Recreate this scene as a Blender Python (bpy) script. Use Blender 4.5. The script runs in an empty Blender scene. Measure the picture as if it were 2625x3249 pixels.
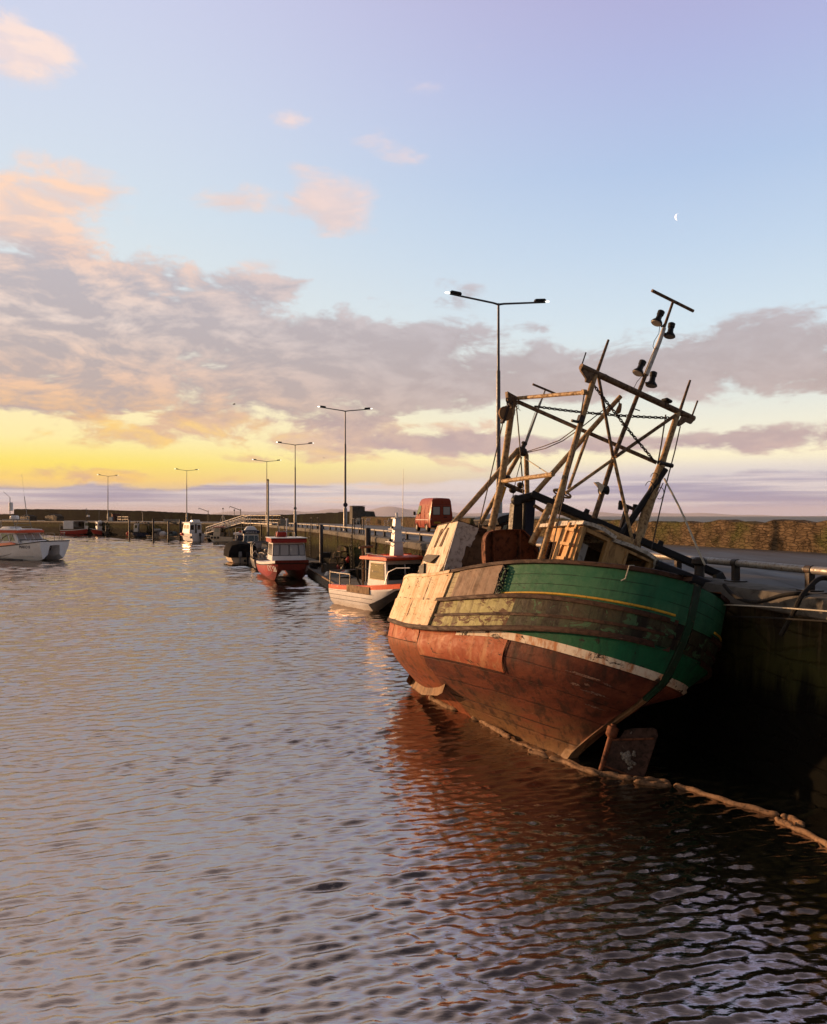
import bpy, math, random
import numpy as np
from mathutils import Vector, Matrix
random.seed(7)
S = bpy.context.scene
COL = S.collection
PI = math.pi
# ---------------------------------------------------------------- survey of the place: camera at the origin, y away, z up, water z=0
FL, CX, HY, HC, QZ = 2500., 1312.5, 1637., 4.4, 3.1
def V(*a): return Vector(a)
def at(px, py, d):
    return V((px-CX)*d/FL, d, HC-(py-HY)*d/FL)
def onz(px, py, z=0.):
    return at(px, py, (HC-z)*FL/(py-HY))
def srgb(r, g, b):
    f = lambda c: (c/255/12.92 if c <= 10 else ((c/255+.055)/1.055)**2.4)
    return (f(r), f(g), f(b), 1)
# ---------------------------------------------------------------- node helper
class NT:
    def __init__(s, tree): s.t = tree; s.n = tree.nodes; s.l = tree.links
    def new(s, typ, **kw):
        n = s.n.new(typ)
        for k, v in kw.items(): setattr(n, k, v)
        return n
    def put(s, sock, v):
        if v is None: return
        if isinstance(v, bpy.types.NodeSocket): s.l.new(v, sock)
        elif isinstance(v, (tuple, list)) and sock.type == 'RGBA' and len(v) == 3: sock.default_value = (*v, 1)
        else: sock.default_value = v
    def m(s, op, a, b=None, c=None, clamp=False):
        n = s.new('ShaderNodeMath', operation=op); n.use_clamp = clamp
        for i, v in enumerate((a, b, c)): s.put(n.inputs[i], v)
        return n.outputs[0]
    def mix(s, f, a, b, blend='MIX'):
        n = s.new('ShaderNodeMix', data_type='RGBA', blend_type=blend); n.clamp_factor = True
        s.put(n.inputs[0], f); s.put(n.inputs[6], a); s.put(n.inputs[7], b)
        return n.outputs[2]
    def ss(s, x, lo, hi, a=0., b=1.):
        n = s.new('ShaderNodeMapRange', interpolation_type='SMOOTHSTEP')
        for i, v in enumerate((x, lo, hi, a, b)): s.put(n.inputs[i], v)
        return n.outputs[0]
    def noise(s, vec, scale=1., detail=4., rough=.55, dist=0.):
        n = s.new('ShaderNodeTexNoise'); s.put(n.inputs['Vector'], vec)
        n.inputs['Scale'].default_value = scale; n.inputs['Detail'].default_value = detail
        n.inputs['Roughness'].default_value = rough; n.inputs['Distortion'].default_value = dist
        return n.outputs[0]
    def vor(s, vec, scale, feature='F1', rnd=1.):
        n = s.new('ShaderNodeTexVoronoi', feature=feature); s.put(n.inputs['Vector'], vec)
        n.inputs['Scale'].default_value = scale; n.inputs['Randomness'].default_value = rnd
        return n.outputs
    def ramp(s, f, stops, interp='LINEAR'):
        n = s.new('ShaderNodeValToRGB'); cr = n.color_ramp; cr.interpolation = interp
        while len(cr.elements) < len(stops): cr.elements.new(.5)
        for e, (p, c) in zip(cr.elements, stops): e.position = p; e.color = c if len(c) == 4 else (*c, 1)
        s.put(n.inputs[0], f); return n.outputs[0]
    def map(s, vec, loc=(0, 0, 0), rot=(0, 0, 0), sc=(1, 1, 1)):
        n = s.new('ShaderNodeMapping'); s.put(n.inputs[0], vec)
        n.inputs[1].default_value = loc; n.inputs[2].default_value = rot; n.inputs[3].default_value = sc
        return n.outputs[0]
    def xyz(s, v):
        n = s.new('ShaderNodeSeparateXYZ'); s.put(n.inputs[0], v); return n.outputs
    def comb(s, x, y, z=0.):
        n = s.new('ShaderNodeCombineXYZ')
        for i, v in enumerate((x, y, z)): s.put(n.inputs[i], v)
        return n.outputs[0]
    def bump(s, h, strength=.3, dist=.02, normal=None):
        n = s.new('ShaderNodeBump'); n.inputs['Strength'].default_value = strength; n.inputs['Distance'].default_value = dist
        s.put(n.inputs['Height'], h)
        if normal is not None: s.put(n.inputs['Normal'], normal)
        return n.outputs[0]
MATS = {}
def newmat(name):
    m = bpy.data.materials.new(name); m.use_nodes = True
    t = NT(m.node_tree); b = m.node_tree.nodes['Principled BSDF']
    MATS[name] = m
    return m, t, b
def worn(name, base, alt=None, dirt=None, rough=.55, metal=0., scale=3., stretch=(1, 1, 1), amt=.5, damt=.35, bump=.15, uv=False, spec=.22, chip=None, camt=.5, cscale=8., grain=True):
    """weathered surface: base mottled with alt, streaks of dirt, chips of a third colour"""
    m, t, b = newmat(name)
    tc = t.new('ShaderNodeTexCoord')
    co = t.map(tc.outputs['UV' if uv else 'Object'], sc=stretch)
    alt = alt or tuple(c*.7 for c in base); dirt = dirt or tuple(c*.3+.01 for c in base)
    n1 = t.noise(co, scale, 5, .6); n2 = t.noise(co, scale*4.3, 6, .65, .4)
    c = t.mix(t.ss(n1, .5-amt*.4, .5+amt*.4), base, alt)
    c = t.mix(t.ss(n2, .62-damt*.35, .8-damt*.2), c, dirt)
    if chip:
        n3 = t.noise(co, cscale, 8, .7, .6)
        k = t.ss(n3, .72-camt*.25, .735-camt*.25); c = t.mix(k, c, chip)
    t.put(b.inputs['Base Color'], c)
    t.put(b.inputs['Roughness'], t.ss(n2, .2, .8, max(.05, rough-.15), min(1, rough+.2)))
    b.inputs['Metallic'].default_value = metal
    b.inputs['Specular IOR Level'].default_value = spec
    if bump:
        n4 = t.noise(co, scale*9, 4, .6)
        h = t.m('ADD', t.m('MULTIPLY', n2, .7), t.m('MULTIPLY', n4, .3))
        t.put(b.inputs['Normal'], t.bump(h, bump, .02))
    return m
# ---------------------------------------------------------------- mesh builder
class MB:
    def __init__(s): s.v = []; s.f = []; s.mi = []; s.uv = {}; s.cur = 0
    def add(s, verts, faces, uv=None):
        o = len(s.v); s.v += [tuple(p) for p in verts]
        for f in faces: s.f.append(tuple(i+o for i in f)); s.mi.append(s.cur)
        if uv is not None:
            for i, q in enumerate(uv): s.uv[o+i] = q
        return s
    def box(s, x0, x1, y0, y1, z0, z1, M=None):
        p = [V(x, y, z) for z in (z0, z1) for y in (y0, y1) for x in (x0, x1)]
        if M: p = [M @ q for q in p]
        return s.add(p, [(0, 2, 3, 1), (4, 5, 7, 6), (0, 1, 5, 4), (1, 3, 7, 5), (3, 2, 6, 7), (2, 0, 4, 6)])
    def hexa(s, bot, top):
        """solid between two rings of equal length"""
        n = len(bot)
        f = [tuple(range(n-1, -1, -1)), tuple(range(n, 2*n))]
        f += [(i, (i+1) % n, n+(i+1) % n, n+i) for i in range(n)]
        return s.add(list(bot)+list(top), f)
    def prism(s, poly, thick, nrm=None):
        poly = [Vector(p) for p in poly]
        if nrm is None:
            nrm = (poly[1]-poly[0]).cross(poly[2]-poly[0]).normalized()
        return s.hexa(poly, [p+nrm*thick for p in poly])
    def tube(s, pts, r, n=8, caps=True):
        pts = [Vector(p) for p in pts]; k = len(pts)
        rs = r if isinstance(r, (list, tuple)) else [r]*k
        vs = []; up = None
        for i, p in enumerate(pts):
            d = (pts[min(i+1, k-1)]-pts[max(i-1, 0)])
            d = d.normalized() if d.length > 1e-9 else V(0, 0, 1)
            if up is None:
                a = V(0, 0, 1) if abs(d.z) < .9 else V(1, 0, 0)
                up = (a-d*a.dot(d)).normalized()
            else:
                up = up-d*up.dot(d)
                up = up.normalized() if up.length > 1e-6 else d.orthogonal().normalized()
            w = d.cross(up)
            vs += [p+(up*math.cos(2*PI*j/n)+w*math.sin(2*PI*j/n))*rs[i] for j in range(n)]
        fs = [(i*n+j, i*n+(j+1) % n, (i+1)*n+(j+1) % n, (i+1)*n+j) for i in range(k-1) for j in range(n)]
        if caps: fs += [tuple(range(n-1, -1, -1)), tuple(range((k-1)*n, k*n))]
        return s.add(vs, fs)
    def grid(s, rows, uv=None, flip=False):
        R = len(rows); Cn = len(rows[0])
        f = [(i*Cn+j, i*Cn+j+1, (i+1)*Cn+j+1, (i+1)*Cn+j) for i in range(R-1) for j in range(Cn-1)]
        if flip: f = [q[::-1] for q in f]
        return s.add([p for r in rows for p in r], f, None if uv is None else [p for r in uv for p in r])
    def lathe(s, c, axis, prof, n=14):
        """prof: list of (distance along axis, radius)"""
        axis = Vector(axis).normalized()
        return s.tube([Vector(c)+axis*a for a, r in prof], [max(r, 1e-4) for a, r in prof], n)
    def ball(s, c, r, n=10, sc=(1, 1, 1)):
        c = Vector(c); k = n//2
        vs = [c+V(r*sc[0]*math.sin(PI*i/k)*math.cos(2*PI*j/n), r*sc[1]*math.sin(PI*i/k)*math.sin(2*PI*j/n), r*sc[2]*math.cos(PI*i/k)) for i in range(k+1) for j in range(n)]
        return s.add(vs, [(i*n+j, (i+1)*n+j, (i+1)*n+(j+1) % n, i*n+(j+1) % n) for i in range(k) for j in range(n)])
    def chain(s, pts, ll, r):
        """linked chain along a polyline"""
        pts = [Vector(p) for p in pts]
        L = [0]
        for a, b in zip(pts, pts[1:]): L.append(L[-1]+(b-a).length)
        N = max(2, int(L[-1]/(ll*.72)))
        def P(q):
            for i in range(len(pts)-1):
                if q <= L[i+1] or i == len(pts)-2:
                    return pts[i].lerp(pts[i+1], (q-L[i])/max(1e-9, L[i+1]-L[i]))
        for k in range(N):
            c = P(L[-1]*(k+.5)/N); d = (P(min(L[-1], L[-1]*(k+.8)/N))-P(max(0, L[-1]*(k+.2)/N))).normalized()
            a = d.orthogonal().normalized(); b = d.cross(a)
            w = (a+b) if k % 2 else (a-b); w.normalize()
            ring = [c+d*(ll*.5*math.cos(t))+w*(ll*.3*math.sin(t)) for t in [2*PI*i/10 for i in range(11)]]
            s.tube(ring, r, 5, False)
        return s
    def build(s, name, mat, parent=None, smooth=True, bevel=0., ang=38, loc=None):
        me = bpy.data.meshes.new(name)
        vs = s.v
        if loc is not None: vs = [tuple(Vector(p)-loc) for p in vs]
        me.from_pydata(vs, [], s.f)
        for m in (mat if isinstance(mat, (list, tuple)) else [mat]): me.materials.append(MATS[m] if isinstance(m, str) else m)
        if max(s.mi, default=0) > 0: me.polygons.foreach_set('material_index', s.mi)
        if s.uv:
            l = me.uv_layers.new(name='UVMap')
            for lp in me.loops: l.data[lp.index].uv = s.uv.get(lp.vertex_index, (0, 0))
        me.update()
        if smooth:
            me.polygons.foreach_set('use_smooth', [True]*len(me.polygons)); me.set_sharp_from_angle(angle=math.radians(ang))
        o = bpy.data.objects.new(name, me); COL.objects.link(o)
        if loc is not None and parent is None: o.location = loc
        if parent: o.parent = parent
        if bevel:
            b = o.modifiers.new('bevel', 'BEVEL'); b.width = bevel; b.segments = 2; b.limit_method = 'ANGLE'; b.angle_limit = math.radians(40)
        return o
def tag(o, label=None, cat=None, group=None, kind=None):
    if label: o['label'] = label
    if cat: o['category'] = cat
    if group: o['group'] = group
    if kind: o['kind'] = kind
    return o
def thing(name, label, cat, loc=(0, 0, 0), rz=0., group=None, M=None):
    o = bpy.data.objects.new(name, None); COL.objects.link(o); o.empty_display_size = .2
    if M is not None: o.matrix_world = M
    else: o.location = loc; o.rotation_euler = (0, 0, rz)
    return tag(o, label, cat, group)
def dup(root, loc, rz=0., label=None, group=None):
    r = root.copy(); COL.objects.link(r); r.location = loc; r.rotation_euler = (0, 0, rz)
    if label: r['label'] = label
    if group: r['group'] = group
    for ch in list(root.children):
        c = ch.copy(); COL.objects.link(c); c.parent = r
        for g in list(ch.children):
            d = g.copy(); COL.objects.link(d); d.parent = c
    return r
def lettering(txt, size, mat, parent, M, name='lettering', depth=.004):
    cu = bpy.data.curves.new(name, 'FONT'); cu.body = txt; cu.size = size; cu.extrude = depth; cu.align_x = 'CENTER'; cu.align_y = 'CENTER'
    o = bpy.data.objects.new(name, cu); COL.objects.link(o)
    dg = bpy.context.evaluated_depsgraph_get(); me = bpy.data.meshes.new_from_object(o.evaluated_get(dg)); me.name = name
    bpy.data.objects.remove(o); bpy.data.curves.remove(cu)
    me.materials.clear(); me.materials.append(MATS[mat])
    o = bpy.data.objects.new(name, me); COL.objects.link(o); o.parent = parent; o.matrix_local = M
    return o
def arc(a, b, sag, n=12):
    a = Vector(a); b = Vector(b)
    return [a.lerp(b, i/n)+V(0, 0, -sag*4*(i/n)*(1-i/n)) for i in range(n+1)]
def facing(origin, right, up):
    """matrix whose x runs along right and y along up (for lettering)"""
    r = Vector(right).normalized(); n = r.cross(Vector(up)).normalized(); u = n.cross(r)
    M = Matrix((r, u, n)).transposed().to_4x4(); M.translation = Vector(origin); return M
# ---------------------------------------------------------------- camera
cam = bpy.data.cameras.new('camera'); co = bpy.data.objects.new('camera', cam); COL.objects.link(co)
co.location = (0, 0, HC); co.rotation_euler = (PI/2, 0, 0)
cam.sensor_fit = 'VERTICAL'; cam.sensor_height = 36; cam.lens = FL/3249*36; cam.clip_end = 60000; cam.clip_start = .1
cam.shift_y = (HY-1624.5)/3249
S.camera = co
S.view_settings.view_transform = 'Standard'; S.view_settings.look = 'None'; S.view_settings.gamma = 1; S.view_settings.exposure = .45
S.render.engine = 'CYCLES'
# ---------------------------------------------------------------- sky at sunset
SUN_AZ, SUN_EL = math.radians(-62), math.radians(8)
def make_world():
    w = bpy.data.worlds.new('World'); S.world = w; w.use_nodes = True
    t = NT(w.node_tree); bg = w.node_tree.nodes['Background']
    d = t.new('ShaderNodeTexCoord').outputs['Generated']
    x, y, z = t.xyz(d)
    R = 180/PI
    el = t.m('MULTIPLY', t.m('ARCSINE', z), R); az = t.m('MULTIPLY', t.m('ARCTAN2', x, y), R)
    ele = t.m('DIVIDE', t.m('MAXIMUM', el, 0.), 90.)
    def E(deg, c): return (deg/90, srgb(*c))
    def dy(yd): return math.degrees(math.atan((1083-yd)*1.512/2500))
    left = t.ramp(ele, [E(0, (205, 178, 176)), E(1.2, (206, 182, 178)), E(2.4, (255, 212, 116)), E(3.6, (255, 230, 108)), E(5.2, (255, 238, 170)), E(7.5, (255, 238, 190)), E(10, (248, 238, 212)), E(14, (224, 231, 230)), E(20, (212, 225, 235)), E(26, (207, 217, 235)), E(33, (202, 207, 233)), E(38, (228, 214, 214)), E(47, (204, 190, 188)), E(60, (156, 144, 146)), E(90, (116, 110, 118))])
    right = t.ramp(ele, [E(0, (196, 186, 200)), E(2.0, (190, 184, 200)), E(3.3, (230, 220, 212)), E(4.1, (255, 244, 208)), E(5.5, (246, 240, 216)), E(9, (220, 229, 228)), E(13, (211, 227, 237)), E(18, (193, 213, 235)), E(23, (177, 198, 230)), E(29, (175, 183, 223)), E(33, (175, 174, 215)), E(37, (138, 132, 144)), E(46, (98, 93, 100)), E(60, (64, 61, 70)), E(90, (58, 56, 66))])
    azf = t.ss(az, -26., 22.)
    sky = t.mix(azf, left, right)
    # ---- clouds: drifting banks placed by azimuth and elevation, broken up by turbulence
    vec = t.comb(t.m('MULTIPLY', az, .085), t.m('MULTIPLY', el, .20), 3.7)
    n1 = t.noise(vec, 2.3, 10, .6, .35)
    vec2 = t.comb(t.m('MULTIPLY', t.m('ADD', az, 1.2), .085), t.m('MULTIPLY', t.m('ADD', el, .45), .20), 3.7)
    n1f = t.noise(vec, 8.5, 7, .68, .5)
    n1b = t.noise(vec2, 2.3, 7, .6, .35)
    vstreak = t.comb(t.m('MULTIPLY', az, .045), t.m('MULTIPLY', el, 1.2), 1.1)
    n3 = t.noise(vstreak, 1.3, 7, .55, .2)
    def blob(xd, yd, rx, ry, tilt=0.):
        px, py = xd*1.512, yd*1.512
        a0 = math.atan((px-CX)/FL); e0 = math.atan((HY-py)/FL*math.cos(a0))
        k = 1.512/FL*R
        dx = t.m('SUBTRACT', az, math.degrees(a0)); dyy = t.m('SUBTRACT', el, math.degrees(e0))
        if tilt: dyy = t.m('ADD', dyy, t.m('MULTIPLY', dx, tilt))
        qx = t.m('DIVIDE', dx, rx*k*math.cos(a0)); qy = t.m('DIVIDE', dyy, ry*k)
        r2 = t.m('ADD', t.m('MULTIPLY', qx, qx), t.m('MULTIPLY', qy, qy))
        return t.m('POWER', 2.718, t.m('MULTIPLY', r2, -1.))
    def total(lst):
        acc = None
        for bl in lst:
            v = t.m('MULTIPLY', blob(*bl[:4], *(bl[5:6])), bl[4])
            acc = v if acc is None else t.m('ADD', acc, v)
        return acc
    grey = total([(60, 590, 210, 90, .46, .10), (430, 690, 420, 80, .66, .10), (820, 740, 420, 78, .74, .08), (120, 770, 330, 50, .5), (150, 835, 300, 26, .5), (760, 805, 420, 52, .64), (560, 600, 130, 30, .5), (880, 610, 120, 40, .42), (1620, 735, 330, 62, .78), (1350, 800, 260, 30, .5), (1420, 930, 640, 24, .8), (950, 925, 190, 22, .6), (640, 885, 170, 24, .5), (-250, 700, 420, 190, .6), (2050, 720, 300, 120, .6), (330, 540, 120, 60, .28)])
    pink = total([(20, 95, 90, 60, .85), (120, 105, 70, 30, .5), (70, 420, 170, 64, .8), (60, 500, 170, 40, .7), (480, 425, 96, 40, .8), (690, 412, 100, 46, .9), (700, 470, 100, 26, .5), (612, 250, 50, 20, .62), (625, 352, 42, 16, .52), (850, 325, 60, 26, .5), (885, 190, 70, 36, .4), (545, 560, 80, 28, .66), (790, 300, 80, 44, .34), (1070, 98, 90, 18, .4), (150, 345, 100, 18, .45), (220, 410, 90, 40, .5)])
    low = total([(300, 905, 380, 34, .5), (700, 935, 240, 34, .5), (60, 985, 260, 26, .35), (520, 965, 90, 10, .55), (250, 1000, 240, 18, .45), (1010, 905, 190, 40, .45), (1560, 1005, 90, 16, .6), (1080, 980, 160, 22, .35), (500, 880, 300, 18, .4)])
    tn = t.m('ADD', t.m('MULTIPLY', t.m('SUBTRACT', n1, .5), 2.5), t.m('MULTIPLY', t.m('SUBTRACT', n1f, .5), .5))
    gate = lambda g, k: t.m('MULTIPLY', tn, t.m('MULTIPLY', g, k, clamp=True))
    mg = t.ss(t.m('ADD', grey, gate(grey, 4.)), .26, .72); mp = t.ss(t.m('ADD', pink, t.m('MULTIPLY', gate(pink, 4.), .75)), .30, .95); ml = t.ss(t.m('ADD', low, gate(low, 4.)), .28, .66)
    lit = t.m('ADD', t.m('MULTIPLY', t.m('SUBTRACT', n1, n1b), 5.2), t.m('ADD', .30, t.m('MULTIPLY', t.m('SUBTRACT', n1f, .5), .9)), clamp=True)
    warm = t.ss(az, 8., -24.)
    shadow = t.ramp(ele, [E(0, (168, 160, 182)), E(3, (190, 164, 170)), E(7.5, (188, 168, 164)), E(11, (183, 171, 173)), E(16, (188, 180, 186)), E(22, (222, 208, 210)), E(33, (226, 214, 224))])
    litc = t.ramp(ele, [E(0, (236, 196, 178)), E(3, (255, 214, 110)), E(6, (255, 196, 120)), E(9, (244, 200, 170)), E(13, (236, 216, 206)), E(17, (250, 212, 190)), E(21, (255, 214, 186)), E(27, (252, 226, 214)), E(33, (250, 226, 218))])
    litr = t.ramp(ele, [E(0, (214, 200, 206)), E(4, (240, 200, 176)), E(7, (226, 208, 202)), E(12, (206, 200, 206)), E(20, (226, 214, 220)), E(33, (214, 206, 226))])
    lc = t.mix(warm, litr, litc)
    gcol = t.mix(t.m('MULTIPLY', lit, t.m('ADD', t.m('MULTIPLY', warm, .55), .28)), shadow, lc)
    pcol = t.mix(t.m('ADD', t.m('MULTIPLY', lit, .7), .4, clamp=True), shadow, lc)
    lcol = t.mix(t.m('ADD', t.m('MULTIPLY', lit, .8), .1, clamp=True), srgb(214, 168, 152), srgb(255, 206, 110))
    lcol = t.mix(azf, lcol, srgb(224, 196, 190))
    c = t.mix(t.m('MULTIPLY', mp, .92), sky, pcol)
    c = t.mix(t.m('MULTIPLY', ml, .8), c, lcol)
    c = t.mix(t.m('MULTIPLY', mg, .94), c, gcol)
    # ---- long bank low over the sea
    top = t.m('ADD', t.m('ADD', 2.05, t.m('MULTIPLY', azf, .95)), t.m('MULTIPLY', t.m('SUBTRACT', n1, .5), 2.2))
    bank = t.ss(el, t.m('ADD', top, .10), t.m('SUBTRACT', top, .32))
    bcol = t.mix(t.ss(n3, .36, .62), srgb(158, 152, 178), srgb(226, 214, 212))
    bcol = t.mix(t.m('MULTIPLY', t.ss(n3, .58, .66), warm), bcol, srgb(250, 200, 160))
    bcol = t.mix(t.ss(el, 1.15, .2), bcol, t.mix(azf, srgb(212, 186, 182), srgb(190, 182, 202)))
    c = t.mix(t.m('MULTIPLY', bank, .93), c, bcol)
    # ---- glow round the low sun, dimmer sky behind the viewer
    sd = (math.sin(SUN_AZ)*math.cos(SUN_EL), math.cos(SUN_AZ)*math.cos(SUN_EL), math.sin(SUN_EL))
    dot = t.m('ADD', t.m('ADD', t.m('MULTIPLY', x, sd[0]), t.m('MULTIPLY', y, sd[1])), t.m('MULTIPLY', z, sd[2]))
    glow = t.m('POWER', t.m('MAXIMUM', dot, 0.), 26.)
    c = t.mix(glow, c, (2.4, 1.35, .42, 1))
    back = t.ss(y, -.8, .05, .26, 1.)
    below = t.ss(z, -.02, 0., .25, 1.)
    c = t.mix(t.m('MULTIPLY', back, below), (0, 0, 0, 1), c)
    t.put(bg.inputs[0], c); bg.inputs[1].default_value = .755
make_world()
sun = bpy.data.lights.new('sun', 'SUN'); so = bpy.data.objects.new('sun', sun); COL.objects.link(so)
sun.energy = 5.0; sun.angle = math.radians(1.2); sun.color = (1, .56, .27)
so.location = (-40, 30, 30)
so.rotation_euler = V(-math.sin(SUN_AZ)*math.cos(SUN_EL), -math.cos(SUN_AZ)*math.cos(SUN_EL), -math.sin(SUN_EL)).to_track_quat('-Z', 'Y').to_euler()
# ---------------------------------------------------------------- materials
worn('white_paint', (.72, .69, .66), (.62, .58, .54), (.36, .28, .2), .4, scale=2.5, damt=.25, bump=.05)
worn('clean_white', (.75, .74, .73), (.68, .66, .65), (.45, .4, .36), .3, scale=2, damt=.12, bump=.02)
worn('cream_paint', (.62, .52, .4), (.55, .44, .31), (.3, .2, .12), .5, scale=2.5, damt=.3)
worn('red_gloss', (.36, .03, .018), (.28, .022, .015), (.1, .02, .015), .35, scale=2, damt=.2, bump=.04)
worn('orange_red', (.66, .10, .036), (.55, .075, .03), (.18, .03, .02), .4, scale=2, damt=.2, bump=.05)
worn('dull_red', (.2, .03, .02), (.15, .022, .018), (.05, .012, .01), .5, scale=2, damt=.3)
worn('navy', (.012, .016, .04), (.02, .026, .06), (.01, .01, .012), .4, scale=3, damt=.2, bump=.04)
worn('black_paint', (.010, .010, .012), (.016, .016, .018), (.035, .026, .02), .5, scale=3, damt=.2)
worn('black_rubber', (.012, .012, .012), (.02, .02, .02), rough=.8, scale=6)
worn('tarpaulin', (.010, .010, .012), (.014, .014, .016), (.02, .019, .018), .9, scale=3, bump=.4, spec=.02)
worn('grey_metal', (.2, .2, .2), (.14, .14, .14), (.1, .07, .05), .4, .7, scale=4, damt=.3)
worn('galvanised', (.3, .29, .27), (.22, .21, .2), (.16, .1, .06), .5, .55, scale=5, damt=.4)
worn('lamp_grey', (.13, .13, .14), (.1, .1, .11), (.07, .065, .06), .45, .4, scale=2, damt=.3, bump=.03)
worn('dark_steel', (.05, .045, .042), (.035, .03, .028), (.09, .045, .02), .55, .4, scale=5, damt=.4)
worn('pile_steel', (.045, .045, .055), (.03, .03, .036), (.08, .05, .03), .5, .3, scale=1.5, stretch=(1, 1, .3), damt=.45)
worn('rust', (.2, .07, .032), (.13, .046, .023), (.03, .014, .01), .75, scale=2.2, damt=.5, bump=.35, chip=(.4, .1, .035), camt=.32, cscale=5)
worn('spar_paint', (.46, .32, .17), (.38, .25, .12), (.12, .07, .035), .6, scale=3, damt=.6, bump=.25, chip=(.05, .03, .02), camt=.3, cscale=9)
worn('spar_dark', (.22, .14, .08), (.16, .1, .055), (.035, .02, .014), .65, scale=3, damt=.6, bump=.3)
worn('dark_wood', (.06, .026, .014), (.04, .017, .01), (.016, .01, .008), .7, scale=2, stretch=(.35, 2, 2), damt=.5, bump=.5)
worn('old_wood', (.26, .17, .09), (.19, .11, .055), (.06, .035, .02), .75, scale=2, stretch=(1, 1, .35), damt=.5, bump=.4)
worn('deck_board', (.13, .115, .09), (.1, .085, .066), (.05, .042, .034), .8, scale=2, damt=.5)
worn('rope_black', (.012, .011, .010), (.02, .018, .015), rough=.9, scale=20, bump=.6)
worn('rope_white', (.5, .46, .38), (.4, .36, .28), rough=.9, scale=20, bump=.5)
worn('wire', (.045, .04, .036), (.07, .045, .03), rough=.6, metal=.4, scale=8)
worn('tan_foam', (.25, .15, .085), (.19, .11, .06), (.07, .045, .03), .8, scale=4, damt=.5, bump=.5)
worn('buoy_red', (.6, .05, .03), (.5, .04, .025), rough=.4, scale=3, damt=.2)
worn('buoy_pink', (.5, .1, .08), (.4, .08, .06), rough=.5, scale=3)
worn('green_net', (.03, .09, .06), (.02, .06, .04), rough=.9, scale=8, bump=.8)
worn('blue_net', (.1, .15, .17), (.07, .1, .12), rough=.9, scale=8, bump=.8)
worn('creel', (.06, .045, .032), (.1, .075, .05), rough=.9, scale=9, damt=.5, bump=.8)
worn('yellow_paint', (.55, .33, .03), (.45, .26, .03), rough=.6, scale=3)
worn('concrete', (.11, .1, .085), (.075, .068, .058), (.034, .03, .025), .85, scale=.8, damt=.45, bump=.4)
worn('brick', (.19, .07, .045), (.14, .05, .035), rough=.85, scale=3)
worn('van_paint', (.3, .045, .02), (.26, .038, .017), (.16, .04, .025), .32, scale=1.2, damt=.22, bump=.02)
worn('van_dark', (.15, .03, .018), (.12, .024, .015), (.06, .016, .012), .45, scale=1.2, damt=.3)
def glass(name, col=(.02, .022, .025), rough=.04):
    m, t, b = newmat(name); b.inputs['Base Color'].default_value = (*col, 1); b.inputs['Roughness'].default_value = rough
    b.inputs['Specular IOR Level'].default_value = .8; b.inputs['Coat Weight'].default_value = .5; b.inputs['Coat Roughness'].default_value = .02
    return m
glass('glass'); glass('sky_tint_glass', (.34, .31, .27), .12)  # the paler pane has the reflected bright sky put into its base colour
glass('mirror_glass', (.03, .03, .03), .02); MATS['mirror_glass'].node_tree.nodes['Principled BSDF'].inputs['Coat Weight'].default_value = 1.; MATS['mirror_glass'].node_tree.nodes['Principled BSDF'].inputs['IOR'].default_value = 2.4
def emit(name, col, st):
    m, t, b = newmat(name); b.inputs['Base Color'].default_value = (.8, .8, .8, 1); b.inputs['Emission Color'].default_value = (*col, 1); b.inputs['Emission Strength'].default_value = st
emit('lamp_glow', (1, .93, .8), 2.5); emit('lamp_dim', (1, .95, .86), 1.2); emit('moon_glow', (1, 1, 1), .72)

def water_mat(name, base, amp, far=False):
    m, t, b = newmat(name)
    tc = t.new('ShaderNodeTexCoord'); P = tc.outputs['Object']
    b.inputs['Roughness'].default_value = .03; b.inputs['IOR'].default_value = 5.2; b.inputs['Specular Tint'].default_value = (1, .87, .80, 1)
    cn = t.noise(P, .35, 3); t.put(b.inputs['Base Color'], t.mix(t.ss(cn, .3, .7), base, tuple(c*.6 for c in base)))
    b.inputs['Specular IOR Level'].default_value = .5
    rip = t.noise(t.map(P, rot=(0, 0, -.25), sc=(6., 17., 1)), 1., 3, .55, .6)
    h = t.m('MULTIPLY', rip, .0045*amp)
    t.put(b.inputs['Normal'], t.bump(h, 1., 1.))
    return m
water_mat('harbour_water', (.012, .014, .010), 1.)
def sea_mat():
    m, t, b = newmat('sea_water'); P = t.new('ShaderNodeTexCoord').outputs['Object']
    n = t.noise(t.map(P, sc=(.05, .012, 1)), 1., 7, .7, .5); n2 = t.noise(t.map(P, sc=(.3, .06, 1)), 1., 5, .7)
    c = t.mix(t.ss(n, .35, .65), (.15, .15, .125, 1), (.085, .09, .078, 1))
    t.put(b.inputs['Base Color'], t.mix(t.ss(n2, .66, .74), c, (.5, .5, .48, 1)))
    b.inputs['Roughness'].default_value = .6; b.inputs['IOR'].default_value = 1.333
    t.put(b.inputs['Normal'], t.bump(n2, .8, .6))
sea_mat()
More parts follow.
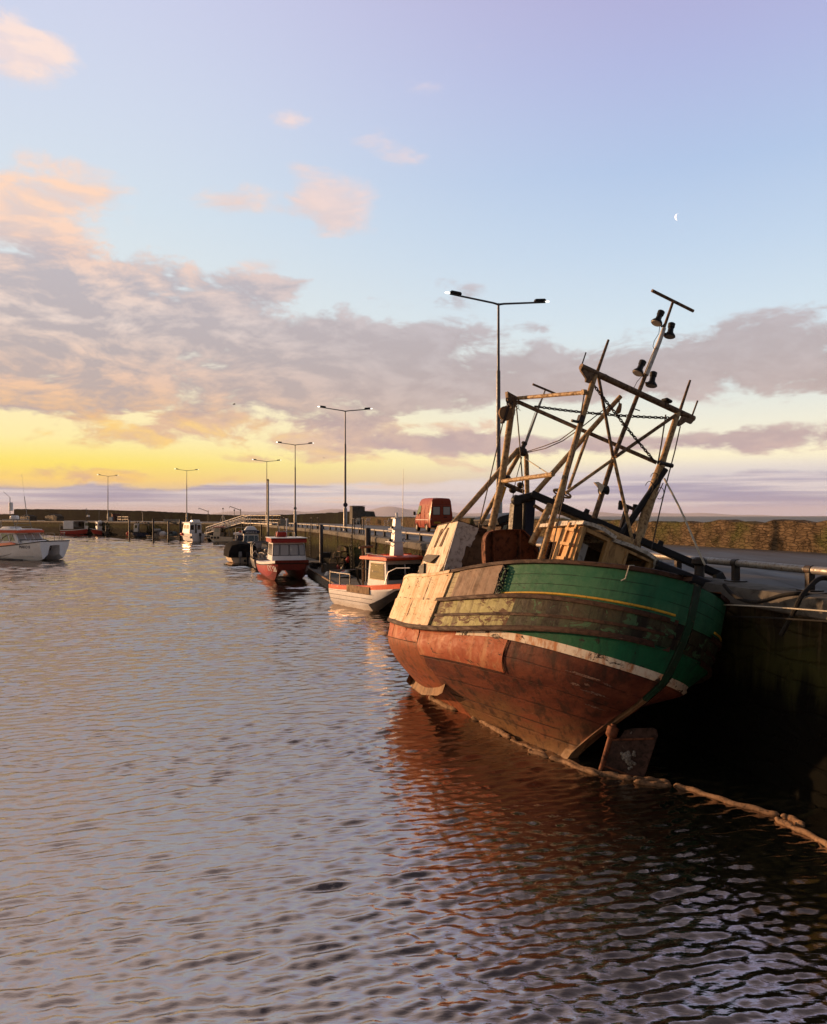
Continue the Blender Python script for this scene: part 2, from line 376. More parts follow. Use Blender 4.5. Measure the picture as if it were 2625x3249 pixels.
def stone_mat(name, c1, c2, c3, scale, tide=False, moss=(.06, .075, .02)):
    m, t, b = newmat(name); tc = t.new('ShaderNodeTexCoord'); P = tc.outputs['Object']; x, y, z = t.xyz(P)
    al = t.m('SUBTRACT', t.m('MULTIPLY', y, .97), t.m('MULTIPLY', x, .24))
    ac = t.m('ADD', t.m('MULTIPLY', x, .97), t.m('MULTIPLY', y, .24))
    q = t.comb(t.m('MULTIPLY', al, .62), t.m('MULTIPLY', z, 2.1), t.m('MULTIPLY', ac, .6))
    wob = t.noise(P, 1.6, 5, .7); q2 = t.new('ShaderNodeVectorMath', operation='ADD'); t.put(q2.inputs[0], q); t.put(q2.inputs[1], t.comb(t.m('MULTIPLY', wob, .35), t.m('MULTIPLY', wob, .35), 0.))
    vo = t.vor(q2.outputs[0], scale); ed = t.vor(q2.outputs[0], scale, 'DISTANCE_TO_EDGE')[0]
    cell = t.xyz(vo[1])[0]
    n = t.noise(P, 2.2, 7, .68, .5); nb = t.noise(P, .35, 4, .6)
    c = t.mix(cell, c1, c2); c = t.mix(t.ss(n, .4, .72), c, c3)
    c = t.mix(t.m('MULTIPLY', t.ss(nb, .48, .66), .6), c, moss)
    gap = t.m('MULTIPLY', t.ss(ed, .10, .01), t.ss(t.noise(P, 1.7, 5, .7), .42, .62)); c = t.mix(t.m('MULTIPLY', gap, .75), c, tuple(k*.5 for k in c3))
    pale = t.noise(P, 3.3, 6, .75, .5); c = t.mix(t.m('MULTIPLY', t.ss(pale, .60, .70), .6), c, tuple(min(.5, k*1.9) for k in c1))
    hgt = t.m('ADD', t.m('MULTIPLY', t.ss(ed, .0, .12), .8), t.m('MULTIPLY', n, .5))
    if tide:
        st = t.noise(t.comb(t.m('MULTIPLY', al, 1.6), t.m('MULTIPLY', z, .22), ac), 1.6, 6, .65, .3)
        lvl = t.m('ADD', z, t.m('MULTIPLY', t.m('SUBTRACT', st, .5), 1.8))
        c = t.mix(t.ss(st, .46, .6), c, (.018, .013, .008, 1)); st2 = t.noise(t.comb(t.m('MULTIPLY', al, 3.6), t.m('MULTIPLY', z, .3), ac), 1.6, 6, .65, .3); c = t.mix(t.m('MULTIPLY', t.ss(st2, .55, .66), .8), c, (.012, .009, .006, 1)); c = t.mix(t.m('MULTIPLY', t.ss(st2, .44, .36), .7), c, (.075, .05, .028, 1))
        c = t.mix(t.m('MULTIPLY', t.ss(lvl, 2.9, 2.0), .8), c, (.034, .036, .010, 1))
        c = t.mix(t.ss(lvl, 2.1, 1.3), c, (.004, .004, .003, 1))
        white = t.noise(P, .9, 8, .72, .8); c = t.mix(t.m('MULTIPLY', t.ss(white, .63, .68), t.ss(lvl, 1.4, 2.2)), c, (.2, .19, .16, 1))
    t.put(b.inputs['Base Color'], c); b.inputs['Roughness'].default_value = .85; b.inputs['Specular IOR Level'].default_value = .03
    t.put(b.inputs['Normal'], t.bump(hgt, .8, .06))
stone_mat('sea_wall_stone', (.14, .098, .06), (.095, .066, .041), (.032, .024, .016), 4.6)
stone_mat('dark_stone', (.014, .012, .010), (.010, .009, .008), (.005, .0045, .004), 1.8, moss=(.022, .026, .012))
stone_mat('quay_stone', (.05, .034, .019), (.036, .024, .013), (.016, .011, .007), 1.7, True)
def road_mat():
    m, t, b = newmat('quay_road'); P = t.new('ShaderNodeTexCoord').outputs['Object']
    P2 = t.map(P, rot=(0, 0, -.24), sc=(1, .16, 1))
    n = t.noise(P2, .9, 6, .6, .4); n2 = t.noise(P, 24., 3, .6); n3 = t.noise(P2, .22, 3)
    c = t.mix(t.ss(n, .35, .65), (.036, .037, .043, 1), (.06, .06, .065, 1)); c = t.mix(t.ss(n3, .5, .7), c, (.026, .026, .03, 1))
    cr = t.vor(t.map(P, rot=(0, 0, .25), sc=(.09, .16, 1)), 1., 'DISTANCE_TO_EDGE')[0]
    c = t.mix(t.ss(cr, .004, .002), c, (.012, .012, .014, 1))
    t.put(b.inputs['Base Color'], c); t.put(b.inputs['Roughness'], t.ss(n, .3, .7, .55, .85))
    t.put(b.inputs['Normal'], t.bump(t.m('ADD', t.m('MULTIPLY', n2, .3), n), .35, .02))
road_mat()
worn('hazy_hill', (.46, .42, .46), (.42, .39, .43), (.38, .35, .4), .95, scale=.002, damt=.3, bump=0)  # distance haze is put into the pale lilac base colour
# ---------------------------------------------------------------- the lie of the quay
def ex(d): return 9.17-.243*d
EDGE = [(ex(d), d) for d in (-25, -5, 8, 13.3, 20, 27, 33.5, 45, 57, 69)]+[(-12.6, 85), (-17.6, 102), (-27.5, 132), (-36.5, 145), (-48, 157.5), (-73, 180), (-110, 212), (-190, 282)]
WALL = [(33, -25, 4.22), (24, 0, 4.22), (16.5, 21, 4.2), (14.4, 27.5, 4.2), (10.9, 37.8, 4.16), (5.6, 62, 4.2), (1.2, 84, 4.22), (-2.8, 100, 4.24), (-7.4, 117, 4.26), (-8.9, 122.5, 5.1), (-15, 137, 4.9), (-22.6, 151, 4.64), (-37.6, 171, 4.56), (-47, 181, 4.75), (-55, 187.5, 5.2), (-66, 196, 5.6), (-83, 209.5, 6.0), (-100, 222.5, 6.25), (-118.7, 235.2, 6.45)]
def poly_pts(P, n):
    P = [Vector(p) for p in P]; L = [0]
    for a, b in zip(P, P[1:]): L.append(L[-1]+(b.xy-a.xy).length)
    out = []
    for k in range(n):
        q = L[-1]*k/(n-1); i = max(j for j in range(len(L)-1) if L[j] <= q+1e-9)
        out.append(P[i].lerp(P[i+1], (q-L[i])/(L[i+1]-L[i])))
    return out
def edge_at(d):
    for (x0, y0), (x1, y1) in zip(EDGE, EDGE[1:]):
        if y0 <= d <= y1:
            k = (d-y0)/(y1-y0); t = V(x1-x0, y1-y0, 0).normalized()
            return V(x0+(x1-x0)*k, d, 0), t, V(t.y, -t.x, 0)   # point, direction away from the viewer, inland
# water and sea (meeting under the sea wall)
wl = [(x, y) for x, y, z in WALL]
hb = [(-700, -120), (60, -120)]+[(x+.3, y) for x, y in wl]+[(-190, 300), (-700, 300)]
def water_sheet():
    """wind ripples as real relief in front of the viewer, flat water under and beyond it"""
    rs = np.random.RandomState(21)
    NR, NC = 1500, 520
    yy = 2.4*(300/2.4)**(np.arange(NR)/(NR-1.)); rr_ = np.linspace(-1.0, .9, NC)
    Y = np.repeat(yy[:, None], NC, 1); X = Y*rr_[None, :]; sp = (yy*(300/2.4)**(1/(NR-1.))-yy)[:, None]
    Hh = np.zeros_like(X)
    gx = np.zeros_like(X)
    for k in range(6):
        a = rs.uniform(-.4, .9); lam = rs.uniform(5, 22); gx += np.sin(2*PI*(X*math.sin(-a)*.5+Y*math.cos(a))/lam+rs.uniform(0, 6.3))
    gust = np.clip(1+.10*gx, .75, 1.22)
    for k in range(140):
        lam = math.exp(rs.uniform(math.log(.12), math.log(2.6))); a = rs.normal(.34, .27) if k % 5 else rs.normal(-.2, .8)
        L0 = .23+.0125*np.maximum(0, yy-7)[:, None]; sl = .039*np.minimum(1., (L0/lam))**2.15
        w = np.exp(-(sp*2.3/lam)**4); kk = 2*PI/lam
        Hh += w*(sl/kk)*np.sin(kk*(-math.sin(a)*X+math.cos(a)*Y)+.15*gx+rs.uniform(0, 6.3))
    Hh = Hh*gust
    lee = 1-.25*np.clip((Y-40)/80, 0, 1); Hh = Hh*lee
    Hh = Hh+2.*np.maximum(Hh, 0)**2
    wx = np.interp(yy, [w_[1] for w_ in WALL], [w_[0] for w_ in WALL])[:, None]+.2
    co_ = np.stack([X, Y, Hh], -1).reshape(-1, 3)
    keep = ((X[:-1, :-1] < wx[:-1]) & (Y[:-1, :-1] < 236)).reshape(-1)
    I = (np.arange(NR-1)[:, None]*NC+np.arange(NC-1)[None, :]).reshape(-1)[keep]
    q = np.stack([I, I+1, I+NC+1, I+NC], -1)
    flat = np.array([(x, y, -.12) for x, y in hb]); n0 = len(co_)
    me = bpy.data.meshes.new('harbour_water'); me.vertices.add(n0+len(flat)); me.vertices.foreach_set('co', np.concatenate([co_, flat]).astype(np.float32).ravel())
    loops = np.concatenate([q.ravel(), n0+np.arange(len(flat))]); me.loops.add(len(loops)); me.loops.foreach_set('vertex_index', loops.astype(np.int32))
    nf = len(q)+1; me.polygons.add(nf); st = np.arange(nf)*4; tot = np.full(nf, 4); tot[-1] = len(flat)
    me.polygons.foreach_set('loop_start', st.astype(np.int32)); me.polygons.foreach_set('loop_total', tot.astype(np.int32))
    sm = np.ones(nf, bool); sm[-1] = False; me.polygons.foreach_set('use_smooth', sm); me.materials.append(MATS['harbour_water']); me.update(calc_edges=True); me.validate()
    o = bpy.data.objects.new('harbour_water', me); COL.objects.link(o); o['kind'] = 'structure'
water_sheet()
sb = [(60, -120), (15000, -2000), (15000, 15000), (-15000, 15000), (-15000, 300), (-700, 300), (-190, 300)]+[(x+.3, y) for x, y in wl[::-1]]
MB().add([(x, y, 0) for x, y in sb], [tuple(range(len(sb)))]).build('sea', 'sea_water', smooth=False)['kind'] = 'structure'
# hills across the firth
mb = MB(); rows = []
rng = random.Random(3)
ph = [rng.uniform(0, 6) for _ in range(8)]
for k in range(5):
    row = []
    for i in range(161):
        a = -.75+1.5*i/160
        h = 95+55*math.sin(a*7+ph[0])+40*math.sin(a*15+ph[1])+22*math.sin(a*33+ph[2])+9*math.sin(a*71+ph[3])
        h *= .55+.45*math.cos((a+.28)*2.1) if a < .35 else max(.15, .62-1.1*(a-.35))
        h += 62*math.exp(-((a-.0)/.035)**2)+20*math.exp(-((a+.35)/.09)**2)
        r = 11500+900*k; z = (max(6, h)*.74)*math.sin(PI*k/4)*(.9+.2*math.sin(i*.9+k))
        row.append(V(math.sin(a)*r, math.cos(a)*r, max(-2, z)))
    rows.append(row)
mb.grid(rows, flip=True).build('hills', 'hazy_hill')['kind'] = 'structure'
# haze over the firth
m, t, b = newmat('sea_haze'); m.node_tree.nodes.remove(b); vv = t.new('ShaderNodeVolumePrincipled'); vv.inputs['Density'].default_value = 4.2e-5; vv.inputs['Color'].default_value = (.9, .86, .9, 1); vv.inputs['Anisotropy'].default_value = .0
t.l.new(vv.outputs[0], m.node_tree.nodes['Material Output'].inputs['Volume'])
hz = MB().box(-19000, 19000, -3000, 19000, -4, 190).build('haze', 'sea_haze', smooth=False); hz['kind'] = 'stuff'
# quay surface
N = 150
ep = poly_pts(EDGE, N); wp = poly_pts([(x, y, 0) for x, y, z in WALL]+[(-190, 300, 0)], N)
mb = MB(); mb.grid([[V(a.x, a.y, QZ), V(*(a*.6+b*.4), QZ) if False else V(a.x*.6+b[0]*.4, a.y*.6+b[1]*.4, QZ+.05), V(b[0]+.1, b[1], QZ+.02)] for a, b in zip(ep, wp)], flip=True)
mb.build('quay_road', 'quay_road', ang=80)['kind'] = 'structure'
# harbour wall with its coping
NE = 260
ee = poly_pts(EDGE, NE)
def inward(pts, i):
    t = (pts[min(i+1, len(pts)-1)]-pts[max(i-1, 0)]); t = t.xy.normalized(); return V(t.y, -t.x, 0)
root = thing('harbour_wall', 'long weed stained stone quay wall rising from the harbour water', 'quay wall', (ee[0].x, ee[0].y, 0))
rows = []
for i, p in enumerate(ee):
    nI = inward(ee, i); q = V(p.x, p.y, 0)
    rows.append([q+nI*(.0+.03*math.sin(i*1.7+z*3)+.02*math.sin(i*3.1-z*5))+V(0, 0, z)-nI*(.12*(1-z/2.86)) for z in (-1.5, 0, .5, 1, 1.5, 2., 2.45, 2.86)])
MB().grid(rows).build('masonry', 'quay_stone', root, loc=Vector(root.location), ang=60)
rows = []
for i, p in enumerate(ee):
    nI = inward(ee, i); q = V(p.x, p.y, 0); j = .015*math.sin(i*2.3)
    rows.append([q+nI*a+V(0, 0, z) for a, z in ((.02, 2.80), (-.05+j, 2.84), (-.06+j, 3.04), (-.01+j, QZ+.035), (.12, QZ+.05), (.75, QZ+.045), (.78, QZ-.02))])
MB().grid(rows).build('coping', 'concrete', root, loc=Vector(root.location), ang=50)
# sea wall
NW = 420
def wallmesh(P, n, thick, mat, parent, name, z0=QZ-.2, rough=.075):
    pts = poly_pts(P, n); rows = []; r2 = random.Random(11)
    for i, p in enumerate(pts):
        nI = inward([V(a.x, a.y, 0) for a in pts], i); q = V(p.x, p.y, 0); top = p.z+r2.uniform(-rough, rough)
        rows.append([q-nI*(thick*.5+.06)+V(0, 0, z0)]+[q-nI*(thick*.5+.05*(1-k)+r2.uniform(-.02, .02))+V(0, 0, z0+(top-z0)*k) for k in (.25, .5, .75, .97)]+[q-nI*thick*.35+V(0, 0, top), q+nI*thick*.35+V(0, 0, top+r2.uniform(-.03, .03)), q+nI*thick*.5+V(0, 0, z0-3)])
    mb = MB(); mb.grid(rows); e = len(rows[0]); o = len(mb.v)
    mb.add(rows[-1], [tuple(range(e))]); mb.add(rows[0], [tuple(range(e-1, -1, -1))])
    return mb.build(name, mat, parent, loc=Vector(parent.location) if parent else None, ang=55)
root = thing('sea_wall', 'rough brown rubble stone parapet wall along the sea side of the quay road', 'wall', (WALL[0][0], WALL[0][1], QZ))
wallmesh(WALL[:9], 300, .7, 'sea_wall_stone', root, 'masonry')
root = thing('breakwater_wall', 'high dark stone breakwater wall closing the far side of the harbour', 'wall', (WALL[9][0], WALL[9][1], QZ))
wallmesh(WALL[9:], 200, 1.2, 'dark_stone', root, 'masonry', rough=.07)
root = thing('low_breakwater', 'lower end of the far breakwater stepping down behind the white catamaran', 'wall', (-119.6, 235.8, QZ))
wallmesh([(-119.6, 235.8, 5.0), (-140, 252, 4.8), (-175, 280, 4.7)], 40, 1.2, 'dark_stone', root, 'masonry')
# concrete blocks on the wall
q = at(1134, 1640, 121)
t = thing('concrete_lookout', 'square concrete block house standing on the sea wall behind the benches', 'block house', (q.x, q.y, QZ), .3)
mb = MB(); mb.hexa([V(-1, -1, 0), V(1, -1, 0), V(1, 1, 0), V(-1, 1, 0)], [V(-.98, -1, 2.72), V(.98, -1, 2.72), V(.98, 1, 2.78), V(-.98, 1, 2.78)]); mb.build('tower', 'concrete', t, bevel=.06)
MB().hexa([V(1.02, -1, 0), V(3.0, -1, 0), V(3.0, 1, 0), V(1.02, 1, 0)], [V(1.02, -1, 2.05), V(2.45, -1, 1.98), V(2.45, 1, 1.98), V(1.02, 1, 2.05)]).build('low_annex', 'concrete', t, bevel=.05)
MB().box(-1.04, 1.04, -1.04, 1.04, 2.785, 2.86).build('cap_slab', 'concrete', t, bevel=.02)
# ---------------------------------------------------------------- street lamps
lamp_pos = [(1582, 34.4), (1096, 69.5), (937, 102.6), (847, 134), (593, 161), (343, 183.6)]
def make_lamp(label):
    t = thing('street_lamp', label, 'street lamp', group='twin armed lamps along the pier')
    MB().lathe((0, 0, 0), (0, 0, 1), [(0, .11), (7.6, .085), (7.62, .062), (10.55, .05)], 12).build('pole', 'lamp_grey', t)
    mb = MB(); mb.lathe((0, 0, 0), (0, 0, 1), [(0, .17), (1.9, .17), (1.98, .115), (2.05, .11)], 12); mb.build('base', 'galvanised', t)
    for s in (-1, 1):
        MB().tube([(0, 0, 10.5), (s*.25, 0, 10.55), (s*2.25, 0, 10.78)], [.05, .045, .04], 8).build('arm', 'lamp_grey', t)
        h = MB().hexa([V(s*1.72, -.1, 10.77), V(s*2.28, -.12, 10.83), V(s*2.28, .12, 10.83), V(s*1.72, .1, 10.77)][::s], [V(s*1.76, -.08, 10.88), V(s*2.2, -.1, 10.92), V(s*2.2, .1, 10.92), V(s*1.76, .08, 10.88)][::s]).build('lamp_head', 'black_paint', t, bevel=.02)
        MB().ball((s*2.36, 0, 10.82), .085, 12, (1.4, .9, .45)).build('lens', 'lamp_glow' if s < 0 else 'lamp_dim', h)
    return t
lamp_labels = ['tallest looking twin armed street lamp, rising behind the wrecked fishing boat', 'twin armed street lamp with a round sign, in front of the concrete block house', 'twin armed street lamp behind the red and white catamaran', 'twin armed street lamp beside the tall mooring pole at the gangway head', 'twin armed street lamp standing above the white cabin cruiser with red fenders', 'smallest looking twin armed street lamp, at the far end above the red boats']
L0 = None
for i, ((px, d), lb) in enumerate(zip(lamp_pos, lamp_labels)):
    loc = V((px-CX)*d/FL, d, QZ+.03); rz = [.30, .28, .28, .33, .55, .75][i]
    if L0 is None: L0 = make_lamp(lb); L0.location = loc; L0.rotation_euler = (0, 0, rz); o = L0
    else: o = dup(L0, loc, rz, lb)
    if i in (1, 2):
        MB().lathe((0, -.1, 2.25), (0, 1, 0), [(0, .2), (.03, .2)], 16).build('round_sign', 'navy' if i == 1 else 'galvanised', o)
# ---------------------------------------------------------------- mooring rail along the quay edge
t = thing('mooring_rail', 'low galvanised pipe rail on short posts along the quay edge', 'rail', (edge_at(9)[0].x, 9, QZ))
ds = []; d = 9.2
while d < 128: ds.append(d); d += 1.9 if d < 34 else 2.9
pts = [edge_at(q)[0]+edge_at(q)[2]*.62+V(0, 0, QZ+.40) for q in [7.5]+ds]
MB().tube(pts, .068, 10).build('pipe', 'galvanised', t, loc=Vector(t.location))
for i, q in enumerate(ds):
    p, tg, nI = edge_at(q); c = p+nI*.62; A = Matrix((tg, nI, V(0, 0, 1))).transposed().to_4x4(); A.translation = c+V(0, 0, QZ+.05)
    mb = MB(); mb.box(-.05, .05, -.06, .06, 0, .3, A); mb.box(-.16, .16, -.14, .14, -.002, .02, A)
    mb.tube([c-tg*.07+V(0, 0, QZ+.40), c+tg*.07+V(0, 0, QZ+.40)], .082, 10)
    mb.build('post', 'dark_steel', t, loc=Vector(t.location))
# ---------------------------------------------------------------- ladder hoops on the edge
def hoop(px, d, label):
    p, tg, nI = edge_at(d); t = thing('quay_ladder', label, 'ladder', (p.x, p.y, QZ), math.atan2(tg.y, tg.x), 'ladders with hoop rails on the quay edge')
    for s in (-.5, .5):
        MB().tube([(s, .1, -2.6) if False else (s*.9, -.02+.1, .0), (s*.9, .08, .98), (s*.75, .08, 1.1), (0, .08, 1.12)], .03, 6).build('hoop_rail', 'black_paint', t)
        MB().tube([(s*.9, -.55, 0), (s*.9, -.55, .98), (s*.75, -.55, 1.1), (0, -.55, 1.12)], .03, 6).build('hoop_rail', 'black_paint', t)
    for y in (.08, -.55): MB().tube([(-.45, y, .55), (.45, y, .55)], .025, 6).build('cross_bar', 'black_paint', t)
    mb = MB()
    for s in (-.25, .25): mb.tube([(s, .2, .02), (s, .2, -2.6)], .03, 6)
    mb.build('stringer', 'black_paint', t)
    mb = MB()
    for k in range(10): mb.tube([(-.25, .2, -.2-.25*k), (.25, .2, -.2-.25*k)], .018, 6)
    mb.build('rungs', 'black_paint', t)
    mb = MB(); mb.tube([(.28, .2, -.75), (1.0, .2, -.75), (.3, .2, -1.35)], .04, 6); mb.build('bracket', 'black_paint', t)
hoop(1100, 54.5, 'black ladder hoop on the quay edge behind the cabin boat with white tower')
hoop(987, 76, 'black ladder hoop on the quay edge right of the red and white catamaran')
hoop(905, 100, 'small far ladder hoop on the quay edge by the gangway platform')
# ---------------------------------------------------------------- mooring piles
def pile(px, d, top, label, r=.16):
    x = (px-CX)*d/FL; t = thing('mooring_pile', label, 'pile', (x, d, 0), 0, 'dark steel piles holding the pontoon')
    MB().lathe((0, 0, -1), (0, 0, 1), [(0, r), (top+1-.02, r), (top+1, r*.9)], 14).build('shaft', 'pile_steel', t)
    MB().lathe((0, 0, top+.002), (0, 0, 1), [(0, r*.88), (.03, r*.7)], 14).build('cap', 'dark_steel', t)
    mb = MB(); mb.box(-.05+.1, .75, -.22, .22, 1.05, 1.5); mb.build('guide_bracket', 'black_paint', t)
pile(1168, 47, 3.66, 'dark round mooring pile behind the boat with the white mast tower', .165)
pile(1020, 63, 3.68, 'dark mooring pile left of the nearer ladder hoop, above the lobster pots', .15)
pile(938, 80, 3.70, 'dark mooring pile directly behind the cabin of the red catamaran')
pile(886, 101, 3.68, 'dark mooring pile between the tall grey pole and the red catamaran')
pile(573, 146, 3.75, 'dark mooring pile behind the white cabin cruiser with red fenders', .2)
pile(535, 147, 3.5, 'dark mooring pile right of the pale floats on the far pontoon', .16)
pile(487, 150, 3.75, 'pale topped mooring pile left of the pale floats on the far pontoon', .18)
pile(411, 158, 3.7, 'mooring pile beside the far boat with the open frame', .16)
q = V((851-CX)*92/FL, 92, 0)
t = thing('mooring_pole', 'tall slim grey pole standing by the pontoon left of the red catamaran', 'pole', q)
MB().lathe((0, 0, -1), (0, 0, 1), [(0, .13), (8.4, .11), (9.5, .1)], 12).build('shaft', 'galvanised', t)
MB().lathe((0, 0, 8.5), (0, 0, 1), [(0, .12), (.12, .12), (.2, .06)], 12).build('cap', 'dark_steel', t)
# ================================================================ the wrecked fishing boat
def zm(x0, y0, k): return lambda x, y: (x0+k*x, y0+k*y)
Z1 = zm(1200, 1700, .5184); Z2 = zm(1700, 1700, .5328); Z3 = zm(1500, 1150, .4608); Z4 = zm(1800, 880, .288); ZC = zm(1650, 1500, .288); ZD = zm(1250, 1600, .288); Z8 = zm(2000, 1550, .36); ZG = zm(1500, 1200, .2327); ZR = zm(1800, 2220, .4752)
psi, th, tr = map(math.radians, (23, 22, -3))
Bf = V(-math.sin(psi)*math.cos(tr), math.cos(psi)*math.cos(tr), math.sin(tr)); br = V(math.cos(psi), math.sin(psi), 0); bk = br.cross(Bf)
Bu = -br*math.cos(th)+bk*math.sin(th); Bm = br*math.sin(th)+bk*math.cos(th)
BO = onz(*Z2(215, 1325))
BM = Matrix((Bf, Bu, Bm)).transposed().to_4x4(); BM.translation = BO
BI = BM.inverted()
CAM = V(0, 0, HC)
def hit(p, axis, val):
    """boat coordinates of the sight line through p where it meets the boat plane axis=val"""
    o = BI @ CAM; e = BI @ (CAM+V((p[0]-CX)/FL, 1, -(p[1]-HY)/FL)) - o
    return o+e*((val-o[axis])/e[axis])
def Ls(p, s): return hit(p, 0, s)
def Lu(p, u): return hit(p, 1, u)
SS = [-2.05, -1.8, -1, 0, 1, 2, 3, 4, 5, 6.5, 8, 10.5]
ROWS = [  # stern end, bow end, greatest half breadth, where it is reached, heights at SS
    (0.0, 7.2, .09, 3.0, [-.3]*12),
    (-.03, 7.4, .46, 4.4, [.04, .04, .04, .04, .03, .04, .06, .08, .1, .2, .3, .4]),
    (-.76, 7.7, 1.62, 4.3, [.76, .76, .76, .74, .72, .68, .64, .62, .62, .68, .8, 1.0]),
    (-1.32, 7.9, 2.1, 4.3, [1.2, 1.2, 1.2, 1.2, 1.17, 1.12, 1.05, 1.0, 1.0, 1.05, 1.15, 1.3]),
    (-1.77, 8., 2.17, 4.4, [1.66, 1.66, 1.66, 1.66, 1.63, 1.49, 1.38, 1.34, 1.38, 1.45, 1.6, 1.7]),
    (-1.84, 8., 2.2, 4.4, [1.80, 1.80, 1.81, 1.81, 1.74, 1.56, 1.45, 1.41, 1.45, 1.55, 1.7, 1.8]),
    (-1.95, 8., 2.24, 4.4, [2.24, 2.22, 2.11, 1.94, 1.76, 1.59, 1.48, 1.44, 1.49, 1.62, 1.8, 1.9]),
    (-2.0, 8., 2.22, 4.4, [2.44, 2.41, 2.31, 2.2, 2.05, 1.9, 1.78, 1.72, 1.78, 1.86, 1.95, 2.05]),
    (-2.02, 8., 2.22, 4.4, [2.67, 2.65, 2.61, 2.54, 2.41, 2.25, 2.11, 2.03, 2.06, 2.08, 2.1, 2.15]),
    (-2.02, 8., 2.21, 4.4, [2.78, 2.76, 2.71, 2.62, 2.47, 2.30, 2.16, 2.08, 2.10, 2.12, 2.14, 2.2]),
    (-1.97, 8., 2.2, 4.4, [3.39, 3.37, 3.28, 3.19, 3.07, 2.9, 2.71, 2.59, 2.6, 2.56, 2.5, 2.5]),
]
STB = [0]   # the starboard quarter is fuller than the port one
def line(j, s):
    s0, s1, b, sm, vs = ROWS[j]
    v = float(np.interp(s, SS, vs))
    # soften the polyline of heights
    v = (v+float(np.interp(s-.35, SS, vs))+float(np.interp(s+.35, SS, vs)))/3
    ex_ = (.55 if j > 2 else .7) if not STB[0] else (.34 if j > 5 else (.46 if j > 3 else (.9 if j > 2 else 1.1)))
    if s < sm: t = max(0., (sm-s)/(sm-s0)); u = b*max(0., 1-t*t)**ex_
    else: t = min(1., (s-sm)/(s1-sm)); u = b*max(0., 1-t**2)**.8
    return max(.085, u) if j else .085, v
def tpar(j, t):
    s0, s1 = ROWS[j][:2]; return s0+(s1-s0)*(.35*t+.65*t**2)
def Hpt(w, t):
    """hull skin at row coordinate w, lengthwise parameter t (port side)"""
    j = min(int(w), len(ROWS)-2); f = w-j
    P = []
    for k in (j-1, j, j+1, j+2):
        k = min(max(k, 0), len(ROWS)-1); s = tpar(k, t); u, v = line(k, s); P.append(V(s, u, v))
    if w < 4.5:
        a, b, c, d = P
        return ((b*2)+(c-a)*f+(a*2-b*5+c*4-d)*f*f+(b*3-a-c*3+d)*f**3)*.5
    return P[1].lerp(P[2], f)
def Hs(w, s, off=0.):
    lo, hi = 0., 1.
    for _ in range(24):
        mid = (lo+hi)/2
        if Hpt(w, mid).x < s: lo = mid
        else: hi = mid
    p = Hpt(w, lo)
    if off:
        a = Hpt(w, min(1, lo+.01))-Hpt(w, max(0, lo-.01)); b = Hpt(min(w+.05, 9.999), lo)-Hpt(max(w-.05, 0), lo)
        n = a.cross(b).normalized()
        if n.y < 0 and p.y > .2: n = -n
        p = p+n*off
    return p
SEEK = []
for _w in np.arange(1., 10.01, .05):
    for _t in np.linspace(.0, .9, 150):
        _p = Hpt(float(min(_w, 9.999)), float(_t)); _q = BM @ _p
        SEEK.append((CX+FL*_q.x/_q.y, HY+FL*(HC-_q.z)/_q.y, _p.x, float(min(_w, 9.999))))
SEEK = np.array(SEEK)
def seek(P, w0, w1, smin=-3.):
    """hull position (s, row) seen at pixel P"""
    e = (SEEK[:, 0]-P[0])**2+(SEEK[:, 1]-P[1])**2+1e9*((SEEK[:, 3] < w0) | (SEEK[:, 3] > w1) | (SEEK[:, 2] < smin))
    i = int(np.argmin(e)); return float(e[i]), float(SEEK[i, 2]), float(SEEK[i, 3])
def sq(v): return V(v.x, -v.y, v.z)
